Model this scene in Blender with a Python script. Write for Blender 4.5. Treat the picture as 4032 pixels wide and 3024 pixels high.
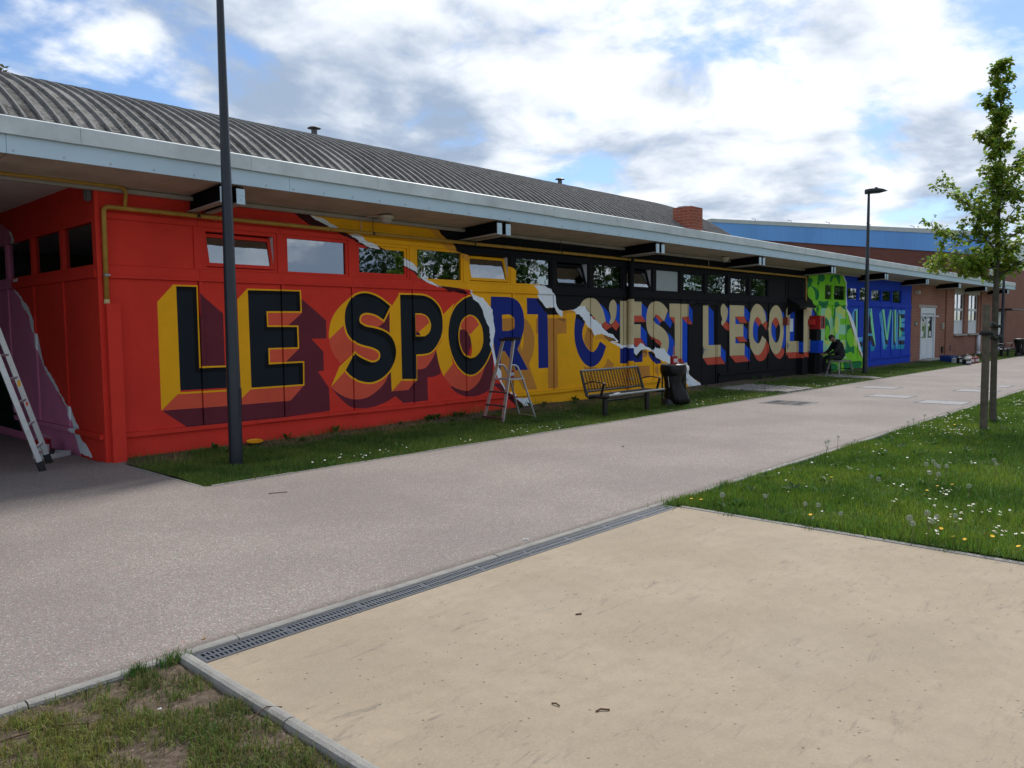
import bpy, bmesh, math, random
import numpy as np
from mathutils import Vector, Matrix, noise as mnoise
from mathutils.geometry import delaunay_2d_cdt, tessellate_polygon

# ------------------------------------------------------------------ scene, camera, sky, sun, exposure
for o in list(bpy.data.objects):
    bpy.data.objects.remove(o, do_unlink=True)
scene = bpy.context.scene
COL = scene.collection
R = math.radians
# world: X runs along the painted wall (away from the camera), Y into the building, Z up; path level is z = 0
CAMR = ((0.68076287, -0.05886366, 0.73013491), (-0.73243606, -0.04113837, 0.67959183), (-0.0099667, -0.99741802, -0.07111934))
cam_d = bpy.data.cameras.new('camera'); cam = bpy.data.objects.new('camera', cam_d); COL.objects.link(cam)
cam_d.sensor_width = 36.0; cam_d.lens = 3086.22 / 4032 * 36.0
cam_d.clip_start = 0.05; cam_d.clip_end = 3000
cam.matrix_world = Matrix(((CAMR[0][0], -CAMR[0][1], -CAMR[0][2], 0.0), (CAMR[1][0], -CAMR[1][1], -CAMR[1][2], 0.0),
                           (CAMR[2][0], -CAMR[2][1], -CAMR[2][2], 1.65), (0, 0, 0, 1)))
scene.camera = cam
SUN_AZ = R(18.0)      # direction of the sun in the XY plane, measured from +X towards +Y (ahead, beyond the right of the view)
SUN_EL = R(52.0)
sun_d = bpy.data.lights.new('sun', 'SUN'); sun = bpy.data.objects.new('sun', sun_d); COL.objects.link(sun)
sun_d.energy = 2.3; sun_d.angle = R(12); sun_d.color = (1.0, 0.955, 0.89)
sdir = Vector((math.cos(SUN_AZ) * math.cos(SUN_EL), math.sin(SUN_AZ) * math.cos(SUN_EL), math.sin(SUN_EL)))
sun.rotation_euler = sdir.to_track_quat('Z', 'Y').to_euler(); sun.location = sdir * 60

world = bpy.data.worlds.new('World'); scene.world = world; world.use_nodes = True
def build_sky():
    nt = world.node_tree; nt.nodes.clear(); N = nt.nodes.new; L = nt.links.new
    def math_n(op, a, b=None, c=None, clamp=False):
        n = N('ShaderNodeMath'); n.operation = op; n.use_clamp = clamp
        for i, v in enumerate((a, b, c)):
            if v is None: continue
            if isinstance(v, (int, float)): n.inputs[i].default_value = v
            else: L(v, n.inputs[i])
        return n.outputs[0]
    def noise(vec, scale, detail, rough, dist=0.0, off=(0, 0, 0)):
        m = N('ShaderNodeVectorMath'); m.operation = 'ADD'; L(vec, m.inputs[0]); m.inputs[1].default_value = off
        n = N('ShaderNodeTexNoise'); n.inputs['Scale'].default_value = scale; n.inputs['Detail'].default_value = detail
        n.inputs['Roughness'].default_value = rough; n.inputs['Distortion'].default_value = dist; L(m.outputs[0], n.inputs['Vector']); return n.outputs['Fac']
    def ramp(v, a, b):
        n = N('ShaderNodeMapRange'); n.interpolation_type = 'SMOOTHSTEP'; L(v, n.inputs['Value'])
        n.inputs['From Min'].default_value = a; n.inputs['From Max'].default_value = b; return n.outputs[0]
    def mix(f, a, b):
        n = N('ShaderNodeMix'); n.data_type = 'RGBA'; L(f, n.inputs[0])
        for i, v in ((6, a), (7, b)):
            if isinstance(v, tuple): n.inputs[i].default_value = v + (1,)
            else: L(v, n.inputs[i])
        return n.outputs[2]
    sky = N('ShaderNodeTexSky'); sky.sky_type = 'NISHITA'; sky.sun_disc = False
    sky.sun_elevation = SUN_EL; sky.sun_rotation = math.pi / 2 - SUN_AZ
    sky.air_density = 1.0; sky.dust_density = 0.6; sky.ozone_density = 1.6
    tc = N('ShaderNodeTexCoord'); sep = N('ShaderNodeSeparateXYZ'); L(tc.outputs['Generated'], sep.inputs[0])
    zz = math_n('ADD', math_n('MAXIMUM', sep.outputs[2], 0.0), 0.24)
    comb = N('ShaderNodeCombineXYZ'); L(math_n('DIVIDE', sep.outputs[0], zz), comb.inputs[0]); L(math_n('DIVIDE', sep.outputs[1], zz), comb.inputs[1])
    P = comb.outputs[0]
    big = noise(P, 1.0, 10.0, 0.57, 0.2, CLOUD_OFF)
    puff = noise(P, 3.4, 9.0, 0.56, 0.25, (3.1 + CLOUD_OFF[1], 8.7, 0))
    broad = noise(P, 0.8, 4.0, 0.5, 0.0, (11.3, 2.2 + CLOUD_OFF[0], 0))
    dens = math_n('ADD', big, math_n('MULTIPLY', math_n('SUBTRACT', puff, 0.5), 0.30))
    cover = ramp(dens, 0.385, 0.475)
    lit = math_n('ADD', math_n('ADD', math_n('MULTIPLY', puff, 0.62), math_n('MULTIPLY', broad, 0.62)), math_n('MULTIPLY', dens, -0.25))
    cloud = mix(ramp(lit, 0.395, 0.615), (2.25, 2.85, 3.8), (6.3, 6.55, 6.9))
    clear = N('ShaderNodeMix'); clear.data_type = 'RGBA'; clear.blend_type = 'MULTIPLY'; clear.inputs[0].default_value = 1.0
    L(sky.outputs[0], clear.inputs[6]); clear.inputs[7].default_value = (0.62, 0.72, 0.85, 1)
    col = mix(cover, clear.outputs[2], cloud)
    bg = N('ShaderNodeBackground'); L(col, bg.inputs[0]); bg.inputs[1].default_value = 0.1
    out = N('ShaderNodeOutputWorld'); L(bg.outputs[0], out.inputs[0])
CLOUD_OFF = (28.945, 22.344, 0.0)
build_sky()
vs = scene.view_settings; vs.view_transform = 'Standard'; vs.look = 'None'; vs.exposure = 0.78; vs.gamma = 1.0; vs.use_curve_mapping = False
scene.render.engine = 'CYCLES'
cy = scene.cycles; cy.max_bounces = 6; cy.diffuse_bounces = 3; cy.glossy_bounces = 3; cy.transmission_bounces = 4; cy.transparent_max_bounces = 6; cy.caustics_reflective = False; cy.caustics_refractive = False
scene.render.resolution_x = 1024; scene.render.resolution_y = 768

# ------------------------------------------------------------------ helpers
RNG = np.random.default_rng(7); random.seed(7)
MATS = {}
def mat(name, color, rough=0.7, var=0.0, vscale=3.0, bump=0.0, bscale=60.0, metal=0.0, spec=0.4, objvar=0.0, attr=None):
    """plain procedural paint / plastic / metal with soft tone variation and fine relief"""
    if name in MATS: return MATS[name]
    m = bpy.data.materials.new(name); m.use_nodes = True; nt = m.node_tree; N = nt.nodes.new; L = nt.links.new
    b = nt.nodes['Principled BSDF']
    b.inputs['Roughness'].default_value = rough; b.inputs['Metallic'].default_value = metal; b.inputs['Specular IOR Level'].default_value = spec
    b.inputs['Base Color'].default_value = tuple(color) + (1,)
    cur = None
    tc = N('ShaderNodeTexCoord')
    geo = N('ShaderNodeNewGeometry')
    if attr:
        a = N('ShaderNodeAttribute'); a.attribute_name = attr; cur = a.outputs['Color']
    if var > 0 or objvar > 0:
        mx = N('ShaderNodeMix'); mx.data_type = 'RGBA'; mx.blend_type = 'MULTIPLY'; mx.inputs[0].default_value = 1.0
        if cur is not None: L(cur, mx.inputs[6])
        else: mx.inputs[6].default_value = tuple(color) + (1,)
        nz = N('ShaderNodeTexNoise'); nz.inputs['Scale'].default_value = vscale; nz.inputs['Detail'].default_value = 6; nz.inputs['Roughness'].default_value = 0.65
        L(geo.outputs['Position'], nz.inputs['Vector'])
        mr = N('ShaderNodeMapRange'); mr.inputs['From Min'].default_value = 0.25; mr.inputs['From Max'].default_value = 0.75
        mr.inputs['To Min'].default_value = 1 - var; mr.inputs['To Max'].default_value = 1 + var; L(nz.outputs['Fac'], mr.inputs['Value'])
        v = mr.outputs[0]
        if objvar > 0:
            oi = N('ShaderNodeObjectInfo'); mo = N('ShaderNodeMapRange'); mo.inputs['To Min'].default_value = 1 - objvar; mo.inputs['To Max'].default_value = 1 + objvar
            L(oi.outputs['Random'], mo.inputs['Value']); mm = N('ShaderNodeMath'); mm.operation = 'MULTIPLY'; L(v, mm.inputs[0]); L(mo.outputs[0], mm.inputs[1]); v = mm.outputs[0]
        cb = N('ShaderNodeCombineColor'); [L(v, cb.inputs[i]) for i in range(3)]
        L(cb.outputs[0], mx.inputs[7]); cur = mx.outputs[2]
    if cur is not None: L(cur, b.inputs['Base Color'])
    if bump > 0:
        nb = N('ShaderNodeTexNoise'); nb.inputs['Scale'].default_value = bscale; nb.inputs['Detail'].default_value = 4
        L(geo.outputs['Position'], nb.inputs['Vector'])
        bp = N('ShaderNodeBump'); bp.inputs['Strength'].default_value = bump; bp.inputs['Distance'].default_value = 0.01
        L(nb.outputs['Fac'], bp.inputs['Height']); L(bp.outputs[0], b.inputs['Normal'])
    MATS[name] = m
    return m

class MB:
    """collects geometry; build() links it as one mesh object"""
    def __init__(s): s.v = []; s.f = []; s.m = []
    def add(s, vs, fs, mi=0):
        o = len(s.v); s.v += [tuple(p) for p in vs]; s.f += [tuple(i + o for i in f) for f in fs]; s.m += [mi] * len(fs)
    def box(s, x0, x1, y0, y1, z0, z1, mi=0, bev=0.0):
        if bev <= 0:
            s.add([(x0,y0,z0),(x1,y0,z0),(x1,y1,z0),(x0,y1,z0),(x0,y0,z1),(x1,y0,z1),(x1,y1,z1),(x0,y1,z1)],
                  [(0,3,2,1),(4,5,6,7),(0,1,5,4),(1,2,6,5),(2,3,7,6),(3,0,4,7)], mi)
        else:
            bm = bmesh.new(); bmesh.ops.create_cube(bm, size=1)
            for v in bm.verts: v.co = ((v.co.x+.5)*(x1-x0)+x0, (v.co.y+.5)*(y1-y0)+y0, (v.co.z+.5)*(z1-z0)+z0)
            bmesh.ops.bevel(bm, geom=bm.edges[:], offset=bev, segments=2, affect='EDGES')
            bm.verts.ensure_lookup_table(); bm.verts.index_update()
            s.add([v.co[:] for v in bm.verts], [[v.index for v in f.verts] for f in bm.faces], mi); bm.free()
    def obox(s, c, ax, ay, az, mi=0):
        """oriented box: centre and three half-axis vectors"""
        c, ax, ay, az = map(Vector, (c, ax, ay, az)); P = []
        for k in (-1, 1):
            for i, j in ((-1,-1),(1,-1),(1,1),(-1,1)): P.append(c + ax*i + ay*j + az*k)
        s.add(P, [(0,3,2,1),(4,5,6,7),(0,1,5,4),(1,2,6,5),(2,3,7,6),(3,0,4,7)], mi)
    def bar(s, a, b, w, h, mi=0, up=(0,0,1)):
        a, b = Vector(a), Vector(b); d = (b-a); u = Vector(up)
        x = d.normalized().cross(u); x = x.normalized() if x.length > 1e-6 else Vector((1,0,0)); y = x.cross(d.normalized())
        s.obox((a+b)/2, d/2, x*(w/2), y*(h/2), mi)
    def tube(s, pts, rad, seg=8, mi=0, cap=True):
        pts = [Vector(p) for p in pts]; n = len(pts); rad = [rad]*n if not hasattr(rad, '__len__') else rad
        up = Vector((0,0,1)); prev = None; rings = []
        for i, p in enumerate(pts):
            d = (pts[min(i+1,n-1)] - pts[max(i-1,0)]).normalized()
            if prev is None:
                x = d.cross(up) if abs(d.z) < .95 else d.cross(Vector((1,0,0)))
            else: x = prev - d*prev.dot(d)
            x.normalize(); prev = x; y = d.cross(x)
            rings.append([p + (x*math.cos(2*math.pi*k/seg) + y*math.sin(2*math.pi*k/seg))*rad[i] for k in range(seg)])
        V = [q for r in rings for q in r]; F = []
        for i in range(n-1):
            for k in range(seg): F.append((i*seg+k, i*seg+(k+1)%seg, (i+1)*seg+(k+1)%seg, (i+1)*seg+k))
        if cap: F.append(tuple(range(seg))[::-1]); F.append(tuple((n-1)*seg+k for k in range(seg)))
        s.add(V, F, mi)
    def lathe(s, prof, c=(0,0,0), seg=20, mi=0, wob=None):
        V = []; n = len(prof)
        for i, (r, z) in enumerate(prof):
            for k in range(seg):
                a = 2*math.pi*k/seg; rr = r if wob is None else r*wob(a, z)
                V.append((c[0]+rr*math.cos(a), c[1]+rr*math.sin(a), c[2]+z))
        F = [(i*seg+k, i*seg+(k+1)%seg, (i+1)*seg+(k+1)%seg, (i+1)*seg+k) for i in range(n-1) for k in range(seg)]
        if prof[0][0] > 1e-4: F.append(tuple(range(seg))[::-1])
        if prof[-1][0] > 1e-4: F.append(tuple((n-1)*seg+k for k in range(seg)))
        s.add(V, F, mi)
    def prism(s, poly, off, mi=0):
        """closed 3-D polygon extruded by a vector"""
        n = len(poly); P = [Vector(p) for p in poly]; Q = [p + Vector(off) for p in P]
        tris = tessellate_polygon([P])
        s.add(P+Q, [tuple(t) for t in tris] + [tuple(i+n for i in t[::-1]) for t in tris] + [(i,(i+1)%n,(i+1)%n+n,i+n) for i in range(n)], mi)
    def mesh(s, name, mats, smooth=False):
        me = bpy.data.meshes.new(name); me.from_pydata(s.v, [], s.f)
        for m in (mats if isinstance(mats, (list, tuple)) else [mats]): me.materials.append(m)
        if any(s.m): me.polygons.foreach_set('material_index', s.m)
        if smooth: me.polygons.foreach_set('use_smooth', [True]*len(me.polygons))
        bm = bmesh.new(); bm.from_mesh(me); bmesh.ops.recalc_face_normals(bm, faces=bm.faces[:]); bm.to_mesh(me); bm.free()
        me.update(); return me
    def build(s, name, mats, parent=None, smooth=False, loc=None):
        return link(name, s.mesh(name, mats, smooth), parent, loc)
def link(name, me, parent=None, loc=None):
    o = bpy.data.objects.new(name, me); COL.objects.link(o)
    if parent is not None: o.parent = parent
    if loc is not None: o.location = loc
    return o
def smooth_angle(o, deg=40):
    me = o.data; me.polygons.foreach_set('use_smooth', [True]*len(me.polygons)); me.set_sharp_from_angle(angle=R(deg)); return o
def tag(o, label, cat, group=None):
    o['label'] = label; o['category'] = cat
    if group: o['group'] = group
    return o
def thing(name, label, cat, loc=(0,0,0), rz=0.0, group=None):
    o = bpy.data.objects.new(name, None); COL.objects.link(o); o.location = loc; o.rotation_euler = (0,0,rz); o.empty_display_size = .2
    return tag(o, label, cat, group)
def struct(o, kind='structure'): o['kind'] = kind; return o
def copy_tree(o, parent=None):
    c = o.copy(); COL.objects.link(c); c.parent = parent
    for ch in list(o.children): copy_tree(ch, c)
    return c
# ------------------------------------------------------------------ materials
PAINT = dict(red=(.67,.043,.027), yellow=(.88,.415,.012), orange=(.70,.098,.052), maroon=(.135,.024,.036), black=(.0135,.0185,.025), jet=(.006,.007,.008),
    shade=(.055,.012,.015), navy=(.014,.028,.20), amber=(.56,.235,.045), ochre=(.68,.31,.04), brown=(.30,.13,.038), ink=(.0095,.0095,.012), tan=(.57,.475,.28),
    rust=(.55,.085,.05), blue=(.010,.075,.56), white=(.80,.85,.90), lime=(.21,.60,.03), dgreen=(.015,.20,.06), mint=(.33,.68,.43), pale=(.55,.70,.16),
    royal=(.013,.055,.50), sky=(.11,.42,.76), lgreen=(.25,.76,.43), char=(.04,.04,.062), aqua=(.02,.33,.48), plum=(.62,.21,.36), bottle=(.006,.022,.016))
PN = list(PAINT)
PM = [mat('wall_paint_'+c, PAINT[c], .72, .11, 1.7, .12, 140, spec=.13) for c in PN]
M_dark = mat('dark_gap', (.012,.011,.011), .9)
M_fascia = mat('fascia_pale_blue', (.47,.61,.69), .45, .07, 1.2, .03, 30, spec=.5)
M_coping = mat('coping_pale_grey', (.55,.60,.60), .5, .20, 2.2, .04, 30, spec=.5)
M_soffit = mat('soffit_concrete', (.46,.385,.32), .9, .22, 3.0, .35, 60)
M_ceiling = mat('passage_ceiling', (.66,.64,.60), .9, .12, 2.0, .2, 60)
M_beam = mat('beam_black', (.006,.006,.007), .8, .1, spec=.08)
M_beamlow = mat('beam_pale_flange', (.36,.33,.30), .7, .1)
M_alu = mat('aluminium', (.52,.54,.56), .38, .12, 14, metal=.75)
M_steel = mat('galvanised', (.45,.46,.47), .45, .15, 20, metal=.7)
M_gas = mat('gas_pipe_ochre', (.40,.225,.035), .55, .22, 9)
M_black = mat('powder_coat_black', (.012,.013,.015), .38, .1, 8)
M_pole = mat('pole_anthracite', (.016,.021,.029), .36, .12, 3, .05, 60)
M_rubber = mat('rubber', (.012,.012,.012), .7)
M_white = mat('white_paint', (.72,.76,.80), .45, .06, 4)
M_whitewood = mat('white_joinery', (.70,.74,.78), .5, .06, 5)
M_stone = mat('sill_stone', (.40,.37,.33), .85, .15, 9)
M_redbox = mat('red_enamel', (.36,.012,.016), .4, .06)
M_redbox2 = mat('red_enamel_frame', (.55,.035,.03), .4, .06)
M_bag = mat('black_bag', (.007,.007,.008), .42, .1, 6, .6, 22, spec=.3)
M_bagw = mat('white_bag', (.70,.72,.72), .35, .1, 10, .5, 30)
M_beige = mat('beige_panel', (.42,.38,.29), .6, .15, 6)
M_bark = mat('bark', (.075,.064,.048), .9, .5, 14, .8, 40)
M_stake = mat('stake_wood', (.105,.088,.064), .9, .45, 10, .7, 40)
M_strap = mat('tie_strap', (.012,.012,.013), .7)
M_tread = mat('ladder_tread', (.085,.035,.032), .6, .2, 10)
M_canred = mat('can_red', (.30,.012,.018), .35, .1, 20)
M_canblack = mat('can_black', (.012,.012,.014), .35)
M_canwhite = mat('can_white', (.50,.51,.51), .4, .15, 25)
M_yplas = mat('yellow_lid_paint', (.80,.38,.01), .35)
M_crate = mat('blue_crate', (.008,.04,.20), .45, .12, 6)
M_wood = mat('brush_wood', (.33,.10,.05), .5)
M_lightbody = mat('lamp_plastic', (.55,.50,.42), .5, .1)
M_vent = mat('vent_metal', (.10,.10,.10), .5, .2, 10, metal=.4)
M_bolt = mat('bolt', (.40,.45,.48), .4, metal=.6)
M_kerb = mat('kerb_concrete', (.225,.217,.20), .9, .25, 7, .5, 110, objvar=.05)
M_cover = mat('cover_concrete', (.255,.25,.255), .85, .2, 12, .4, 90)
M_iron = mat('cast_iron', (.075,.075,.08), .55, .3, 25, .3, 80, metal=.3)
M_grate = mat('grate_galvanised', (.095,.106,.122), .5, .2, 30, .2, 90, metal=.35)
M_paver = mat('paver', (.27,.255,.235), .9, .25, 9, .5, 90, objvar=.16)
M_skin = mat('skin', (.28,.15,.10), .6, .1)
M_cloth = mat('black_jacket', (.011,.012,.014), .85, .2, 10, .4, 40)
M_trouser = mat('dark_trousers', (.013,.012,.012), .9, .2, 10, .4, 40)
M_hair = mat('dark_hair', (.018,.014,.011), .7, .3, 60)
M_shoe = mat('shoe', (.02,.018,.016), .6)
M_dand = mat('seed_head', (.42,.43,.38), .9)
M_stem = mat('flower_stem', (.20,.17,.07), .8)
M_yflower = mat('yellow_petal', (.85,.52,.01), .7)
M_petal = mat('white_petal', (.78,.78,.74), .8)
M_leaf = mat('leaf', (.1,.2,.03), .5, attr='tint', spec=.3)
M_grass = mat('grass_blade', (.08,.15,.03), .6, attr='tint', spec=.25)
def leafy(m, amt):
    nt = m.node_tree; b = nt.nodes['Principled BSDF']; out = nt.nodes['Material Output']
    tr = nt.nodes.new('ShaderNodeBsdfTranslucent'); mx = nt.nodes.new('ShaderNodeMixShader'); mx.inputs[0].default_value = amt
    for l in list(nt.links):
        if l.to_node == b and l.to_socket.name == 'Base Color': nt.links.new(l.from_socket, tr.inputs[0])
    nt.links.new(b.outputs[0], mx.inputs[1]); nt.links.new(tr.outputs[0], mx.inputs[2]); nt.links.new(mx.outputs[0], out.inputs[0])
leafy(M_leaf, .5); leafy(M_grass, .3)
def glass_mat():
    m = bpy.data.materials.new('window_glass'); m.use_nodes = True; nt = m.node_tree; nt.nodes.clear(); N = nt.nodes.new; L = nt.links.new
    t = N('ShaderNodeBsdfTransparent'); t.inputs[0].default_value = (.33,.36,.36,1)
    g = N('ShaderNodeBsdfGlossy'); g.inputs['Roughness'].default_value = .015; g.inputs[0].default_value = (.92,.96,1,1)
    f = N('ShaderNodeFresnel'); f.inputs[0].default_value = 1.5
    ma = N('ShaderNodeMath'); ma.operation = 'MULTIPLY_ADD'; ma.inputs[1].default_value = 1.0; ma.inputs[2].default_value = .30; ma.use_clamp = True
    nz = N('ShaderNodeTexNoise'); nz.inputs['Scale'].default_value = 3.0; geo = N('ShaderNodeNewGeometry'); L(geo.outputs['Position'], nz.inputs['Vector'])
    bp = N('ShaderNodeBump'); bp.inputs['Strength'].default_value = .06; bp.inputs['Distance'].default_value = .02; L(nz.outputs['Fac'], bp.inputs['Height']); L(bp.outputs[0], g.inputs['Normal'])
    mx = N('ShaderNodeMixShader'); L(f.outputs[0], ma.inputs[0]); L(ma.outputs[0], mx.inputs[0]); L(t.outputs[0], mx.inputs[1]); L(g.outputs[0], mx.inputs[2])
    o = N('ShaderNodeOutputMaterial'); L(mx.outputs[0], o.inputs[0]); return m
M_glass = glass_mat()
M_frost = mat('frosted_glass', (.34,.38,.40), .25, .08, 6, spec=.6)
M_glazed_sky = mat('glass_sheet', (.16,.20,.24), .06, spec=.9)

def nodes_of(name):
    m = bpy.data.materials.new(name); m.use_nodes = True; nt = m.node_tree; b = nt.nodes['Principled BSDF']
    N = nt.nodes.new; L = nt.links.new; geo = N('ShaderNodeNewGeometry'); P = geo.outputs['Position']
    def noise(scale, detail=6, rough=.6, vec=None, dist=0.0):
        n = N('ShaderNodeTexNoise'); n.inputs['Scale'].default_value = scale; n.inputs['Detail'].default_value = detail; n.inputs['Roughness'].default_value = rough
        n.inputs['Distortion'].default_value = dist; L(vec if vec is not None else P, n.inputs['Vector']); return n.outputs['Fac']
    def vor(scale, feat='F1', vec=None):
        n = N('ShaderNodeTexVoronoi'); n.feature = feat; n.inputs['Scale'].default_value = scale; L(vec if vec is not None else P, n.inputs['Vector']); return n
    def rng(v, a, b_, c=0.0, d=1.0, sm=True):
        n = N('ShaderNodeMapRange'); n.interpolation_type = 'SMOOTHSTEP' if sm else 'LINEAR'; L(v, n.inputs['Value'])
        for k, x in zip(('From Min','From Max','To Min','To Max'), (a,b_,c,d)): n.inputs[k].default_value = x
        return n.outputs[0]
    def mix(f, a, b_, blend='MIX'):
        n = N('ShaderNodeMix'); n.data_type = 'RGBA'; n.blend_type = blend
        if isinstance(f, (int,float)): n.inputs[0].default_value = f
        else: L(f, n.inputs[0])
        for i, v in ((6,a),(7,b_)):
            if isinstance(v, tuple): n.inputs[i].default_value = v + (1,)
            else: L(v, n.inputs[i])
        return n.outputs[2]
    def mth(op, a, b_):
        n = N('ShaderNodeMath'); n.operation = op
        for i, v in ((0,a),(1,b_)):
            if isinstance(v, (int,float)): n.inputs[i].default_value = v
            else: L(v, n.inputs[i])
        return n.outputs[0]
    def mapv(scale, loc=(0,0,0), rot=(0,0,0)):
        n = N('ShaderNodeMapping'); n.inputs['Scale'].default_value = scale; n.inputs['Location'].default_value = loc; n.inputs['Rotation'].default_value = rot; L(P, n.inputs['Vector']); return n.outputs[0]
    def bump(h, strength, dist):
        n = N('ShaderNodeBump'); n.inputs['Strength'].default_value = strength; n.inputs['Distance'].default_value = dist; L(h, n.inputs['Height']); L(n.outputs[0], b.inputs['Normal'])
    return m, b, N, L, noise, vor, rng, mix, mth, mapv, bump

def asphalt():
    m, b, N, L, noise, vor, rng, mix, mth, mapv, bump = nodes_of('path_resin_gravel')
    v = vor(120); v2 = vor(260)
    g = mix(v.outputs['Color'], (.20,.165,.155), (.46,.405,.385))
    sep = N('ShaderNodeSeparateColor'); L(v.outputs['Color'], sep.inputs[0])
    sep2 = N('ShaderNodeSeparateColor'); L(v2.outputs['Color'], sep2.inputs[0])
    grain = mth('ADD', mth('MULTIPLY', sep.outputs[0], .6), mth('MULTIPLY', sep2.outputs[1], .4))
    c = mix(rng(grain, .15, .85, sm=False), (.168,.145,.128), (.308,.277,.251))
    c = mix(rng(sep.outputs[2], .90, .97), c, (.43,.395,.37))
    c = mix(rng(sep.outputs[1], .90, .98), c, (.33,.20,.17))
    st = noise(.55, 5, .62); c = mix(rng(st, .30, .72), mix(.5, c, (.15,.13,.125)), c)
    sy = N('ShaderNodeSeparateXYZ'); gq = N('ShaderNodeNewGeometry'); L(gq.outputs['Position'], sy.inputs[0])
    nk = noise(14, 6, .7); edge = mth('ADD', mth('ABSOLUTE', mth('SUBTRACT', sy.outputs[1], 5.965), 0.0), mth('MULTIPLY', nk, .16))
    c = mix(mth('MULTIPLY', rng(edge, 1.99, 2.13, 0, .75), mth('MULTIPLY', rng(sy.outputs[1], 8.03, 7.99), mth('MAXIMUM', rng(sy.outputs[0], 3.7, 4.0), rng(sy.outputs[1], 6, 5.5)))), c, (.105,.085,.07))
    st2 = noise(2.2, 6, .7, mapv((.35,1,1))); c = mix(rng(st2, .62, .80, 0, .25), c, (.17,.15,.14))
    L(c, b.inputs['Base Color']); b.inputs['Roughness'].default_value = .85; b.inputs['Specular IOR Level'].default_value = .3
    bump(mth('ADD', v.outputs['Distance'], mth('MULTIPLY', grain, .4)), .55, .006); return m
def slab():
    m, b, N, L, noise, vor, rng, mix, mth, mapv, bump = nodes_of('beige_concrete')
    n1 = noise(1.1, 5, .62); n2 = noise(9, 5, .7); n3 = noise(90, 2, .7)
    c = mix(rng(n1, .3, .7), (.268,.214,.150), (.328,.266,.192))
    c = mix(rng(n2, .38, .70, 0, .40), c, (.222,.178,.127))
    c = mix(rng(n3, .4, .8, 0, .35), c, (.40,.335,.25))
    # brushed smears and dark scuffs
    w = noise(5.0, 6, .75, mapv((.55,2.2,1), rot=(0,0,.25)), .6); area = noise(1.7, 4, .6)
    scuff = mth('MULTIPLY', rng(w, .54, .72), rng(area, .40, .60)); c = mix(mth('MULTIPLY', scuff, .85), c, (.14,.12,.10))
    big = noise(.75, 6, .7, mapv((1,1.6,1), rot=(0,0,.6)), .8); c = mix(rng(big, .50, .66, 0, .30), c, (.245,.215,.175))
    fl = noise(16, 5, .8, mapv((.35,2.6,1), rot=(0,0,.28)), .3); c = mix(mth('MULTIPLY', rng(fl, .56, .70), rng(noise(2.6, 5, .6), .48, .60)), c, (.17,.15,.125))
    w2 = noise(2.2, 6, .72, mapv((1.4,.5,1), rot=(0,0,-.5)), .4); c = mix(rng(w2, .52, .74, 0, .35), c, (.27,.23,.17))
    # pits and small stones
    pv = vor(26); sp = N('ShaderNodeSeparateColor'); L(pv.outputs['Color'], sp.inputs[0])
    pit = mth('MULTIPLY', rng(pv.outputs['Distance'], .20, .10), rng(sp.outputs[0], .80, .86)); c = mix(mth('MULTIPLY', pit, .85), c, (.13,.10,.075))
    pv2 = vor(75); sp2 = N('ShaderNodeSeparateColor'); L(pv2.outputs['Color'], sp2.inputs[0])
    pit2 = mth('MULTIPLY', rng(pv2.outputs['Distance'], .26, .14), rng(sp2.outputs[0], .86, .9)); c = mix(mth('MULTIPLY', pit2, .6), c, (.16,.125,.09))
    L(c, b.inputs['Base Color']); b.inputs['Roughness'].default_value = .82; b.inputs['Specular IOR Level'].default_value = .3
    h = mth('SUBTRACT', mth('ADD', mth('MULTIPLY', n3, .25), mth('MULTIPLY', w, .35)), mth('MULTIPLY', pit, 1.2)); bump(h, .5, .006); return m
def soil():
    m, b, N, L, noise, vor, rng, mix, mth, mapv, bump = nodes_of('soil_and_turf')
    n1 = noise(1.6, 8, .65); n2 = noise(26, 6, .7); far = noise(.35, 5, .6)
    d = mix(rng(n2, .3, .75), (.060,.044,.032), (.165,.125,.092))
    pv = vor(55); sp = N('ShaderNodeSeparateColor'); L(pv.outputs['Color'], sp.inputs[0]); d = mix(mth('MULTIPLY', rng(pv.outputs['Distance'], .3, .15), rng(sp.outputs[0], .86, .9)), d, (.26,.22,.18))
    g = mix(rng(n2, .3, .7), (.026,.052,.012), (.060,.110,.026)); g = mix(rng(far, .3, .7, 0, .5), g, (.075,.12,.03))
    at = N('ShaderNodeSeparateXYZ'); geo = N('ShaderNodeNewGeometry'); L(geo.outputs['Position'], at.inputs[0])
    near_patch = mth('MULTIPLY', rng(at.outputs[0], 1.9, 1.8), rng(at.outputs[1], 4.3, 4.1))       # worn corner beside the slab is bare earth
    wall_edge = mth('MULTIPLY', rng(mth('ADD', at.outputs[1], mth('MULTIPLY', n1, .7)), 10.15, 10.55), rng(at.outputs[1], 12, 11))
    bare = mth('MAXIMUM', mth('MAXIMUM', near_patch, wall_edge), rng(n1, .66, .72))
    L(mix(bare, g, d), b.inputs['Base Color']); b.inputs['Roughness'].default_value = .95; b.inputs['Specular IOR Level'].default_value = .15
    bump(mth('ADD', n2, n1), .8, .02); return m
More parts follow.
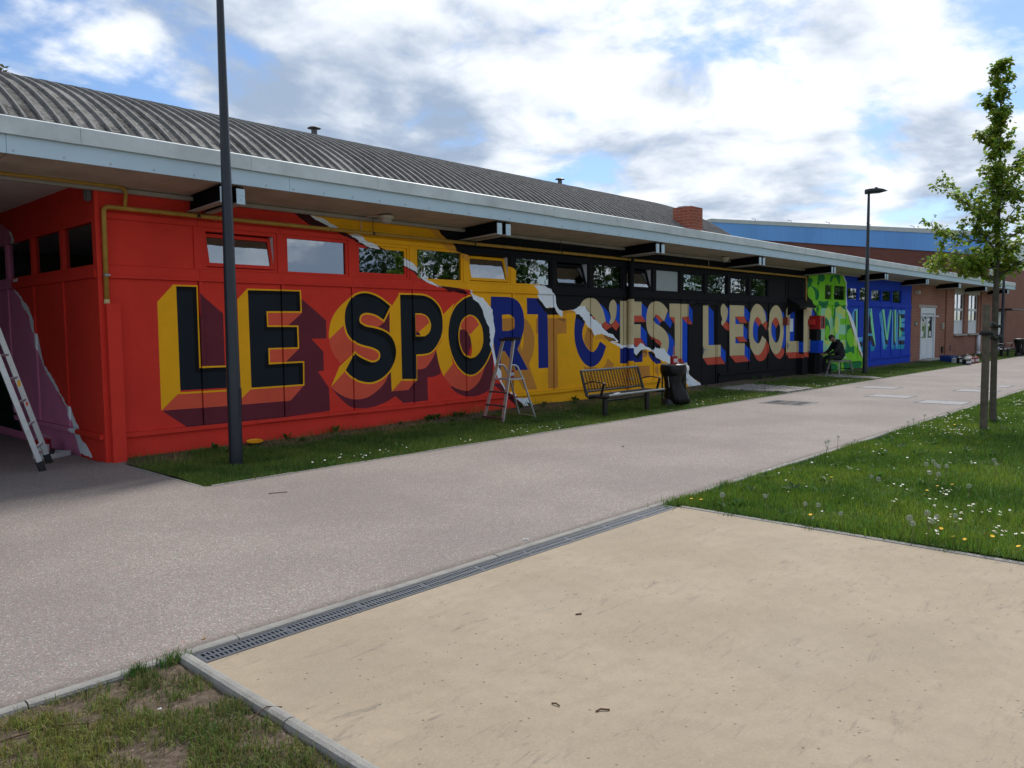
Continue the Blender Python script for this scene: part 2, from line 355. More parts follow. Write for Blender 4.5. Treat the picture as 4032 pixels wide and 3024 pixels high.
def bricks(name, c1, c2, mortar, axis, sc=1.0):
    m, b, N, L, noise, vor, rng, mix, mth, mapv, bump = nodes_of(name)
    sp = N('ShaderNodeSeparateXYZ'); geo = N('ShaderNodeNewGeometry'); L(geo.outputs['Position'], sp.inputs[0])
    cb = N('ShaderNodeCombineXYZ'); L(sp.outputs[0 if axis == 'x' else 1], cb.inputs[0]); L(sp.outputs[2], cb.inputs[1])
    if axis == 'xy':
        L(mth('ADD', sp.outputs[0], sp.outputs[1]), cb.inputs[0])
    t = N('ShaderNodeTexBrick'); L(cb.outputs[0], t.inputs['Vector']); t.inputs['Scale'].default_value = 1.0
    t.inputs['Brick Width'].default_value = .23*sc; t.inputs['Row Height'].default_value = .072*sc; t.inputs['Mortar Size'].default_value = .007*sc; t.inputs['Mortar Smooth'].default_value = .2; t.inputs['Bias'].default_value = -.1
    t.inputs['Color1'].default_value = c1+(1,); t.inputs['Color2'].default_value = c2+(1,); t.inputs['Mortar'].default_value = mortar+(1,)
    n1 = noise(.9, 6, .6); n2 = noise(30, 4, .6)
    c = mix(rng(n1, .3, .75, 0, .35), t.outputs['Color'], (c1[0]*.55, c1[1]*.5, c1[2]*.5)); c = mix(rng(n2, .3, .7, 0, .3), c, (c2[0]*1.2, c2[1]*1.2, c2[2]*1.2))
    L(c, b.inputs['Base Color']); b.inputs['Roughness'].default_value = .9; b.inputs['Specular IOR Level'].default_value = .2
    bump(t.outputs['Fac'], -.6, .008); return m
def roofmat():
    m, b, N, L, noise, vor, rng, mix, mth, mapv, bump = nodes_of('weathered_zinc')
    oi = N('ShaderNodeObjectInfo')
    n1 = noise(1.3, 5, .68); n2 = noise(7, 6, .72, mapv((1,.6,.6))); n3 = noise(22, 4, .7)
    c = mix(rng(n2, .3, .72), (.040,.038,.037), (.155,.150,.145))
    c = mix(rng(n1, .46, .64, 0, .75), c, (.215,.21,.20))
    c = mix(mth('MULTIPLY', rng(n3, .52, .66), .55), c, (.33,.33,.315))
    green = noise(.8, 5, .6); c = mix(mth('MULTIPLY', rng(green, .52, .7), mth('MULTIPLY', rng(n2, .4, .7), .5)), c, (.13,.155,.09))
    gr = mix(oi.outputs['Random'], (.75,.745,.74), (1.5,1.49,1.47)); c = mix(1.0, c, gr, 'MULTIPLY')
    L(c, b.inputs['Base Color']); b.inputs['Roughness'].default_value = .9; b.inputs['Specular IOR Level'].default_value = .05
    bump(mth('ADD', n2, n3), .3, .01); return m
def cladding(name, col, axis):
    m, b, N, L, noise, vor, rng, mix, mth, mapv, bump = nodes_of(name)
    sp = N('ShaderNodeSeparateXYZ'); geo = N('ShaderNodeNewGeometry'); L(geo.outputs['Position'], sp.inputs[0])
    w = mth('SINE', mth('MULTIPLY', sp.outputs[1 if axis == 'y' else 0], 2*math.pi/.25), 0.0)
    n1 = noise(.4, 5, .6, mapv((1,1,.2))); c = mix(rng(n1, .3, .7), col, tuple(min(1, v*1.22+.01) for v in col))
    L(c, b.inputs['Base Color']); b.inputs['Roughness'].default_value = .45
    bump(w, .35, .02); return m
M_asphalt = asphalt(); M_slab = slab(); M_soil = soil(); M_roof = roofmat()
M_rib = mat('roof_rib_zinc', (.19,.187,.18), .7, .35, 6, spec=.1)
M_brick = bricks('brick_front', (.27,.105,.070), (.34,.145,.095), (.36,.29,.24), 'x')
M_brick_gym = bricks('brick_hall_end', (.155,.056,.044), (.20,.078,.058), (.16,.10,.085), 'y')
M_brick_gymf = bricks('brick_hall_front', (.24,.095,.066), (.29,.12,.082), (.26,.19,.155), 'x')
M_brick_ch = bricks('brick_chimney', (.30,.080,.050), (.38,.115,.070), (.38,.27,.21), 'xy')
M_bluec = cladding('blue_cladding', (.12,.32,.68), 'y')
M_whitec = cladding('white_cladding', (.55,.60,.58), 'x')
M_flash = mat('hall_flashing', (.50,.52,.50), .6, .12, 2)
M_flat = mat('flat_roof_felt', (.10,.10,.10), .9, .2, 3)
M_inside = mat('interior_plaster', (.20,.19,.17), .9, .1)
M_passage = mat('passage_wall', (.10,.10,.095), .9, .15)
M_litter = mat('paper_litter', (.70,.70,.68), .8)
M_twig = mat('twig', (.10,.060,.035), .9)
M_dryleaf = mat('dry_leaf', (.26,.14,.05), .8)
# ------------------------------------------------------------------ mural outlines in wall metres (X,Z); trailing 1 marks a rounded point
MURAL=[
('red',"3,-1 60,-1 60,4 3,4",0),
('maroon',"5.003,2.175 5.336,1.895 5.336,1.164 4.993,1.167",0),
('maroon',"6.605,2.122 6.832,1.954 7.028,1.798 7.027,1.517 6.753,1.517 6.962,1.314 6.964,1.016 6.856,1.007 7.049,0.741 7.056,0.374 6.277,0.352 4.751,0.352 4.431,0.598 5.558,0.593 6.239,0.882 6.421,2.119",0),
('orange',"4.65,0.799 5.509,0.8 5.501,0.586 4.422,0.6",0),
('yellow',"4.646,2.276 4.993,2.277 4.989,1.169 5.57,1.161 5.566,0.795 5.365,0.797 4.984,0.799 4.65,0.803 4.422,0.6 4.428,2.041",0),
('black',"4.687,2.255 4.966,2.256 4.963,1.143 5.547,1.138 5.549,0.845 4.688,0.853",0),
('jet',"4.687,2.255 4.966,2.256 4.963,1.143 5.547,1.138 5.547,1.082 4.902,1.081 4.908,2.195 4.69,2.194",0),
('red',"4.688,0.853 5.549,0.845 5.548,0.82 4.687,0.829",0),
('orange',"5.714,0.797 6.59,0.798 6.362,0.589 5.438,0.59 5.559,0.67",0),
('orange',"6.004,1.933 6.601,1.913 6.373,1.732 6.03,1.711",0),
('orange',"6.025,1.389 6.53,1.368 6.305,1.184 6.017,1.164",0),
('yellow',"5.715,2.256 6.596,2.257 6.601,1.914 6.03,1.909 6.03,1.726 6.535,1.723 6.537,1.37 6.042,1.371 6.042,1.178 6.618,1.178 6.608,0.801 5.714,0.798 5.559,0.67 5.557,2.095",0),
('black',"5.723,2.232 6.573,2.237 6.578,1.938 6.008,1.933 6.012,1.703 6.509,1.7 6.513,1.393 6.019,1.392 6.019,1.152 6.595,1.156 6.587,0.825 5.73,0.825",0),
('jet',"5.723,2.232 6.573,2.237 6.578,1.938 6.511,1.937 6.508,2.18 5.725,2.176",0),
('jet',"6.007,1.893 5.962,1.857 5.965,1.649 6.45,1.644 6.453,1.397 6.513,1.393 6.509,1.7 6.012,1.703",0),
('jet',"6.01,1.347 5.956,1.312 5.958,1.091 6.514,1.1 6.519,0.829 6.587,0.825 6.595,1.156 6.019,1.152",0),
('maroon',"7.087,0.747 7.199,0.615,1 7.321,0.5,1 7.462,0.402,1 7.656,0.366,1 7.89,0.368,1 8.148,0.424,1 8.371,0.517 8.542,0.382 9.096,0.388 9.09,0.802 9.225,0.802,1 9.413,0.848 9.308,1.252 8.985,1.218 8.43,1.094 8.196,0.881 7.568,0.724",0),
('maroon',"8.276,1.933 8.275,1.559 8.181,1.629 8.028,1.685 8.159,1.764",0),
('orange',"7.087,0.747 7.352,0.983 7.54,0.86 7.817,0.777 8.072,0.811 8.227,0.879 8.14,0.751,1 7.982,0.63,1 7.794,0.54,1 7.562,0.518,1 7.355,0.571,1 7.2,0.657,1",0),
('orange',"7.075,1.503 7.358,1.716 7.432,1.557 7.557,1.435 7.552,1.282 7.277,1.119 7.157,1.261,1 7.092,1.406,1",0),
('orange',"8.159,1.767 8.028,1.685 7.761,1.734,1 7.673,1.808,1 7.717,1.895,1 7.833,1.919,1 7.965,1.876,1 8.151,1.795",0),
('orange',"7.557,1.455 7.686,1.399 7.9,1.346,1 8.042,1.274,1 8.057,1.205,1 8.004,1.131,1 7.911,1.114,1 7.745,1.168,1 7.632,1.232 7.553,1.288",0),
('yellow',"7.515,2.185 7.382,1.992 7.358,1.722 7.075,1.503 7.075,1.601,1 7.111,1.769,1 7.192,1.912,1 7.321,2.043,1",0),
('yellow',"7.553,1.288 7.536,1.262 7.352,0.983 7.087,0.754 7.26,1.073",0),
('orange',"8.494,0.778 8.834,0.773 8.653,0.603 8.302,0.602",0),
('orange',"8.853,1.19 9.137,1.191,1 9.298,1.259 9.213,1.123,1 9.075,0.982,1 8.96,0.951,1 8.866,0.948",0),
('yellow',"8.514,2.27 8.527,0.793 8.293,0.598 8.282,0.96 8.407,1.235 8.275,1.573 8.285,1.961 8.34,2.051",0),
('yellow',"7.776,2.244,1 7.941,2.222,1 8.092,2.164,1 8.228,2.084,1 8.3,2.037 8.155,1.808 8,1.89,1 7.833,1.923,1 7.717,1.902,1 7.666,1.835,1 7.68,1.755,1 7.793,1.7,1 7.96,1.672,1 8.146,1.623,1 8.3,1.531,1 8.385,1.39,1 8.404,1.249,1 8.359,1.097,1 8.25,0.948,1 8.073,0.831,1 7.868,0.781,1 7.637,0.821,1 7.477,0.904,1 7.371,1.002 7.549,1.268 7.68,1.19,1 7.877,1.111,1 8.013,1.131,1 8.066,1.204,1 8.043,1.288,1 7.917,1.353,1 7.703,1.405,1 7.526,1.482,1 7.418,1.61,1 7.379,1.795,1 7.406,1.992,1 7.514,2.152,1 7.628,2.214,1",0.03),
('black',"7.776,2.244,1 7.941,2.222,1 8.092,2.164,1 8.228,2.084,1 8.3,2.037 8.155,1.808 8,1.89,1 7.833,1.923,1 7.717,1.902,1 7.666,1.835,1 7.68,1.755,1 7.793,1.7,1 7.96,1.672,1 8.146,1.623,1 8.3,1.531,1 8.385,1.39,1 8.404,1.249,1 8.359,1.097,1 8.25,0.948,1 8.073,0.831,1 7.868,0.781,1 7.637,0.821,1 7.477,0.904,1 7.371,1.002 7.549,1.268 7.68,1.19,1 7.877,1.111,1 8.013,1.131,1 8.066,1.204,1 8.043,1.288,1 7.917,1.353,1 7.703,1.405,1 7.526,1.482,1 7.418,1.61,1 7.379,1.795,1 7.406,1.992,1 7.514,2.152,1 7.628,2.214,1",0),
('jet',"7.632,1.795 7.622,1.715,1 7.693,1.647,1 7.924,1.591,1 8.143,1.506,1 8.262,1.393,1 8.31,1.238,1 8.333,1.084 8.359,1.097,1 8.404,1.249,1 8.385,1.39,1 8.3,1.531,1 8.146,1.623,1 7.96,1.672,1 7.793,1.7,1 7.68,1.755,1",0),
('jet',"7.568,1.248 7.581,1.167,1 7.71,1.081,1 7.875,1.054,1 7.995,1.097 7.877,1.111,1 7.68,1.19,1",0),
('jet',"8.3,2.037 8.155,1.808 8.135,1.857 8.226,2.015 8.074,2.123,1 7.94,2.168,1 7.774,2.191,1 7.611,2.174 7.628,2.214,1 7.776,2.244,1 7.941,2.222,1 8.092,2.164,1 8.228,2.084,1",0),
('yellow',"8.513,2.236 8.813,2.239 9.066,2.227,1 9.275,2.145,1 9.428,1.986,1 9.473,1.765,1 9.449,1.559,1 9.336,1.369,1 9.177,1.241,1 8.985,1.21 8.831,1.211 8.828,0.784 8.522,0.8",0.03),
('black',"8.513,2.236 8.813,2.239 9.066,2.227,1 9.275,2.145,1 9.428,1.986,1 9.473,1.765,1 9.449,1.559,1 9.336,1.369,1 9.177,1.241,1 8.985,1.21 8.831,1.211 8.828,0.784 8.522,0.8",0),
('jet',"8.823,1.88 8.748,1.816 8.748,1.442 8.934,1.438,1 9.03,1.491 9.049,1.52 8.827,1.523",0),
('jet',"8.513,2.236 8.813,2.239 9.066,2.227,1 9.275,2.145,1 9.428,1.986,1 9.473,1.765,1 9.387,1.912,1 9.235,2.086,1 9.064,2.163,1 8.821,2.165 8.515,2.166",0),
('yellow',"8.824,1.923 9.002,1.917,1 9.134,1.853,1 9.198,1.722,1 9.156,1.591,1 9.049,1.523 8.827,1.523",0),
('orange',"8.848,1.898 9.001,1.896,1 9.095,1.86,1 9.16,1.763 8.923,1.605 8.882,1.609,1 8.848,1.587",0),
('maroon',"8.848,1.595 8.891,1.609,1 8.937,1.572,1 8.946,1.539 8.847,1.54",0),
('maroon',"9.639,0.596 9.76,0.498,1 9.946,0.417,1 10.115,0.385,1 10.309,0.383,1 10.531,0.431,1 10.804,0.549 10.984,0.419 11.113,0.419 10.986,0.58 10.756,0.594 10.764,1.038 10.7,1.262 10.516,0.888 10.144,0.766",0),
('orange',"9.472,0.798 9.709,1.015 9.85,0.872 10.059,0.786 10.317,0.804 10.54,0.942 10.38,0.66,1 10.139,0.512,1 9.948,0.509,1 9.68,0.609,1",0),
('yellow',"9.773,2.117 9.476,1.898 9.48,1.647,1 9.436,1.441,1 9.31,1.281 9.368,1.028,1 9.472,0.798 9.709,1.015 9.614,1.348,1 9.601,1.646,1 9.688,1.944,1",0),
('yellow',"10.172,2.245,1 10.002,2.189,1 9.813,2.065,1 9.687,1.899,1 9.622,1.691,1 9.613,1.467,1 9.673,1.226,1 9.781,1.027,1 9.913,0.892,1 10.08,0.8,1 10.274,0.806,1 10.473,0.922,1 10.632,1.104,1 10.748,1.322,1 10.867,1.637,1 10.759,1.952,1 10.539,2.153,1 10.344,2.242,1",0.03),
('black',"10.172,2.245,1 10.002,2.189,1 9.813,2.065,1 9.687,1.899,1 9.622,1.691,1 9.613,1.467,1 9.673,1.226,1 9.781,1.027,1 9.913,0.892,1 10.08,0.8,1 10.274,0.806,1 10.473,0.922,1 10.632,1.104,1 10.748,1.322,1 10.867,1.637,1 10.759,1.952,1 10.539,2.153,1 10.344,2.242,1",0),
('jet',"9.866,1.614 9.791,1.494,1 9.802,1.313,1 9.898,1.159,1 10.064,1.054,1 10.192,1.049,1 10.301,1.115 10.171,1.1,1 10.086,1.115,1 9.982,1.172,1 9.901,1.296,1 9.858,1.463,1",0),
('yellow',"10.176,1.905,1 10.059,1.886,1 9.931,1.78,1 9.866,1.614,1 9.858,1.463,1 9.901,1.296,1 9.982,1.172,1 10.086,1.115,1 10.171,1.1,1 10.301,1.131,1 10.435,1.251,1 10.497,1.421,1 10.475,1.64,1 10.4,1.779,1 10.293,1.872,1",0),
('orange',"9.908,1.651 9.941,1.75,1 10.058,1.856,1 10.176,1.882,1 10.282,1.841,1 10.395,1.721 10.154,1.538 10.074,1.597,1 9.991,1.636,1",0),
('maroon',"9.891,1.629 9.991,1.636,1 10.074,1.589,1 10.157,1.489,1 10.187,1.35 10.109,1.183 10.076,1.138 9.962,1.233,1 9.892,1.402,1 9.88,1.523,1",0),
('red',"10.187,1.35 10.2,1.257,1 10.168,1.127 10.087,1.161",0),
('red',"10.757,1.039 10.851,0.78 10.94,0.599 10.756,0.597",0),
('shade',"6.381,3.43 6.496,3.408 6.592,3.349 6.67,3.313 6.748,3.268 6.848,3.234 6.971,3.227 7.306,3.175 7.392,3.128 7.5,3.1 7.654,3.048 7.811,3.009 8.133,2.866 8.629,2.721 8.691,2.695 8.842,2.604 8.995,2.512 9.152,2.458 9.311,2.413 9.457,2.383 9.555,2.342 9.675,2.316 9.798,2.322 9.921,2.292 10.067,2.281 10.215,2.269 10.343,2.195 9.587,2.504 9.053,2.762 8.068,3.087 7.184,3.343 6.815,3.448",0),
('yellow',"6.774,3.444 6.853,3.391 6.976,3.376 7.119,3.31 7.245,3.259 7.524,3.157 7.702,3.171 7.859,3.072 8.067,3.031 8.303,2.952 8.633,2.876 8.77,2.797 8.96,2.678 9.048,2.543 9.205,2.479 9.393,2.415 9.92,2.385 10.161,2.354 10.256,2.272 10.406,2.237 10.505,2.224 10.559,2.163 10.691,2.064 10.757,2.002 10.756,1.923 10.776,1.797 10.808,1.671 10.818,1.592 10.794,1.497 10.769,1.339 10.757,1.292 10.8,1.196 10.822,1.1 10.854,1.003 10.887,0.906 10.944,0.856 10.978,0.806 10.989,0.725 10.964,0.638 11.078,0.478 11.124,0.418 11.266,0.368 11.458,0.272 11.63,0.243 11.754,0.251 11.854,0.151 11.929,0.069 11.978,-0.121 28.599,-0.998 28.298,4.703 10.523,4.03",0),
('shade',"11.077,0.413 11.195,0.389 11.265,0.311 11.409,0.243 11.53,0.176 11.652,0.078 11.455,0.057 11.311,0.168 11.217,0.24 11.123,0.329 11.03,0.384",0),
('amber',"11.655,1.822,1 11.798,1.748,1 11.922,1.581,1 11.962,1.363,1 11.904,1.114,1 11.783,0.918 12.035,0.395 11.627,0.415 11.463,0.621 11.33,0.617 11.315,0.41 11.113,0.424 10.986,0.564 10.973,1.21 11.232,1.248 11.626,1.436",0),
('yellow',"11.642,1.534 11.534,1.331 11.568,1.19 11.624,1.32",0),
('navy',"10.716,2.255 11.223,2.255 11.461,2.188,1 11.604,2.027,1 11.656,1.83,1 11.635,1.6,1 11.517,1.331 11.447,1.234 11.761,0.81 11.393,0.819 11.089,1.204 10.973,1.21 10.967,0.814 10.81,1.1 10.77,1.418 10.785,1.655 10.734,1.97 10.708,2.048",0),
('amber',"11.019,1.909 11.241,1.913,1 11.347,1.83,1 11.363,1.733,1 11.321,1.635,1 11.189,1.596 11.021,1.598",0),
('yellow',"11.019,1.909 11.241,1.913,1 11.331,1.846 11.018,1.837",0),
('amber',"12.014,1.848 12.998,1.85 12.996,1.527 12.685,1.525 12.702,0.389 12.38,0.392 12.373,1.529 12.01,1.537",0),
('brown',"12.683,1.841 12.971,1.841 12.928,1.759 12.846,1.798 12.791,1.798",0),
('navy',"11.738,2.25 12.134,2.25 12.313,2.102 12.364,1.95 12.711,1.953 12.738,1.919 12.377,1.917 12.392,0.824 12.079,0.826 12.073,1.923 11.746,1.926",0),
('ink',"12.006,2.248 12.133,2.217 12.21,2.168 12.287,2.093 12.392,2.052 12.577,2.072 12.738,1.922 12.403,1.92 12.286,1.984 12.183,2.084 12.081,2.166",0),
('amber',"13.612,1.367,1 13.635,1.493,1 13.728,1.646 13.89,1.561 13.96,1.475 13.925,1.376,1 13.888,1.121 13.795,1.152,1 13.657,1.268,1",0),
('ochre',"13.983,1.346 14.055,1.459,1 14.198,1.486,1 14.319,1.455,1 14.44,1.323 14.27,1.384,1 14.126,1.387,1",0),
('brown',"14.27,1.499 14.564,1.43 14.738,1.376 14.814,1.338 14.514,1.322 14.367,1.411",0),
('brown',"13.728,1.646 13.89,1.561 13.96,1.475 13.925,1.418 13.843,1.519 13.705,1.618",0),
('amber',"13.563,0.836 13.677,0.775,1 13.84,0.782 14.028,0.76,1 14.172,0.725,1 14.317,0.762,1 14.415,0.845,1 14.464,0.945 14.707,0.811 14.637,0.667 13.631,0.685",0),
('navy',"13.323,1.939 13.27,1.692,1 13.263,1.479,1 13.319,1.23,1 13.462,0.993,1 13.666,0.832,1 13.875,0.781,1 14.088,0.833,1 14.274,0.984,1 14.415,1.221 14.182,1.338 14.089,1.211,1 13.967,1.122,1 13.846,1.117,1 13.668,1.239,1 13.552,1.422,1 13.547,1.583,1 13.636,1.771",0),
('ink',"13.338,1.94 13.453,1.931 13.54,1.869 13.636,1.798 13.612,1.744 13.496,1.798 13.409,1.833 13.323,1.824",0),
('ochre',"12.861,1.885 12.889,1.98 13.014,2.046 13.154,2.026 13.267,2.01 13.324,1.948 13.238,1.957 13.125,1.965 12.999,1.946 12.943,1.885",0),
('amber',"15.882,1.111 16.091,1.059 16.077,0.927 15.883,0.926",0),
('brown',"15.883,1.034 16.077,0.981 16.091,1.059 15.924,1.117",0),
('amber',"15.396,0.794 15.557,0.792 15.557,0.724 16.196,0.712 16.198,0.415 15.926,0.414 15.397,0.67",0),
('navy',"14.953,1.165 15.121,1.183 15.396,1.169 15.396,1.109 15.882,1.126 15.883,0.81 15.396,0.814 15.396,0.794 14.953,0.812",0),
('ink',"15.396,1.063 15.516,1.045 15.624,0.973 15.759,1.068 15.882,1.111 15.883,1.034 15.787,0.96 15.678,0.872 15.624,0.919 15.516,0.954 15.396,1.018",0),
('navy',"16.119,1.042 16.176,0.932,1 16.318,0.817,1 16.491,0.732 16.724,0.754 16.664,0.82 16.461,0.906 16.302,1.053",0),
('ink',"16.119,1.042 16.302,1.053 16.461,0.906 16.694,0.819 16.635,0.805 16.49,0.842 16.317,0.943 16.204,0.993",0),
('amber',"16.491,0.7 16.419,0.624,1 16.463,0.512,1 16.594,0.442 16.593,0.632",0),
('ochre',"9.121,3.421 9.278,3.335 9.357,3.261 9.518,3.111 9.683,3.041 9.837,3.03 10.051,2.897 10.255,2.824 10.257,2.951 9.77,3.211 9.468,3.35 9.375,3.443",0),
('ink',"9.375,3.443 9.468,3.33 9.617,3.24 9.77,3.17 9.838,3.051 9.995,3.019 10.169,2.988 10.148,2.975 10.281,2.947 10.693,2.885 11.086,2.818 11.215,2.85 11.345,2.819 11.458,2.773 11.724,2.631 12.159,2.511 12.292,2.515 12.37,2.467 12.488,2.445 12.54,2.361 12.607,2.312 12.646,2.261 12.654,2.158 12.699,2.073 12.766,2.022 12.875,1.997 13.098,2.022 13.324,2.024 13.356,2.069 13.434,2.022 13.638,1.884 13.844,1.744 14.271,1.6 14.514,1.453 14.763,1.332 15.017,1.223 15.383,1.23 15.436,1.168 15.623,1.133 15.786,1.236 16.035,1.153 16.302,1.06 16.431,1.112 16.839,1.085 17.035,0.935 17.263,0.831 17.511,0.732 17.797,0.53 18.006,0.453 18.22,0.316 18.639,0.148 18.9,-0.161 28.599,-0.998 28.298,4.703 10.523,4.03",0),
('tan',"13.446,2.105 13.548,2.21,1 13.685,2.273,1 13.847,2.293,1 14.011,2.271,1 14.153,2.186,1 14.296,2.03,1 14.405,1.779 14.223,1.708 13.985,1.829 13.799,1.969 13.639,2.115",0),
('rust',"13.857,1.899 13.939,1.886,1 14.044,1.815 13.868,1.85",0),
('blue',"14.153,2.186 14.272,2.13,1 14.491,1.989,1 14.589,1.83 14.515,1.714 14.405,1.779 14.296,2.03,1",0),
('rust',"14.235,1.708 14.405,1.769 14.626,1.663 14.404,1.577",0),
('blue',"14.814,2.204 14.936,2.14 14.936,1.698 14.764,1.808 14.822,2.006,1",0),
('rust',"14.776,1.816 14.936,1.698 14.801,1.563 14.601,1.685",0),
('tan',"14.677,2.271,1 14.777,2.225,1 14.822,2.109,1 14.802,1.948,1 14.739,1.801,1 14.589,1.702 14.535,1.757 14.589,1.845,1 14.577,1.932,1 14.523,2.062,1 14.565,2.207,1",0),
('blue',"15.838,2.221 16.114,2.072 16.046,1.763 15.839,1.916",0),
('rust',"15.395,1.914 15.852,1.913 16.032,1.763 15.541,1.764",0),
('blue',"15.395,1.831 15.541,1.764 15.541,1.718 15.395,1.719",0),
('blue',"15.798,1.687 16.061,1.531 16.076,1.168 15.799,1.384",0),
('rust',"15.396,1.388 15.799,1.381 16.034,1.176 15.786,1.236 15.623,1.156",0),
('blue',"15.396,1.29 15.623,1.156 15.396,1.177",0),
('tan',"14.954,2.25 15.837,2.244 15.839,1.916 15.395,1.914 15.395,1.711 15.798,1.71 15.799,1.384 15.396,1.391 15.396,1.222 14.953,1.232",0),
('blue',"17.026,2.026 17.072,1.898 17.225,1.737 17.12,1.609 16.849,1.786",0),
('blue',"16.985,1.514 17.228,1.366,1 17.337,1.153,1 17.309,0.845 16.959,0.954 17.033,1.096,1 17.062,1.288,1",0),
('tan',"16.482,2.268,1 16.655,2.25,1 16.832,2.182,1 17.011,2.057 16.834,1.778 16.57,1.927,1 16.426,1.934,1 16.355,1.848,1 16.384,1.755,1 16.572,1.692,1 16.806,1.595,1 16.985,1.466,1 17.062,1.288,1 17.033,1.096,1 16.959,0.954 16.825,1.086 16.634,1.091 16.691,1.184,1 16.691,1.264,1 16.574,1.329,1 16.372,1.38,1 16.173,1.46,1 16.061,1.616,1 16.037,1.817,1 16.073,2.017,1 16.17,2.173,1 16.311,2.244,1",0),
('rust',"16.412,1.927 16.57,1.931,1 16.775,1.802 16.659,1.739 16.484,1.864,1",0),
('blue',"16.369,1.864 16.484,1.864,1 16.659,1.739 16.63,1.683 16.384,1.747",0),
('rust',"16.329,1.373 16.574,1.326,1 16.706,1.248,1 16.692,1.169 16.43,1.285,1",0),
('rust',"16.145,1.461 16.315,1.331 16.329,1.373",0),
('blue',"18.002,2.224 18.23,2.069 18.228,1.719 17.989,1.902",0),
('rust',"17.662,1.892 17.989,1.897 18.228,1.705 17.959,1.706",0),
('blue',"17.662,1.868 17.943,1.719 17.961,0.722 17.795,0.72 17.673,0.832",0),
('rust',"17.096,1.882 17.33,1.883 17.323,1.713",0),
('rust',"17.349,0.836 17.673,0.832 17.795,0.72 17.542,0.725 17.402,0.793",0),
('tan',"17.075,2.223 18.002,2.224 17.989,1.902 17.662,1.892 17.673,0.832 17.349,0.836 17.33,1.883 17.087,1.89",0),
('blue',"19.061,2.192 19.342,2.033 19.366,1.139 19.084,1.138",0),
('blue',"19.739,1.099 20.018,0.933 20.015,0.622 19.738,0.81",0),
('rust',"18.787,0.8 19.732,0.807 19.998,0.598 19.021,0.611",0),
('tan',"18.766,2.21 19.048,2.215 19.078,1.138 19.732,1.136 19.738,0.81 18.778,0.801",0),
('blue',"20.083,2.198 20.194,2.152 20.216,1.705 20.008,1.817 20.12,2.024",0),
('rust',"19.807,1.662 20.008,1.793 20.217,1.689 20.163,1.51 20.03,1.547",0),
('tan',"19.851,2.261,1 20,2.197,1 20.118,2.087,1 20.105,1.944,1 20.008,1.785,1 19.807,1.662 19.747,1.738,1 19.804,1.848,1 19.727,1.974,1 19.723,2.162,1",0),
('blue',"21.102,2.204 21.422,2.034 21.411,1.735 21.102,1.919",0),
('rust',"20.572,1.911 21.102,1.919 21.303,1.732 20.86,1.728",0),
('blue',"20.572,1.882 20.867,1.703 20.576,1.704",0),
('blue',"21.055,1.67 21.308,1.544 21.298,1.204 21.062,1.344",0),
('rust',"20.591,1.344 21.08,1.34 21.291,1.191 20.83,1.183",0),
('blue',"20.585,1.307 20.838,1.155 20.588,1.156",0),
('blue',"21.149,1.124 21.467,0.967 21.458,0.615 21.146,0.801",0),
('rust',"20.268,0.813 21.147,0.796 21.465,0.615 20.614,0.611",0),
('tan',"20.199,2.231 21.095,2.228 21.102,1.919 20.561,1.914 20.576,1.701 21.054,1.702 21.062,1.344 20.584,1.344 20.588,1.153 21.156,1.149 21.146,0.801 20.261,0.818",0),
('rust',"21.69,0.86 21.934,0.776,1 22.198,0.827,1 22.424,1.01,1 22.574,1.197 22.675,1.091 22.745,0.985,1 22.663,0.813,1 22.473,0.646,1 22.205,0.591,1 21.938,0.648,1",0),
('blue',"22.314,2.152 22.51,2.042,1 22.595,1.801 22.525,1.784 22.432,2.041,1",0),
('rust',"22.269,1.69 22.576,1.776 22.617,1.698 22.545,1.512",0),
('blue',"21.758,1.793 22.042,1.649 21.983,1.496,1 21.981,1.132 21.773,1.246,1 21.663,1.466,1 21.669,1.667,1",0),
('rust',"21.776,1.801 21.941,1.903,1 22.093,1.869,1 22.219,1.725 22.024,1.632",0),
('tan',"21.931,2.29,1 22.197,2.227,1 22.432,2.041,1 22.525,1.784 22.25,1.685 22.132,1.835,1 21.941,1.903,1 21.758,1.801,1 21.661,1.567,1 21.716,1.28,1 21.981,1.123,1 22.15,1.188,1 22.279,1.348 22.554,1.215 22.424,1.01,1 22.198,0.827,1 21.934,0.776,1 21.671,0.877,1 21.445,1.134,1 21.381,1.502,1 21.426,1.868,1 21.566,2.118,1 21.746,2.254,1",0),
('blue',"23.549,2.121 23.76,2.034 23.829,1.873 23.942,1.658 23.959,1.154,1 23.799,0.905 23.671,0.98 23.771,1.336,1 23.707,1.766,1",0),
('rust',"23.021,0.82 23.265,0.769,1 23.549,0.876,1 23.65,0.972 23.842,0.868 23.804,0.761,1 23.64,0.641,1 23.475,0.614,1 23.227,0.69,1",0),
('tan',"23.156,2.269,1 23.423,2.208,1 23.636,1.997,1 23.762,1.605,1 23.726,1.194,1 23.549,0.876,1 23.265,0.769,1 22.979,0.857,1 22.752,1.142,1 22.663,1.49,1 22.71,1.871,1 22.86,2.132,1",0),
('ink',"23.188,1.889,1 23.353,1.819,1 23.505,1.589,1 23.492,1.34,1 23.375,1.165,1 23.213,1.124,1 23.007,1.259,1 22.888,1.488,1 22.913,1.697,1 23.029,1.837,1",0),
('rust',"22.972,1.74 23.049,1.845,1 23.188,1.889,1 23.332,1.837,1 23.431,1.713 23.219,1.573",0),
('blue',"22.972,1.723 23.219,1.564 23.194,1.45,1 23.245,1.132 23.007,1.259,1 22.888,1.488,1",0),
('tan',"23.934,2.125 24.028,2.234 24.328,2.243 24.355,1.146 24.921,1.139 24.925,0.782 24.1,0.797 23.975,0.72",0),
('blue',"24.33,2.183 24.685,2.059 24.675,1.149 24.354,1.159",0),
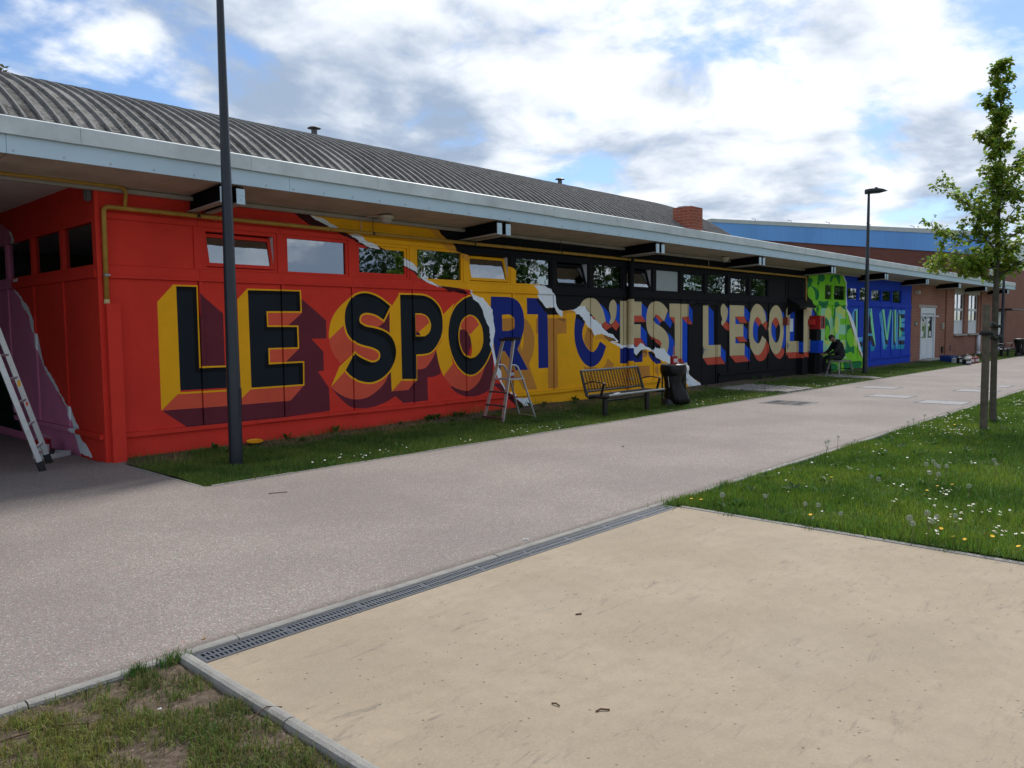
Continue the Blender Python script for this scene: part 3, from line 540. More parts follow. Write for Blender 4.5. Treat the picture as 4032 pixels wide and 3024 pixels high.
('rust',"24.078,0.798 24.912,0.779 25.068,0.591 24.301,0.6",0),
('rust',"23.972,0.792 24.091,0.798 24.102,0.734 23.975,0.71",0),
('blue',"24.921,1.126 25.012,1.096 25.025,0.761 24.934,0.782",0),
('tan',"24.99,2.237 25.976,2.249 25.952,1.917 25.764,1.878 25.802,0.757 25.025,0.779",0),
('rust',"25.048,0.775 25.788,0.753 25.795,0.585 25.076,0.628",0),
('blue',"25.977,2.221 26.212,1.994 25.904,1.935",0),
('dgreen',"25.643,3.356 25.649,3.209 25.557,2.912 25.597,2.599 25.81,2.519 25.972,2.437 26.006,2.268 26.312,2.057 26.48,1.971 26.653,1.799 26.683,1.145 26.743,1.034 26.982,0.721 26.994,0.477 27.345,0.286 27.708,0.001 27.742,-0.68 39.769,-1.473 39.149,4.992 25.612,4.107",0),
('lime',"25.612,4.107 25.649,3.209 25.557,2.912 25.597,2.599 25.81,2.519 25.972,2.437 26.006,2.268 26.312,2.057 26.48,1.971 26.653,1.799 26.683,1.145 26.743,1.034 26.982,0.721 26.994,0.477 27.345,0.286 27.708,0.001 27.742,-0.68 39.769,-1.473 39.149,4.992",0),
('dgreen',"25.502,2.994,1 25.728,3.212,1 25.942,3.136,1 25.871,2.954,1 26.22,2.901,1 26.472,2.748,1 26.453,2.554,1 26.239,2.485,1 26.145,2.771,1 25.792,2.937,1 25.587,2.829,1",0),
('dgreen',"26.498,3.393,1 26.886,3.367,1 27.006,3.22,1 26.759,3.113,1 26.538,3.116,1 26.434,2.983,1 26.348,3.087,1",0),
('dgreen',"27.515,3.328,1 27.775,3.372,1 28.279,3.405,1 28.381,3.206,1 28.266,3.077,1 28.077,3.262,1 27.777,3.328,1 27.61,3.155,1 27.438,3.126,1",0),
('dgreen',"26.458,2.457,1 26.902,2.443,1 27.297,2.483,1 27.247,2.328,1 26.909,2.29,1 26.519,2.318,1",0),
('dgreen',"27.826,2.37,1 28.117,2.476,1 28.336,2.333,1 28.01,2.249,1",0),
('dgreen',"28.826,2.351,1 29.051,2.239,1 28.682,2.143,1 28.581,2.302,1",0),
('dgreen',"26.797,2.289,1 27.192,2.294,1 27.254,2.185,1 26.691,2.179,1",0),
('dgreen',"27.211,1.887,1 27.59,1.799,1 27.843,2.023,1 27.834,2.202,1 28.13,2.228,1 28.321,2.026,1 28.061,1.821,1 27.866,1.574,1 27.626,1.665,1",0),
('dgreen',"28.993,1.567,1 29.336,1.659,1 29.567,1.552,1 29.222,1.426,1 29.144,1.124,1 29.511,0.835,1 29.867,0.874,1 29.884,0.588,1 29.521,0.658,1 29.141,0.611,1 28.855,0.666,1 29.019,1.103,1",0),
('dgreen',"27.665,0.296,1 28.233,0.227,1 28.301,0.087,1 27.942,0.058,1 27.769,-0.025,1",0),
('dgreen',"28.874,0.317,1 29.352,0.24,1 29.803,0.282,1 30.537,0.278,1 30.75,0.148,1 30.287,-0.05,1 29.684,0.073,1 29.241,-0.049,1 28.918,0.083,1",0),
('dgreen',"26.355,2.315,1 26.47,2.187,1 26.396,2.014,1 26.651,1.842,1 26.545,1.733,1 26.314,2.014,1",0),
('mint',"26.689,2.222 27.196,2.206,1 27.671,1.933,1 27.84,1.507,1 27.774,1.058,1 27.437,0.774,1 26.982,0.721 26.743,1.034",0),
('pale',"27.636,2.044,1 27.603,1.938,1 27.5,1.86,1 27.357,1.832,1 27.212,1.86,1 27.105,1.936,1 27.062,2.04,1 27.095,2.145,1 27.195,2.222,1 27.337,2.252,1 27.482,2.226,1 27.592,2.15,1",0),
('pale',"26.948,1.448 27.099,1.248,1 27.306,1.111,1 27.561,1.218,1 27.689,1.575 27.759,1.35,1 27.655,1.083,1 27.372,0.932,1 27.11,1.027,1 26.958,1.25,1",0),
('dgreen',"27.07,1.865,1 27.359,1.799,1 27.545,1.531,1 27.473,1.22,1 27.305,1.122 27.104,1.137",0),
('lime',"27.512,1.387,1 27.49,1.259,1 27.418,1.166,1 27.316,1.133,1 27.211,1.169,1 27.131,1.264,1 27.098,1.391,1 27.119,1.518,1 27.19,1.61,1 27.291,1.644,1 27.397,1.609,1 27.478,1.515,1",0),
('mint',"27.999,2.215 28.958,2.219 28.977,1.868 28.451,1.867 28.462,1.662 29.02,1.655 29.039,1.3 28.359,1.309 28.369,1.115 29.051,1.091 29.07,0.753 28.085,0.779",0),
('pale',"28.711,2.177,1 28.669,2.108,1 28.548,2.057,1 28.381,2.038,1 28.214,2.055,1 28.091,2.104,1 28.043,2.171,1 28.084,2.239,1 28.202,2.29,1 28.367,2.31,1 28.536,2.294,1 28.662,2.246,1",0),
('pale',"28.365,1.662,1 28.346,1.491,1 28.277,1.367,1 28.177,1.323,1 28.072,1.369,1 27.992,1.494,1 27.956,1.664,1 27.975,1.833,1 28.042,1.956,1 28.142,2.002,1 28.246,1.957,1 28.328,1.833,1",0),
('pale',"28.967,2.053,1 28.946,1.972,1 28.881,1.913,1 28.788,1.891,1 28.694,1.912,1 28.623,1.971,1 28.595,2.051,1 28.615,2.131,1 28.679,2.19,1 28.771,2.212,1 28.865,2.192,1 28.937,2.134,1",0),
('pale',"28.996,0.941,1 28.975,0.872,1 28.909,0.822,1 28.816,0.806,1 28.722,0.827,1 28.651,0.879,1 28.623,0.949,1 28.644,1.018,1 28.709,1.067,1 28.801,1.084,1 28.896,1.064,1 28.967,1.011,1",0),
('pale',"29.846,1.231 30.083,1.132 30.203,0.795 29.866,0.898",0),
('brown',"29.088,2.123 29.457,1.799 29.808,1.326 29.849,1.183 29.64,1.422 29.326,1.846",0),
('brown',"30.202,0.807 30.446,0.668 30.621,0.566 30.736,0.368 30.595,0.446 30.311,0.672",0),
('royal',"28.597,4.302 28.644,3.42 28.838,3.268 28.935,3.203 28.976,2.445 29.049,2.262 29.382,1.986 29.724,1.658 30.072,1.323 30.293,0.96 30.58,0.688 30.805,0.365 30.896,-0.888 39.769,-1.473 39.149,4.992",0),
('sky',"29.853,2.236 29.634,2.081 29.657,1.681 29.867,1.444 29.824,2.177",0),
('char',"29.838,2.153 30.009,2.155 30.06,1.299 29.881,1.42",0),
('lgreen',"30.005,2.226 30.164,2.232 30.211,1.226 30.045,1.323",0),
('sky',"29.821,2.236 30.164,2.235 30.009,2.155 29.839,2.142",0),
('sky',"30.28,1.177 30.789,1.181 30.697,1.001 30.323,1.02",0),
('char',"30.357,1.012 30.697,1.005 30.79,0.829 30.503,0.835",0),
('aqua',"30.504,0.823 31.054,0.81 30.891,0.655 30.649,0.674",0),
('sky',"31.279,2.24 31.525,2.262 31.418,1.947 31.217,1.554 30.784,0.707 31.008,1.556",0),
('char',"31.411,2.045 31.547,2.144 31.808,1.228 31.379,1.221",0),
('lgreen',"31.51,2.267 31.682,2.264 32.21,0.883 32.185,0.808 31.845,1.202 31.485,1.996",0),
('sky',"31.268,1.309 31.767,1.303 31.809,1.21 31.274,1.218",0),
('char',"31.098,1.22 31.845,1.215 32.178,0.808 31.871,0.815 31.714,1.005 31.112,1.005",0),
('aqua',"31.611,0.933 31.836,0.804 32.201,0.795 31.993,0.625 31.703,0.62",0),
('sky',"32.849,2.244 32.559,2.077 33.114,0.645 33.409,0.844",0),
('sky',"33.818,2.241 34.034,2.238 33.605,1.385 33.544,1.36 33.569,1.877",0),
('char',"32.837,2.193 33.004,2.195 33.55,1.061 33.82,2.216 33.941,2.191 33.708,1.046 33.629,0.839 33.37,0.845",0),
('lgreen',"32.887,2.237 33.139,2.24 33.52,1.256 33.898,2.242 34.034,2.238 33.649,0.995 33.432,1.063",0),
('aqua',"33.371,0.832 33.646,0.826 33.424,0.642 33.114,0.65",0),
('sky',"34.258,2.251 34.029,2.087 34.137,0.644 34.327,0.811 34.272,2.062",0),
('char',"34.23,2.193 34.425,2.195 34.503,0.953 34.613,0.804 34.335,0.81",0),
('lgreen',"34.405,2.242 34.626,2.245 34.651,0.843 34.501,0.979",0),
('aqua',"34.328,0.797 34.598,0.791 34.422,0.623 34.162,0.63",0),
('sky',"34.9,2.231 34.722,2.065 34.668,0.63 34.944,0.81",0),
('char',"34.859,2.119 35.095,2.094 35.115,0.981 34.917,0.945",0),
('lgreen',"35.08,2.067 35.321,1.907 35.347,1.045 35.079,1.022",0),
('sky',"34.917,2.234 35.783,2.235 35.779,2.072 35.08,2.067",0),
('char',"35.097,2.067 35.607,2.071 35.775,1.909 35.279,1.902",0),
('sky',"35.297,1.894 35.811,1.901 35.719,1.751 35.309,1.741",0),
('sky',"35.314,1.679 35.767,1.691 35.738,1.515 35.309,1.525",0),
('char',"35.098,1.518 35.609,1.515 35.752,1.351 35.323,1.35",0),
('aqua',"35.341,1.342 35.796,1.337 35.766,1.174 35.335,1.193",0),
('sky',"35.087,1.129 35.839,1.132 35.826,0.968 35.057,0.977",0),
('char',"35.057,0.974 35.696,0.968 35.813,0.805 34.928,0.811",0),
('aqua',"34.945,0.797 35.867,0.79 35.683,0.603 34.668,0.63",0),
('white',"6.774,3.444 6.854,3.4 6.976,3.385 7.14,3.312 7.309,3.247 7.394,3.209 7.307,3.193 7.223,3.231 7.035,3.291 6.892,3.339 6.812,3.383",0),
('white',"7.502,3.173 7.703,3.18 7.859,3.072 8.067,3.031 8.136,2.97 7.926,2.987 7.699,3.057",0),
('white',"8.303,2.981 8.633,2.867 8.77,2.797 8.96,2.678 9.023,2.582 9.1,2.526 9.232,2.48 9.393,2.415 9.475,2.402 9.284,2.416 9.099,2.47 8.975,2.556 8.843,2.649 8.629,2.729",0),
('white',"9.072,2.503 9.148,2.492 9.244,2.456 9.359,2.406 9.477,2.384 9.359,2.392 9.262,2.432",0),
('white',"10.14,2.368 10.182,2.35 10.256,2.272 10.406,2.237 10.505,2.224 10.559,2.163 10.691,2.064 10.757,2.002 10.756,1.923 10.776,1.797 10.808,1.671 10.818,1.592 10.794,1.497 10.769,1.339 10.757,1.292 10.8,1.196 10.822,1.1 10.854,1.003 10.887,0.906 10.944,0.856 10.978,0.806 10.989,0.725 10.964,0.662 10.987,0.612 11.078,0.481 11.12,0.418 11.096,0.425 10.986,0.561 10.941,0.628 10.884,0.69 10.851,0.764 10.829,0.861 10.785,0.974 10.764,1.07 10.743,1.166 10.711,1.262 10.667,1.349 10.698,1.42 10.67,1.483 10.686,1.53 10.664,1.578 10.672,1.609 10.662,1.672 10.596,1.75 10.575,1.797 10.521,1.891 10.5,1.968 10.479,2.014 10.436,2.068 10.383,2.129 10.318,2.159 10.244,2.196 10.223,2.256 10.161,2.323",0),
('white',"11.219,0.395 11.338,0.363 11.362,0.312 11.313,0.307 11.458,0.272 11.63,0.243 11.754,0.251 11.854,0.151 11.929,0.069 11.802,0.063 11.652,0.083 11.506,0.186 11.409,0.243 11.301,0.3",0),
('white',"11.946,2.512 12.292,2.515 12.37,2.467 12.488,2.445 12.54,2.361 12.607,2.312 12.646,2.261 12.654,2.158 12.699,2.073 12.766,2.022 12.875,1.997 12.861,1.971 12.861,1.885 12.833,1.876 12.738,1.936 12.644,2.021 12.577,2.072 12.445,2.079 12.392,2.052 12.326,2.06 12.287,2.093 12.21,2.168 12.146,2.209 12.083,2.283 12.058,2.349 12.084,2.4 12.008,2.456",0),
('white',"13.081,2.032 13.256,2.034 13.356,2.069 13.424,2.105 13.639,2.115 13.684,2.052 13.799,1.969 13.827,1.899 13.892,1.857 14.009,1.815 14.103,1.772 14.223,1.715 14.271,1.643 14.392,1.57 14.49,1.511 14.613,1.495 14.676,1.487 14.763,1.405 14.89,1.322 14.738,1.303 14.588,1.313 14.839,1.274 15.017,1.241 15.121,1.228 15.396,1.244 15.436,1.191 15.543,1.181 15.623,1.163 15.704,1.207 15.786,1.267 15.909,1.241 16.034,1.169 16.175,1.142 16.302,1.068 16.373,1.113 16.431,1.162 16.488,1.126 16.633,1.107 16.839,1.117 16.899,1.052 17.034,0.951 17.11,0.901 17.263,0.847 17.355,0.819 17.511,0.74 17.669,0.651 17.797,0.53 18.006,0.47 18.088,0.382 18.22,0.325 18.353,0.25 18.639,0.148 18.69,0.094 18.19,0.056 18.043,0.065 17.929,0.19 17.799,0.33 17.513,0.543 17.112,0.707 16.723,0.826 16.664,0.836 16.461,0.906 16.403,0.971 16.302,1.053 16.063,1.106 15.855,1.111 15.759,1.068 15.678,1.009 15.61,0.973 15.516,1.045 15.396,1.063 15.277,1.164 15.134,1.19 15.03,1.148 14.915,1.203 14.738,1.259 14.551,1.314 14.663,1.334 14.814,1.338 14.738,1.376 14.564,1.43 14.367,1.469 14.27,1.499 14.126,1.487 13.96,1.475 13.89,1.561 13.844,1.617 13.751,1.66 13.671,1.717 13.637,1.787 13.501,1.884 13.434,1.932 13.333,1.938 13.267,2.007",0),
('white',"28.598,3.486 28.706,3.423 28.934,3.226 28.999,3.182 28.974,2.722 29.071,2.447 29.044,2.354 29.115,2.216 29.442,2.056 29.714,1.823 30.062,1.49 30.211,1.226 30.427,0.982 30.647,0.711 30.81,0.511 30.82,0.34 30.62,0.59 30.302,0.816 30.086,1.084 29.77,1.421 29.526,1.705 29.321,1.939 29.12,2.124 28.955,2.261 28.93,2.721 28.924,3.18 28.776,3.266",0),
]
MURAL_SIDE=[
('red',"10,-1 22,-1 22,5 10,5",0),
('plum',"14.507,3.387 13.976,3.215 13.884,3.126 13.957,3.028 13.886,2.966 13.873,2.892 13.977,2.77 13.994,2.528 13.951,2.469 14.003,2.406 13.901,2.297 13.633,2.158 13.67,2.081 13.563,2.044 13.27,1.814 13.08,1.66 13.088,1.456 12.964,1.406 12.783,1.241 12.605,1.079 12.289,0.894 12.035,0.679 11.817,0.597 11.702,0.446 11.628,0.341 11.516,0.193 11.388,0.018 11.338,-0.086 22.955,-1.361 21.131,4.523",0),
('bottle',"13.92,0.11 17.5,0.11 17.5,1.25 14.9,1",0),
('white',"14.109,3.243 13.939,3.195 13.871,3.125 13.775,3.061 13.833,3.034 13.872,2.973 13.755,2.948 13.754,2.884 13.86,2.887 13.913,2.968 13.97,3.029 13.909,3.064 14.002,3.152",0),
('white',"13.936,2.476 13.707,2.481 13.717,2.426 13.916,2.435",0),
('white',"14.005,2.321 13.807,2.278 13.62,2.201 13.52,2.129 13.338,2.055 13.219,1.95 13.081,1.812 13.054,1.659 12.938,1.625 12.853,1.441 12.777,1.275 12.716,1.176 12.505,1.082 12.281,0.943 12.066,0.791 11.853,0.658 11.718,0.65 11.563,0.487 11.406,0.359 11.456,0.316 11.3,0.197 11.138,0.143 10.969,0.015 11.156,0.011 11.409,0.023 11.501,0.148 11.632,0.309 11.699,0.311 11.695,0.344 11.627,0.349 11.702,0.446 11.821,0.565 11.858,0.626 12.116,0.772 12.335,0.908 12.61,1.046 12.788,1.208 12.987,1.423 13.088,1.456 13.089,1.609 13.23,1.728 13.334,1.918 13.616,2.062 13.654,2.168",0),
]
# ------------------------------------------------------------------ ground, path, slab, kerbs
def grid_sheet(name, x0, x1, y0, y1, z, m, nx=1, ny=1, zf=None):
    xs = np.linspace(x0, x1, nx+1); ys = np.linspace(y0, y1, ny+1); V = []; F = []
    for j in range(ny+1):
        for i in range(nx+1): V.append((xs[i], ys[j], z + (zf(xs[i], ys[j]) if zf else 0)))
    for j in range(ny):
        for i in range(nx): a = j*(nx+1)+i; F.append((a, a+1, a+nx+2, a+nx+1))
    mb = MB(); mb.add(V, F); return mb.build(name, m)
struct(grid_sheet('ground', -700, 1100, -900, 900, -.075, M_soil))
def lump(x, y, s=1.0): return mnoise.noise((x*s, y*s, 3.3))
def turf(x, y):
    return .016*lump(x, y, .9) + .010*lump(x+7, y, 2.3)
# grass areas (earth surface); blades are added further down
def lawn_z(x, y):
    return -.012 + turf(x, y) + .035*max(0, min(1, (3.4-y)/2.5))
struct(grid_sheet('lawn', 6.27, 60, -14, 3.865, 0, M_soil, 260, 90, lawn_z))
def strip_z(x, y):
    e = max(0, min(1, (y-8.02)/.5)); up = max(0, min(1, (y-9.6)/.7))
    w = max(0, min(1, (x-6)/5)) * max(0, min(1, (26-x)/5))
    return -.018 + e*.022 + turf(x, y)*e + up*(.02+.06*w)
def strip_x0(y):                                        # the turf ends in a curve at the building corner
    t = (y-8.0)/2.5
    return 3.80 + (.18*max(0, t-.85)/.15 if t > .85 else 0)
def build_strip():
    xs = np.concatenate([np.linspace(0, 1, 3)[:0], np.linspace(3.8, 60, 300)]); ys = np.linspace(8.0, 10.62, 27); V = []; F = []
    for y in ys:
        for x in xs:
            xx = max(x, strip_x0(y)); V.append((xx, y, strip_z(xx, y)))
    n = len(xs)
    for j in range(len(ys)-1):
        for i in range(n-1): a = j*n+i; F.append((a, a+1, a+n+1, a+n))
    mb = MB(); mb.add(V, F); return mb.build('grass_verge', M_soil)
struct(build_strip())
def corner_z(x, y): return -.012 + .016*lump(x*2, y*2) + .010*lump(x*6, y*6) + .006*lump(x*17, y*17)
struct(grid_sheet('bare_earth', -6, 1.655, -8, 3.862, 0, M_soil, 220, 320, corner_z))
def flat(name, poly, z, m, thick=.06):
    mb = MB(); mb.prism([(x, y, z-thick) for x, y in poly], (0, 0, thick)); return struct(mb.build(name, m))
path_poly = [(-40,3.935),(120,3.935),(120,7.99),(3.86,7.99),(3.80,8.02),(3.80,9.95),(3.86,10.20),(3.97,10.42),(3.97,10.62),(3.66,10.62),(3.66,22.3),(-40,22.3)]
flat('path', path_poly, 0, M_asphalt)
flat('concrete_slab', [(1.725,-12),(6.20,-12),(6.20,3.70),(1.725,3.70)], .004, M_slab, .10)

def kerb_run(parent, name, a, b, w, L, z0=-.08, z1=.012, r=.018, m=None):
    """kerb stones laid end to end with open joints, rounded top edges; each stone is a part"""
    a, b = Vector(a), Vector(b); d = b-a; n = max(1, round(d.length/L)); u = d.normalized(); side = Vector((-u.y, u.x, 0)); ln = d.length/n
    mb = MB(); prof = [(-w/2,z0),(w/2,z0),(w/2,z1-r),(w/2-r*.3,z1-r*.3),(w/2-r,z1),(-w/2+r,z1),(-w/2+r*.3,z1-r*.3),(-w/2,z1-r)]
    mb.prism([(0, p[0], p[1]) for p in prof], (ln-.007, 0, 0)); me = mb.mesh(name, m or M_kerb)
    ang = math.atan2(u.y, u.x)
    for i in range(n):
        p = a + u*(i*ln+.0035); o = link(name, me, parent); o.location = (p.x, p.y, random.uniform(-.003,.003)); o.rotation_euler = (0, random.uniform(-.002,.002), ang+random.uniform(-.0025,.0025))
def kerb_root(name):
    o = bpy.data.objects.new(name, None); COL.objects.link(o); return struct(o)
k = kerb_root('path_kerb')
kerb_run(k, 'kerb_stone', (-8,3.897,0), (1.99,3.897,0), .072, 1.0)
kerb_run(k, 'kerb_stone', (1.99,3.897,0), (60,3.897,0), .072, 1.0)
k = kerb_root('slab_kerb')
kerb_run(k, 'kerb_stone', (1.688,-6,0), (1.688,3.852,0), .068, 1.0, z1=.022, r=.024)
k = kerb_root('verge_edging')
kerb_run(k, 'edging_stone', (3.86,8.0,0), (60,8.0,0), .03, 1.0, z1=.006, r=.006)
kerb_run(k, 'edging_stone', (3.775,8.03,0), (3.775,9.9,0), .04, 1.0, z1=.006, r=.008)
k = kerb_root('slab_edging')
kerb_run(k, 'edging_stone', (6.236,-10,0), (6.236,3.70,0), .064, 1.0, z1=.008, r=.010)

# drain channel: one grating of two slotted rows per half metre
dr = thing('drain_channel', 'long galvanised slotted drain channel along the beige slab edge', 'drain', (1.725,3.78,0))
def drain():
    y0, y1 = 3.706-3.78, 3.858-3.78
    mb = MB(); L = 4.475
    mb.box(0, L, y0, y0+.012, -.09, .004); mb.box(0, L, y1-.012, y1, -.09, .004); mb.box(0, L, y0+.012, y1-.012, -.09, -.075)
    mb.box(0, .012, y0+.012, y1-.012, -.074, .003); mb.box(L-.012, L, y0+.012, y1-.012, -.074, .003)
    mb.build('channel_trough', M_iron, dr)
    g = MB(); gl = .494; p = .0245; ya, yb = y0+.014, y1-.014; mid = (ya+yb)/2
    for (u, v) in ((ya, ya+.014), (mid-.009, mid+.009), (yb-.014, yb)): g.box(0, gl, u, v, -.022, .002)
    n = int(gl/p)
    for r, (u, v) in enumerate(((ya+.014, mid-.009), (mid+.009, yb-.014))):
        g.box(0, .018, u, v, -.02, .0018)
        for i in range(n):
            x = .018 + i*p + .012 + (.004 if r else 0)
            if x+.0125 < gl: g.box(x, x+.0125, u, v, -.02, .0018)
        g.box(gl-.006, gl, u, v, -.02, .0018)
    me = g.mesh('grating', M_grate)
    for i in range(9): link('grating', me, dr, (.0125+i*.4955, 0, random.uniform(-.001,.001)))
drain()

# paved strips between the doors and the path
def pavers(name, corners, nu, nv, z):
    o = bpy.data.objects.new(name, None); COL.objects.link(o); struct(o)
    A, B, C, D = [Vector((c[0], c[1], 0)) for c in corners]
    u = (B-A); lu = u.length/nu; lv = (D-A).length/nv
    mb = MB(); mb.box(-lu/2+.012, lu/2-.012, -lv/2+.010, lv/2-.010, -.06, 0, bev=.008); me = mb.mesh('paver', M_paver); ang = math.atan2(u.y, u.x)
    for j in range(nv):
        for i in range(nu):
            s = (i+.5 + (.5 if j % 2 else 0))/nu; t = (j+.5)/nv
            if s > 1: continue
            p = A.lerp(B, s).lerp(D.lerp(C, s), t)
            q = link('paver', me, o); q.location = (p.x, p.y, z+random.uniform(-.006,.006)); q.rotation_euler = (random.uniform(-.012,.012), random.uniform(-.012,.012), ang+random.uniform(-.03,.03))
pavers('paved_strip', [(18.45,8.03),(20.05,8.03),(20.4,10.45),(18.4,10.45)], 8, 15, .045)
pavers('paved_path', [(24.75,8.03),(25.3,8.03),(26.6,10.45),(24.9,10.45)], 3, 9, .03)

# inspection covers on the path
def cover(label, cx, cy, lx, ly, kind):
    t = thing('manhole_cover', label, 'manhole cover', (cx, cy, 0), 0, 'inspection covers set in the path')
    a, b = lx/2, ly/2; mb = MB()
    for (x0,x1,y0,y1) in ((-a,a,-b,-b+.03),(-a,a,b-.03,b),(-a,-a+.03,-b+.03,b-.03),(a-.03,a,-b+.03,b-.03)): mb.box(x0,x1,y0,y1,-.04,.005)
    mb.build('frame', M_iron, t)
    mb = MB()
    if kind == 'cast':
        mb.box(-a+.036, a-.036, -b+.036, b-.036, -.04, .0025)
        mb.build('lid', M_cover, t); k = MB()
        nx, ny = 15, 15
        for i in range(nx):
            for j in range(ny):
                x = -a+.07+(i+.5)*(lx-.14)/nx; y = -b+.07+(j+.5)*(ly-.14)/ny
                if abs(j-7) < 3 and abs(i-7) < 6: continue
                k.box(x-.013, x+.013, y-.013, y+.013, .0028, .009)
        k.build('tread_studs', M_iron, t)
        lt = MB()
        for i in range(8):
            x = -a+.16+i*(lx-.32)/8
            lt.box(x, x+.028, -.10, .10, .0028, .010); 
            if i % 2: lt.box(x+.03, x+.06, .06, .10, .0028, .010)
            else: lt.box(x+.03, x+.06, -.10, -.06, .0028, .010)
        lt.build('raised_marks', M_iron, t)
    else:
        mb.box(-a+.045, a-.045, -b+.045, b-.045, -.04, .004); mb.build('lid', M_cover, t)
        k = MB()
        for sx in (-1, 1): k.box(sx*(a-.14)-.03, sx*(a-.14)+.03, -.012, .012, .0042, .0065)
        k.build('lifting_slot', M_iron, t)
cover('square cast iron cover with raised studs, nearest the verge by the bin', 16.2, 7.03, .86, .96, 'cast')
cover('pale rectangular inspection cover beside the verge near the middle lamp post', 21.6, 6.93, .80, .97, 'inset')
cover('pale inspection cover in the middle of the path, scratched grey centre', 19.1, 5.87, .78, .95, 'inset')
cover('brightest pale inspection cover beside the flowery lawn edge', 18.2, 4.55, .82, .93, 'inset')
cover('pale inspection cover seen just left of the tree stake', 21.85, 4.72, .80, .92, 'inset')
cover('farthest inspection cover, half hidden behind the tree trunk', 23.7, 4.68, .75, .70, 'inset')
# ------------------------------------------------------------------ the painted building
YW = 10.5; X0W = 3.72; XE = 36.62
J = lambda k: 5.01 + 1.2617*k
bld = thing('long_building', 'long low building with torn paper mural and ribbed barrel roof', 'building', (X0W, YW, 0))
BO = Vector((X0W, YW, 0))
def place(o): o.location = o.location - BO; return o      # children are written in world coordinates
def bpart(mb, name, mats, smooth=False, parent=None):
    o = mb.build(name, mats, parent or bld, smooth)
    if parent is None: place(o)
    return o
def parse(s):
    return [tuple(float(v) for v in t.split(',')) for t in s.split()]
def curve(pts, n=5):
    """closed outline; points flagged 1 are rounded (Catmull-Rom), the others are corners"""
    m = len(pts); out = []
    for i in range(m):
        p0, p1, p2, p3 = pts[i-1], pts[i], pts[(i+1) % m], pts[(i+2) % m]
        out.append(p1[:2]); s1, s2 = len(p1) > 2, len(p2) > 2
        if not (s1 or s2): continue
        a, b = np.array(p1[:2]), np.array(p2[:2])
        ta = (b-np.array(p0[:2]))/2 if s1 else (b-a); tb = (np.array(p3[:2])-a)/2 if s2 else (b-a)
        for k in range(1, n):
            t = k/n; h = (2*t**3-3*t**2+1)*a + (t**3-2*t**2+t)*ta + (-2*t**3+3*t**2)*b + (t**3-t**2)*tb
            out.append((float(h[0]), float(h[1])))
    return out
def ragged(p, amp=.013, step=.055):
    """torn paper edge: the outline broken into small irregular teeth"""
    rg = random.Random(len(p)*7919+int(p[0][0]*100)); out = []
    for i in range(len(p)):
        a, b = Vector(p[i]), Vector(p[(i+1) % len(p)]); d = b-a; n = max(1, int(d.length/step)); q = Vector((-d.y, d.x)).normalized() if d.length > 1e-6 else Vector((0,0)); out.append(tuple(a))
        for k in range(1, n): out.append(tuple(a+d*((k+rg.uniform(-.3,.3))/n)+q*rg.uniform(-amp,amp)))
    return out
def offset(poly, w):
    P = np.array(poly); n = len(P); area = .5*np.sum(P[:,0]*np.roll(P[:,1],-1)-np.roll(P[:,0],-1)*P[:,1]); s = 1 if area > 0 else -1
    d1 = P-np.roll(P,1,0); d2 = np.roll(P,-1,0)-P
    n1 = s*np.stack([d1[:,1],-d1[:,0]],1); n1 /= np.linalg.norm(n1,axis=1,keepdims=True)+1e-9
    n2 = s*np.stack([d2[:,1],-d2[:,0]],1); n2 /= np.linalg.norm(n2,axis=1,keepdims=True)+1e-9
    b = n1+n2; L = np.linalg.norm(b,axis=1,keepdims=True); b = b/(L+1e-9); k = np.clip(2/(L+1e-6), 1, 2.2)
    return [tuple(q) for q in (P + b*k*w)]
def inside(poly, pts):
    P = np.array(poly); x, y = pts[:,0], pts[:,1]; r = np.zeros(len(pts), bool)
    x0, y0 = P[:,0], P[:,1]; x1, y1 = np.roll(x0,-1), np.roll(y0,-1)
    for i in range(len(P)):
        c = (y0[i] > y) != (y1[i] > y)
        if not c.any(): continue
        xi = (x1[i]-x0[i])*(y-y0[i])/((y1[i]-y0[i]) if y1[i] != y0[i] else 1e-9)+x0[i]
        r ^= c & (x < xi)
    return r
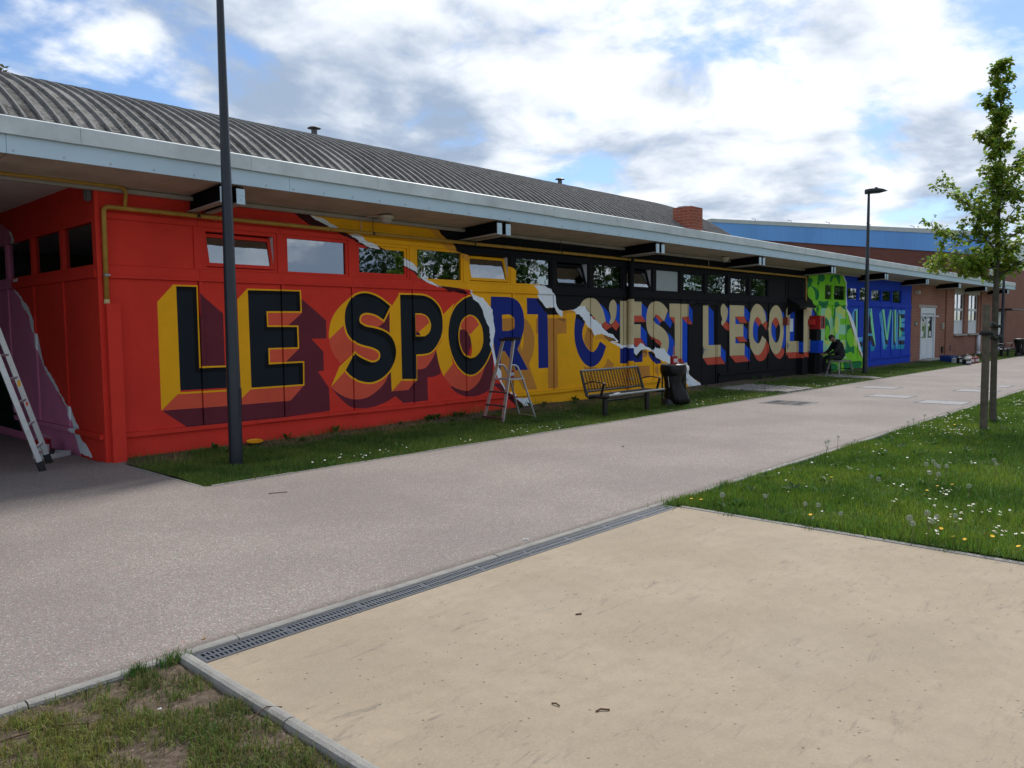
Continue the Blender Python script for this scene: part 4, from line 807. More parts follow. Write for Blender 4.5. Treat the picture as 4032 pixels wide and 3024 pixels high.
def paint_pieces(mural, pieces, emit):
    """cuts the flat relief pieces of a wall (rectangles at their own depth) along the mural's outlines, so paint runs over every moulding"""
    polys = []
    for c, s, g in mural:
        p = curve(parse(s))
        if c in ('white', 'shade'): p = ragged(p)
        if g: p = offset(p, g)
        polys.append((PN.index(c), p))
    verts = []; edges = []
    def ring(p):
        o = len(verts); verts.extend(Vector(q) for q in p); n = len(p); edges.extend((o+i, o+(i+1) % n) for i in range(n))
    zmin = min(q[3] for q in pieces)-.05; zmax = max(q[4] for q in pieces)+.05; xmin = min(q[1] for q in pieces)-.05; xmax = max(q[2] for q in pieces)+.05
    def clip(p):
        for ax, lim, sg in ((0,xmin,1),(0,xmax,-1),(1,zmin,1),(1,zmax,-1)):
            out = []
            for i in range(len(p)):
                a, b = p[i-1], p[i]; da, db = sg*(a[ax]-lim), sg*(b[ax]-lim)
                if (da >= 0) != (db >= 0):
                    t = da/(da-db); out.append((a[0]+(b[0]-a[0])*t, a[1]+(b[1]-a[1])*t))
                if db >= 0: out.append(b)
            p = out
            if len(p) < 3: return []
        return p
    for _, p in polys:
        q = clip(p)
        if q: ring(q)
    for q in pieces: ring([(q[1],q[3]),(q[2],q[3]),(q[2],q[4]),(q[1],q[4])])
    V, _, F, *_ = delaunay_2d_cdt(verts, edges, [], 0, 1e-4)
    V = np.array([v[:] for v in V]); F = np.array(F); cen = V[F].mean(1)
    e1 = V[F[:,1]]-V[F[:,0]]; e2 = V[F[:,2]]-V[F[:,0]]; area = .5*np.abs(e1[:,0]*e2[:,1]-e1[:,1]*e2[:,0])
    colr = np.zeros(len(F), int)
    for ci, p in polys:
        a = np.array(p); lo, hi = a.min(0), a.max(0)
        idx = np.where((cen >= lo).all(1) & (cen <= hi).all(1))[0]
        if len(idx): colr[idx[inside(p, cen[idx])]] = ci
    own = -np.ones(len(F), int)
    for i, q in enumerate(pieces):
        m = (cen[:,0] > q[1]) & (cen[:,0] < q[2]) & (cen[:,1] > q[3]) & (cen[:,1] < q[4]); own[m] = i
    groups = {}
    for i, q in enumerate(pieces): groups.setdefault(q[0], []).append(i)
    for key, ids in groups.items():
        mb = MB(); used = {}
        for i in ids:
            d, th = pieces[i][5], pieces[i][6]; fi = np.where(own == i)[0]; vm = {}; ed = {}
            vv = []; ff = []
            for f in fi:
                if area[f] < 1e-9: continue
                t = []
                for v in F[f]:
                    if v not in vm: vm[v] = len(vv); vv.append(emit(V[v][0], V[v][1], d))
                    t.append(vm[v])
                ci = used.setdefault(int(colr[f]), len(used)); ff.append((tuple(t), ci))
                for a, b in ((0,1),(1,2),(2,0)):
                    e = (F[f][a], F[f][b])
                    if (e[1], e[0]) in ed: del ed[(e[1], e[0])]
                    else: ed[e] = ci
            for (a, b), ci in ed.items():
                o = len(vv); vv += [emit(V[a][0], V[a][1], d-th), emit(V[b][0], V[b][1], d-th)]; ff.append(((vm[a], o, o+1, vm[b]), ci))
            base = len(mb.v); mb.v += vv
            for t, ci in ff: mb.f.append(tuple(x+base for x in t)); mb.m.append(ci)
        if mb.f: yield key, mb, [PM[c] for c in used]

# --- front wall pieces: (key, x0, x1, z0, z1, depth towards the viewer, thickness)
PC = []; WIN = []
OPEN = {0, 4, 6, 8}; SASH = {2, 10, 12, 19, 21, 22}
def row(key, x0, x1, z0, z1, d, th=.05):
    PC.append((key, x0, x1, z0, z1, d, th))
nk = 0
for kk in range(-1, 25):
    a, b = (J(kk) if kk >= 0 else X0W), (J(kk+1) if kk < 24 else XE)
    if kk == 10: segs = [(a, 17.98)]
    elif kk == 11: segs = [(19.52, b)]
    elif kk == 15: segs = []
    elif kk == 16: segs = [(25.34, b)]
    else: segs = [(a, b)]
    for (u, v) in segs:
        row(('wall_panel', kk), u+.040, v-.026, .356, 2.332, 0)
        if kk > -1 and u == a: row(('batten', kk), u-.010, u+.036, .356, 2.332, .020, .06)
    if kk not in (15,):
        row(('sill_rail', kk), a+.002, b-.002, 2.372, 2.494, .012)
        row(('moulding', kk), a+.001, b-.001, 2.334, 2.370, .036, .08)
    row(('head_rail', kk), a+.002, b-.002, 3.075, 3.15, .014)
    row(('top_board', kk), a+.001, b-.001, 3.153, 3.56, 0)
    if kk > -1: row(('mullion', kk), a-.062, a+.062, 2.496, 3.073, .014)
    wa, wb = a+.064, b-.064
    if kk in (-1, 14, 16, 24) or kk == 15:
        row(('upper_panel', kk), (a+.004 if kk == -1 else wa), wb, 2.497, 3.072, -.004, .03); 
        if kk == 16:
            row(('frame_trim', kk), wa+.3, wb-.3, 2.60, 2.62, .01, .03); row(('frame_trim', 1000+kk), wa+.3, wb-.3, 2.95, 2.97, .01, .03)
        continue
    fr = .048; key = ('window_frame', kk)
    row(key, wa, wb, 2.497, 2.497+fr*.7, 0, .10); row(key, wa, wb, 3.072-fr, 3.072, 0, .10)
    if kk == 17: row(key, wa, wa+.50, 2.497+fr*.7+.001, 3.072-fr-.001, 0, .10)
    else: row(key, wa, wa+fr, 2.497+fr*.7+.001, 3.072-fr-.001, 0, .10)
    row(key, wb-fr, wb, 2.497+fr*.7+.001, 3.072-fr-.001, 0, .10)
    ga, gb, g0, g1 = (wa+.50 if kk == 17 else wa+fr), wb-fr, 2.497+fr*.7, 3.072-fr
    if kk in SASH:
        s = .05; k2 = ('window_sash', kk)
        row(k2, ga+.004, gb-.004, g0+.003, g0+s, -.018, .05); row(k2, ga+.004, gb-.004, g1-s, g1-.003, -.018, .05)
        row(k2, ga+.004, ga+s, g0+s+.001, g1-s-.001, -.018, .05); row(k2, gb-s, gb-.004, g0+s+.001, g1-s-.001, -.018, .05)
        ga, gb, g0, g1 = ga+s, gb-s, g0+s, g1-s
    WIN.append((kk, ga, gb, g0, g1))
x = X0W+.19; i = 0
while x < XE-.05:                                         # drip ledge and plinth, interrupted at the doors
    L = min(1.86, XE-x)
    for (u, v) in ((x, x+L),):
        for (s0, s1) in ((X0W+.19, 18.0), (19.62, 23.92), (25.36, XE)):
            p, q = max(u, s0), min(v, s1)
            if q-p > .04: row(('ledge', i*10+int(s0)), p+.001, q-.001, .292+(i % 2)*.006, .353, .048 if i % 2 else .040, .08)
    x += L; i += 1
for i, (u, v) in enumerate(((X0W,9.5),(9.5,18.0),(19.62,23.92),(25.36,31.4),(31.4,XE))): row(('plinth', i), u+.001, v-.001, -.12, .288, .004, .05)
row(('door_leaf', 0), 18.02, 18.70, .03, 2.20, -.012); row(('door_leaf', 1), 18.72, 19.46, .03, 2.20, -.012)
row(('door_frame', 0), 17.985, 18.012, .0, 2.33, .012); row(('door_frame', 0), 19.468, 19.515, .0, 2.33, .012); row(('door_frame', 0), 18.012, 19.468, 2.21, 2.33, .012)
row(('door_leaf', 2), 24.02, 24.90, .03, 2.20, -.05); row(('door_frame', 1), 23.94, 24.012, .0, 2.49, .0); row(('door_frame', 1), 24.908, 24.95, .0, 2.49, .0); row(('door_frame', 1), 24.012, 24.908, 2.21, 2.49, .0)
row(('casing', 0), 24.955, 25.33, .02, 2.16, .12, .2)
WPARTS = {}
for key, mb, ms in paint_pieces(MURAL, PC, lambda x, z, d: (x, YW-d, z)):
    o = bpart(mb, key[0], ms); WPARTS[key] = o
def paint_at(x, z):
    c = 'red'
    for col, s, g in MURAL:
        p = curve(parse(s)); 
        if inside(p, np.array([[x, z]]))[0]: c = col
    return PM[PN.index(c)]
for kk, ga, gb, g0, g1 in WIN:
    fr = WPARTS[('window_frame', kk)]; off = -BO - fr.location
    def sub(mb, name, m, par=fr):
        o = mb.build(name, m, par); o.location = Vector((0,0,0)); return o
    mb = MB()
    if kk in OPEN:                                       # bottom-hung sash tilted inwards
        s = .052; m = paint_at((ga+gb)/2, g0+.03); T = R(13 if kk < 5 else 17)
        hinge = Vector((0, YW+.02, g0+.01)); up = Vector((0, math.sin(T), math.cos(T))); nn = Vector((0, math.cos(T), -math.sin(T))); H = g1-g0-.02
        def pt(x, h, d): return Vector((x, 0, 0)) + hinge + up*h + nn*d
        fm = MB()
        for (xa, xb, ha, hb) in ((ga+.004, gb-.004, 0, s), (ga+.004, gb-.004, H-s, H), (ga+.004, ga+s, s, H-s), (gb-s, gb-.004, s, H-s)):
            fm.obox(pt((xa+xb)/2, (ha+hb)/2, .0), ((xb-xa)/2,0,0), up*((hb-ha)/2), nn*.022)
        sub(fm, 'sash', m)
        mb.obox(pt((ga+gb)/2, H/2, .0), ((gb-ga)/2-s+.003,0,0), up*(H/2-s+.003), nn*.004)
        sub(mb, 'pane', M_glass)
        jm = MB(); jm.box(ga-.002, ga+.003, YW+.02, YW+.16, g0, g1); jm.box(gb-.003, gb+.002, YW+.02, YW+.16, g0, g1); sub(jm, 'jamb', M_whitewood)
    else:
        mb.box(ga-.004, gb+.004, YW+.030, YW+.038, g0-.004, g1+.004)
        sub(mb, 'pane', M_frost if kk in (9,) else M_glass)
# structural wall behind the panels, with the window band left open
mb = MB(); mb.box(X0W+.02, XE-.01, YW+.055, YW+.22, -.1, 2.46); mb.box(X0W+.02, XE-.01, YW+.105, YW+.22, 3.08, 3.62); bpart(mb, 'wall_core', M_dark)
mb = MB()
for kk in list(range(0, 26)): mb.box(J(kk)-.05 if kk < 25 else XE-.1, J(kk)+.05 if kk < 25 else XE-.02, YW+.06, YW+.2, 2.46, 3.08)
mb.box(X0W+.02, J(0)-.05, YW+.06, YW+.2, 2.46, 3.08)
for kk in (14, 15, 16, 24): mb.box(J(kk)+.05, J(kk+1)-.05, YW+.06, YW+.2, 2.46, 3.08)
bpart(mb, 'wall_posts', M_dark)
mb = MB(); mb.box(X0W+.1, XE, 16.2, 16.3, 0, 3.6); mb.box(X0W+.1, XE, YW+.22, 16.2, .0, .02); mb.box(X0W+.1, XE, YW+.22, 16.2, 3.60, 3.62)
for x in (12.6, 21.3, 29.0): mb.box(x, x+.1, YW+.23, 16.2, .03, 3.59)
bpart(mb, 'interior', M_inside)
mb = MB()
for z in np.arange(2.54, 3.04, .055): mb.box(J(15)+.09, J(16)-.09, YW-.03, YW+.0, z, z+.035)
bpart(mb, 'louvre', PM[PN.index('ink')])
# door furniture
def knob(x, z, door):
    mb = MB(); mb.tube([(x, YW-.01, z), (x, YW-.07, z), (x+.10, YW-.07, z)], .010, 8); mb.box(x-.02, x+.02, YW-.012, YW+.012, z-.11, z+.08)
    o = mb.build('door_handle', M_steel, door); return o
knob(18.80, 1.02, WPARTS[('door_leaf', 1)]); knob(24.10, 1.02, WPARTS[('door_leaf', 2)])
mb = MB(); mb.box(24.32, 24.56, YW+.038, YW+.0495, 1.45, 1.86); mb.build('notice', M_white, WPARTS[('door_leaf', 2)])
mb = MB(); mb.tube([(18.35,YW-.03,2.26),(18.95,YW-.03,2.27)], .016, 8); mb.build('door_closer', PM[PN.index('ink')], WPARTS[('door_frame', 0)])

# side wall in the covered passage (plane X = 3.70)
SXW = 3.70; SP = []
def srow(key, y0, y1, z0, z1, d, th=.05): SP.append((key, y0, y1, z0, z1, d, th))
for i, (a, b) in enumerate(((10.52,11.72),(11.72,12.98),(12.98,14.24),(14.24,15.5),(15.5,18.0),(18.0,20.9))):
    srow(('side_panel', i), a+.012, b-.012, .36, 2.332, 0); srow(('side_top_board', i), a+.001, b-.001, 3.10, 3.55, 0)
    if i: srow(('side_batten', i), a-.010, a+.05, .361, 2.331, .02, .06)
    if i < 4:
        key = ('side_window_frame', i); srow(key, a+.0, b, 2.44, 2.50, .012, .10); srow(key, a, b, 3.03, 3.098, .012, .10)
        srow(key, a, a+.06, 2.501, 3.029, .012, .10); srow(key, b-.06, b, 2.501, 3.029, .012, .10)
    else: srow(('side_panel_upper', i), a+.002, b-.002, 2.44, 3.098, 0)
    srow(('side_moulding', i), a+.001, b-.001, 2.335, 2.437, .025, .06)
    srow(('side_ledge', i), a+.001, b-.001, .292, .355, .045, .08); srow(('side_plinth', i), a+.001, b-.001, -.1, .289, .0, .05)
for key, mb, ms in paint_pieces(MURAL_SIDE, SP, lambda y, z, d: (SXW-d, y, z)):
    o = bpart(mb, key[0].replace('side_', ''), ms)
    if 'window' in key[0]:
        a, b = ((10.52,11.72),(11.72,12.98),(12.98,14.24),(14.24,15.5))[key[1]]
        g = MB(); g.box(SXW+.03, SXW+.036, a+.055, b-.055, 2.495, 3.035); g.build('pane', M_glass, o)
mb = MB(); mb.box(SXW+.055, SXW+.15, 10.53, 20.9, -.1, 2.44); mb.box(SXW+.105, SXW+.15, 10.53, 20.9, 3.10, 3.6)
for y in (10.54, 11.70, 12.96, 14.22, 15.48): mb.box(SXW+.105, SXW+.15, y, y+.06, 2.44, 3.1)
mb.box(SXW+.056, SXW+.15, 15.54, 20.9, 2.44, 3.1); bpart(mb, 'side_wall_core', M_dark)
for y in (11.20,12.36,13.62,14.9):
    mb = MB(); mb.box(SXW+.060, SXW+.064, y, y+.22, 2.45, 3.09); bpart(mb, 'blind', mat('window_blind',(.60,.58,.54),.8,.1))
# boxed pipe cover on the corner
mb = MB(); mb.box(3.745, 3.915, 10.37, 10.50, -.1, 2.01, bev=.004); bpart(mb, 'pipe_casing', PM[0])
mb = MB(); mb.box(3.69, 3.745, 10.46, 10.52, -.1, 3.5); bpart(mb, 'corner_trim', PM[0])

# passage enclosure
mb = MB(); mb.box(-9.0, SXW+.05, 20.9, 21.1, -.1, 3.6); bpart(mb, 'passage_wall', M_passage)
mb = MB(); mb.box(-2.7, -2.5, 10.3, 20.88, -.1, 3.54); bpart(mb, 'unseen_shade_wall', M_passage)  # unseen wall, added to shut out light and darken the passage
mb = MB(); mb.box(-9.2, 4.9, 10.56, 21.0, 3.545, 3.60); bpart(mb, 'passage_ceiling', M_ceiling)
mb = MB(); mb.box(-9.2, 3.68, 10.44, 10.56, 3.435, 3.60); bpart(mb, 'passage_lintel', M_ceiling)
mb = MB(); mb.box(3.60, 3.685, 10.50, 10.58, 3.27, 3.43, bev=.02); bpart(mb, 'wall_lamp', mat('grey_lamp',(.10,.09,.08),.5,.2,20))

# --- eaves: soffit, beams, fascia
SX = [4.87+5.047*k for k in range(-3, 10)]
XEND = 52.0
def soff(x0, x1, parent=None):
    mb = MB(); mb.prism([(x0+.004,9.545,3.525),(x1-.004,9.545,3.525),(x1-.004,10.62,3.447),(x0+.004,10.62,3.447)], (0,0,.05)); return bpart(mb, 'soffit_panel', M_soffit)
for x in np.arange(4.87-2.523*5+.18, XEND-1, 2.5235): soff(x, min(x+2.5235, XEND-.01))
mb = MB(); mb.box(-8, XEND-.02, 10.40, 10.48, 3.400, 3.452); bpart(mb, 'soffit_trim', M_beamlow)
b0 = MB(); b0.box(0, .012, 0, .96, .02, .20); b0.box(-.045, .055, 0, .96, 0, .02, 1); b0.box(-.045, .055, 0, .96, .20, .215)
beam_me = b0.mesh('beam', [M_beam, M_beamlow])
c0 = MB(); c0.box(-.052, .062, -.012, 0, -.005, .19); c0.box(-.052, .062, -.016, -.0121, .10, .19); c0.tube([(.005,-.013,.055),(.005,-.022,.055)], .010, 6); cap_me = c0.mesh('end_cap', M_fascia)
for x in SX:
    if x < -7: continue
    for dx in (.05, .27):
        o = link('beam', beam_me, bld); o.location = Vector((x+dx, 9.545, 3.285))-BO; o.rotation_euler = (R(-2.2), 0, 0)
        link('end_cap', cap_me, o)
FX = np.arange(2.523-3.323*4, XEND, 3.323)
nb = MB()
for x in FX:
    e = min(x+3.323, XEND); mb = MB(); mb.box(x+.002, e-.002, 9.515, 9.542, 3.524, 3.735); o = bpart(mb, 'fascia_board', M_fascia)
    r = MB()
    for k in range(7):
        xx = x+.06+k*.486
        if xx < e-.03: r.tube([(xx,9.5155,3.562),(xx,9.506,3.562)], .011, 6)
    r.build('rivets', M_bolt, o)
for x in np.arange(3.237-2.035*6, XEND, 2.035):
    e = min(x+2.035, XEND); mb = MB(); dz = random.uniform(-.004,.004)
    mb.prism([(x+.002,9.475,3.722+dz),(x+.002,9.475,3.898),(x+.002,9.495,3.912),(x+.002,9.74,3.93),(x+.002,9.74,3.90),(x+.002,9.505,3.885),(x+.002,9.505,3.722+dz)], (e-x-.004,0,0)); bpart(mb, 'coping_panel', M_coping)
mb = MB(); mb.box(-9.2, XEND-.03, 9.545, 9.72, 3.58, 3.88); mb.box(18.7, XEND-.03, 9.72, 21.0, 3.62, 3.82); mb.box(-9.2, 18.7, 9.72, 10.4, 3.62, 3.66); bpart(mb, 'flat_roof', M_flat)
mb = MB(); mb.prism([(XEND,9.475,3.53),(XEND,9.475,3.905),(XEND,9.75,3.93),(XEND,11.0,3.93),(XEND,11.0,3.45),(XEND,10.4,3.45)], (.02,0,0)); bpart(mb, 'roof_end_board', M_coping)

# --- barrel roof: zinc sheets between standing ribs
RC = Vector((0, 14.07, -2.29)); RR = 7.6
TH0, TH1 = -math.asin((14.07-9.72)/RR), math.asin((18.4-14.07)/RR)
angs = list(np.linspace(TH0, 0, 26)) + list(np.linspace(0, TH1, 12))[1:]
arc = lambda t, r: (RC.y + r*math.sin(t), RC.z + r*math.cos(t))
PITCH = .1773; XR0 = 2.596-PITCH*34; XR1 = 18.66
mb = MB(); V = []; F = []
for t in angs:
    for x in (0, PITCH): y, z = arc(t, RR); V.append((x, y, z))
for i in range(len(angs)-1): F.append((2*i, 2*i+1, 2*i+3, 2*i+2))
mb.add(V, F); sheet_me = mb.mesh('roof_sheet', M_roof, True)
mb = MB(); V = []; F = []; prof = [(-.016,0),(-.012,.042),(.012,.042),(.016,0)]
for t in angs:
    for (dx, h) in prof: y, z = arc(t, RR+h-.004); V.append((dx, y, z))
for i in range(len(angs)-1):
    for k in range(3): F.append((4*i+k, 4*i+k+1, 4*i+k+5, 4*i+k+4))
F += [(0,1,2,3)]
mb.add(V, F)
for t in np.linspace(TH0+.03, -.02, 5):                       # joint collars
    y, z = arc(t, RR+.018); n = Vector((0, math.sin(t), math.cos(t))); d = Vector((0, math.cos(t), -math.sin(t))); mb.obox((0,y,z-.003), (.0185,0,0), d*.012, n*.018)
rib_me = mb.mesh('roof_rib', M_rib)
n = int(round((XR1-XR0)/PITCH))
for i in range(n):
    o = link('roof_sheet', sheet_me, bld); o.location = Vector((XR0+i*PITCH, 0, 0))-BO
for i in range(n+1):
    o = link('roof_rib', rib_me, bld); o.location = Vector((XR0+i*PITCH, 0, random.uniform(-.003,.003)))-BO
for x in (XR0, XR1-.01):
    mb = MB(); mb.prism([(x, *arc(t, RR-.01)) for t in angs], (.008,0,0)); bpart(mb, 'roof_end', M_roof)
for (x, y) in ((8.55, 13.0), (15.85, 13.0)):
    z = arc(math.asin((y-RC.y)/RR), RR)[1]; mb = MB()
    mb.lathe([(.075,-.05),(.06,.02),(.055,.17),(.055,.19)], (x,y,z), 14); mb.lathe([(.03,.19),(.035,.21),(.13,.215),(.10,.235),(.02,.255)], (x,y,z), 14); bpart(mb, 'roof_vent', M_vent)
mb = MB(); mb.box(16.47, 16.98, 9.54, 10.04, 3.6, 4.455)
ch = bpart(mb, 'chimney', M_brick_ch)
mb = MB(); mb.box(16.51, 16.94, 9.58, 10.0, 4.456, 4.468); mb.prism([(16.53,9.75,4.468),(16.8,9.75,4.468),(16.8,9.75,4.505),(16.53,9.75,4.49)], (0,.2,0)); bpart(mb, 'chimney_cap', M_steel)

# --- gas pipe with brackets
def rounded(pts, r=.06, n=4):
    out = [Vector(pts[0])]
    for i in range(1, len(pts)-1):
        p, a, b = Vector(pts[i]), Vector(pts[i-1]), Vector(pts[i+1]); u = (a-p).normalized()*r; v = (b-p).normalized()*r
        for k in range(n+1):
            t = k/n; out.append((p+u)*(1-t)**2 + p*2*t*(1-t) + (p+v)*t**2)
    return out+[Vector(pts[-1])]
GY = 10.40
mb = MB(); mb.tube(rounded([(3.775,GY+.03,2.0),(3.775,GY,3.205),(25.2,GY,3.195),(25.2,GY,2.15)], .07), .030, 12)
for x in (5.2,7.0,9.1,11.4,13.6,16,18.5,21): mb.tube([(x,GY,3.202),(x+.05,GY,3.202)], .036, 12)
gp = bpart(mb, 'gas_pipe', M_gas, True)
mb = MB(); mb.tube(rounded([(-8,GY-.07,3.44),(4.03,GY-.07,3.455),(4.03,GY,3.21)], .09), .024, 10); bpart(mb, 'gas_pipe', M_gas, True)
mb = MB(); mb.tube([(3.775,GY+.03,2.0),(3.775,GY+.03,2.06)], .034, 12); mb.build('pipe_band', mat('pale_band',(.55,.45,.22),.6), gp)
mb = MB(); mb.tube([(3.74,GY-.02,2.36),(3.74,GY-.045,2.36),(3.80,GY-.045,2.36),(3.82,GY+.03,2.36)], .009, 6); mb.tube([(3.775,GY,2.345),(3.775,GY,2.372)], .040, 12); mb.build('pipe_clip', M_steel, gp)
for x in (4.98,7.9,10.2,12.7,15.1,17.6,20.2,22.8):
    mb = MB(); mb.tube([(x,GY,3.19),(x,GY,3.46)], .006, 6); mb.lathe([(.037,-.018),(.042,0),(.037,.018)], (x,GY,3.20), 10); mb.build('pipe_hanger', M_black, gp)
# downpipe, painted with the mural where it crosses it
mb = MB(); segs = [(-.05,.86,'yellow'),(.86,1.16,'navy'),(1.16,1.24,'white'),(1.24,2.29,'tan'),(2.29,3.47,'ink')]
for i, (a, b, c) in enumerate(segs): mb.tube([(15.27, YW-.085, a), (15.27, YW-.085, b)], .072, 16, i, cap=False)
dp = bpart(mb, 'downpipe', [PM[PN.index(s[2])] for s in segs], True)
mb = MB()
for z in (.45, 1.55, 2.26): mb.lathe([(.074,-.02),(.078,0),(.074,.02)], (15.27, YW-.085, z), 16); mb.box(15.19, 15.21, YW-.12, YW-.02, z-.012, z+.012)
mb.build('pipe_collar', PM[PN.index('tan')], dp)
# bulkhead lights under the eaves
for x in (7.95, 19.2):
    mb = MB(); mb.lathe([(.11,.05),(.125,.04),(.125,.0),(.10,-.005)], (x,10.12,3.42), 18); lb = bpart(mb, 'bulkhead_light', M_lightbody)
    mb = MB(); mb.lathe([(.0,-.085),(.05,-.08),(.085,-.05),(.095,-.005)], (x,10.12,3.42), 18); mb.build('lens', mat('lamp_glass',(.42,.40,.36),.25,.2,40), lb)
    mb = MB(); mb.tube([(x-.12,10.14,3.45),(x-.22,10.3,3.44),(x-.24,10.46,3.40),(x-.24,10.46,3.22)], .007, 6); mb.build('conduit', M_lightbody, lb)
# entrance canopy, alarm box, cabinets
mb = MB(); mb.prism([(24.0,10.08,2.20),(24.0,10.08,2.26),(24.0,10.49,2.50),(24.0,10.49,2.40)], (1.25,0,0)); mb.prism([(24.02,10.12,2.22),(24.02,10.49,2.24),(24.02,10.49,1.95)], (.03,0,0)); bpart(mb, 'door_canopy', PM[PN.index('ink')])
mb = MB(); mb.box(23.70,23.86,10.36,10.498,1.66,1.90,bev=.006); ab = bpart(mb, 'alarm_box', mat('alarm_rust',(.20,.035,.022),.5)); 
mb = MB(); mb.box(23.72,23.865,10.350,10.362,1.70,1.88,bev=.003); mb.build('alarm_front', mat('alarm_orange',(.55,.21,.11),.5), ab)
mb = MB(); [mb.box(23.765+i*.03,23.78+i*.03,10.346,10.352,1.745+j*.035,1.765+j*.035) for i in range(3) for j in range(3)]; mb.build('alarm_grille', M_rubber, ab)
mb = MB(); mb.box(25.75,26.13,10.165,10.498,1.52,1.955); cb_ = bpart(mb, 'hose_cabinet', M_redbox)
mb = MB(); 
for (a,b,c,d) in ((25.752,26.13,1.52,1.56),(25.752,26.13,1.915,1.955),(25.752,25.80,1.561,1.914),(26.09,26.13,1.561,1.914)): mb.box(a,b,10.135,10.164,c,d)
mb.build('cabinet_frame', M_redbox2, cb_)
mb = MB(); mb.box(25.80,26.09,10.158,10.164,1.56,1.915); mb.build('cabinet_window', mat('cabinet_glass',(.05,.006,.008),.15), cb_)
mb = MB(); mb.box(25.62,25.746,10.30,10.498,1.66,1.84); mb.build('cabinet_side', M_redbox2, cb_)
mb = MB(); mb.box(25.75,26.10,10.17,10.498,.74,1.14); lb = bpart(mb, 'meter_box', PM[PN.index('blue')]); mb = MB(); mb.box(25.78,26.07,10.160,10.168,.77,1.11); mb.build('meter_door', PM[PN.index('royal')], lb)
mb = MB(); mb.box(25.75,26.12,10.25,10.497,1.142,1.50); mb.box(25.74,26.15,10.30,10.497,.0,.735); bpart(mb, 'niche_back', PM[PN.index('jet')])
mb = MB()
for z in np.arange(.80, 1.20, .04): mb.box(25.42,25.70,10.44,10.47,z,z+.022)
bpart(mb, 'vent_slats', PM[PN.index('tan')])

# --- brick end of the building
OP = [(37.97,40.25,0,2.39),(43.45,45.5,1.13,3.17),(46.3,48.37,1.13,3.17)]
def brick_wall():
    mb = MB(); xs = [XE+.02]+[v for o in OP for v in o[:2]]+[51.6]
    for i in range(0, len(xs), 2): mb.box(xs[i], xs[i+1], YW, YW+.25, -.1, 3.6)
    for (a,b,c,d) in OP:
        if c > 0: mb.box(a, b, YW, YW+.25, -.1, c)
        mb.box(a, b, YW, YW+.25, d, 3.6)
    return bpart(mb, 'brick_wall', M_brick)
bw = brick_wall()
for a, b in ((41.9,43.3),(48.75,49.9)):
    mb = MB(); mb.box(a,b,YW-.06,YW-.002,-.1,3.45); bpart(mb, 'brick_pier', M_brick)
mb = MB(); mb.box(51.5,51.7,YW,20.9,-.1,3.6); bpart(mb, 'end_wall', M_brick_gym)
mb = MB(); mb.box(37.7,40.5,YW-.012,YW+.02,2.392,2.50); bpart(mb, 'door_lintel', M_stone)
mb = MB(); mb.box(43.2,48.6,YW-.012,YW+.02,3.172,3.40); bpart(mb, 'window_lintel', M_stone)
def far_door():
    mb = MB()
    mb.box(38.0,38.14,YW-.02,YW+.10,.05,2.38); mb.box(40.08,40.22,YW-.02,YW+.10,.05,2.38); mb.box(38.14,40.08,YW-.02,YW+.10,2.12,2.38); fr = bpart(mb, 'door_frame', M_whitewood)
    for s, (a, b) in enumerate(((38.16,39.10),(39.12,40.06))):
        mb = MB(); mb.box(a,b,YW+.03,YW+.07,.07,1.02); mb.box(a,a+.12,YW+.03,YW+.07,1.02,2.10); mb.box(b-.12,b,YW+.03,YW+.07,1.02,2.10); mb.box(a+.12,b-.12,YW+.03,YW+.07,1.98,2.10); lf = bpart(mb, 'door_leaf', M_whitewood)
        g = MB(); g.box(a+.12,b-.12,YW+.045,YW+.055,1.02,1.98); g.build('pane', M_glass, lf)
        g = MB(); g.box(a+.2+.2*s,a+.45+.2*s,YW+.040,YW+.044,1.08,1.32); g.build('notice', M_white, lf)
        g = MB(); g.box(a+.15,b-.15,YW+.024,YW+.029,.2,.85); g.build('kick_panel', M_white, lf)
    mb = MB(); mb.tube([(37.75,YW-.06,2.0),(40.55,YW-.06,2.0)], .03, 8); mb.build('guard_rail', M_whitewood, fr)
    mb = MB(); mb.box(37.6,40.6,YW-.5,YW-.002,-.05,.06); bpart(mb, 'door_step', M_stone)
far_door()
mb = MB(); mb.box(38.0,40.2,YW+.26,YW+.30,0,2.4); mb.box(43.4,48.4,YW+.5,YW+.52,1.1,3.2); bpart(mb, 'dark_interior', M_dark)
for (a,b,c,d) in OP[1:]:
    mid = (a+b)/2; mb = MB()
    for (p,q,r,s) in ((a,a+.06,c,d),(b-.06,b,c,d),(a+.06,b-.06,d-.06,d),(a+.06,b-.06,2.30,2.42),(a+.06,b-.06,1.76,1.82),(mid-.045,mid+.045,1.82,2.30),(mid-.045,mid+.045,2.42,d-.06),(a+.06,b-.06,c,c+.05)): mb.box(p,q,YW+.08,YW+.14,r,s)
    w = bpart(mb, 'window_frame', M_whitewood)
    mb = MB(); mb.box(a+.06,mid-.004,YW+.10,YW+.12,c+.05,1.76); mb.box(mid+.004,b-.06,YW+.10,YW+.12,c+.05,1.76); mb.build('lower_panel', M_white, w)
    for (p,q,r,s) in ((a+.06,mid-.045,1.82,2.30),(mid+.045,b-.06,1.82,2.30),(a+.06,mid-.045,2.42,d-.06),(mid+.045,b-.06,2.42,d-.06)):
        g = MB(); g.box(p,q,YW+.105,YW+.112,r,s); g.build('pane', M_glass, w)
    mb = MB(); mb.box(a-.12,b+.12,YW-.14,YW+.08,c-.09,c-.01,bev=.01); bpart(mb, 'window_sill', M_stone)
mb = MB(); mb.tube([(48.0,YW-.12,.0),(48.0,YW-.12,1.02)], .10, 12); mb.tube([(48.0,YW-.12,0.),(48.0,YW-.12,.14)], .12, 12); bpart(mb, 'boxed_pipe', M_white, True)
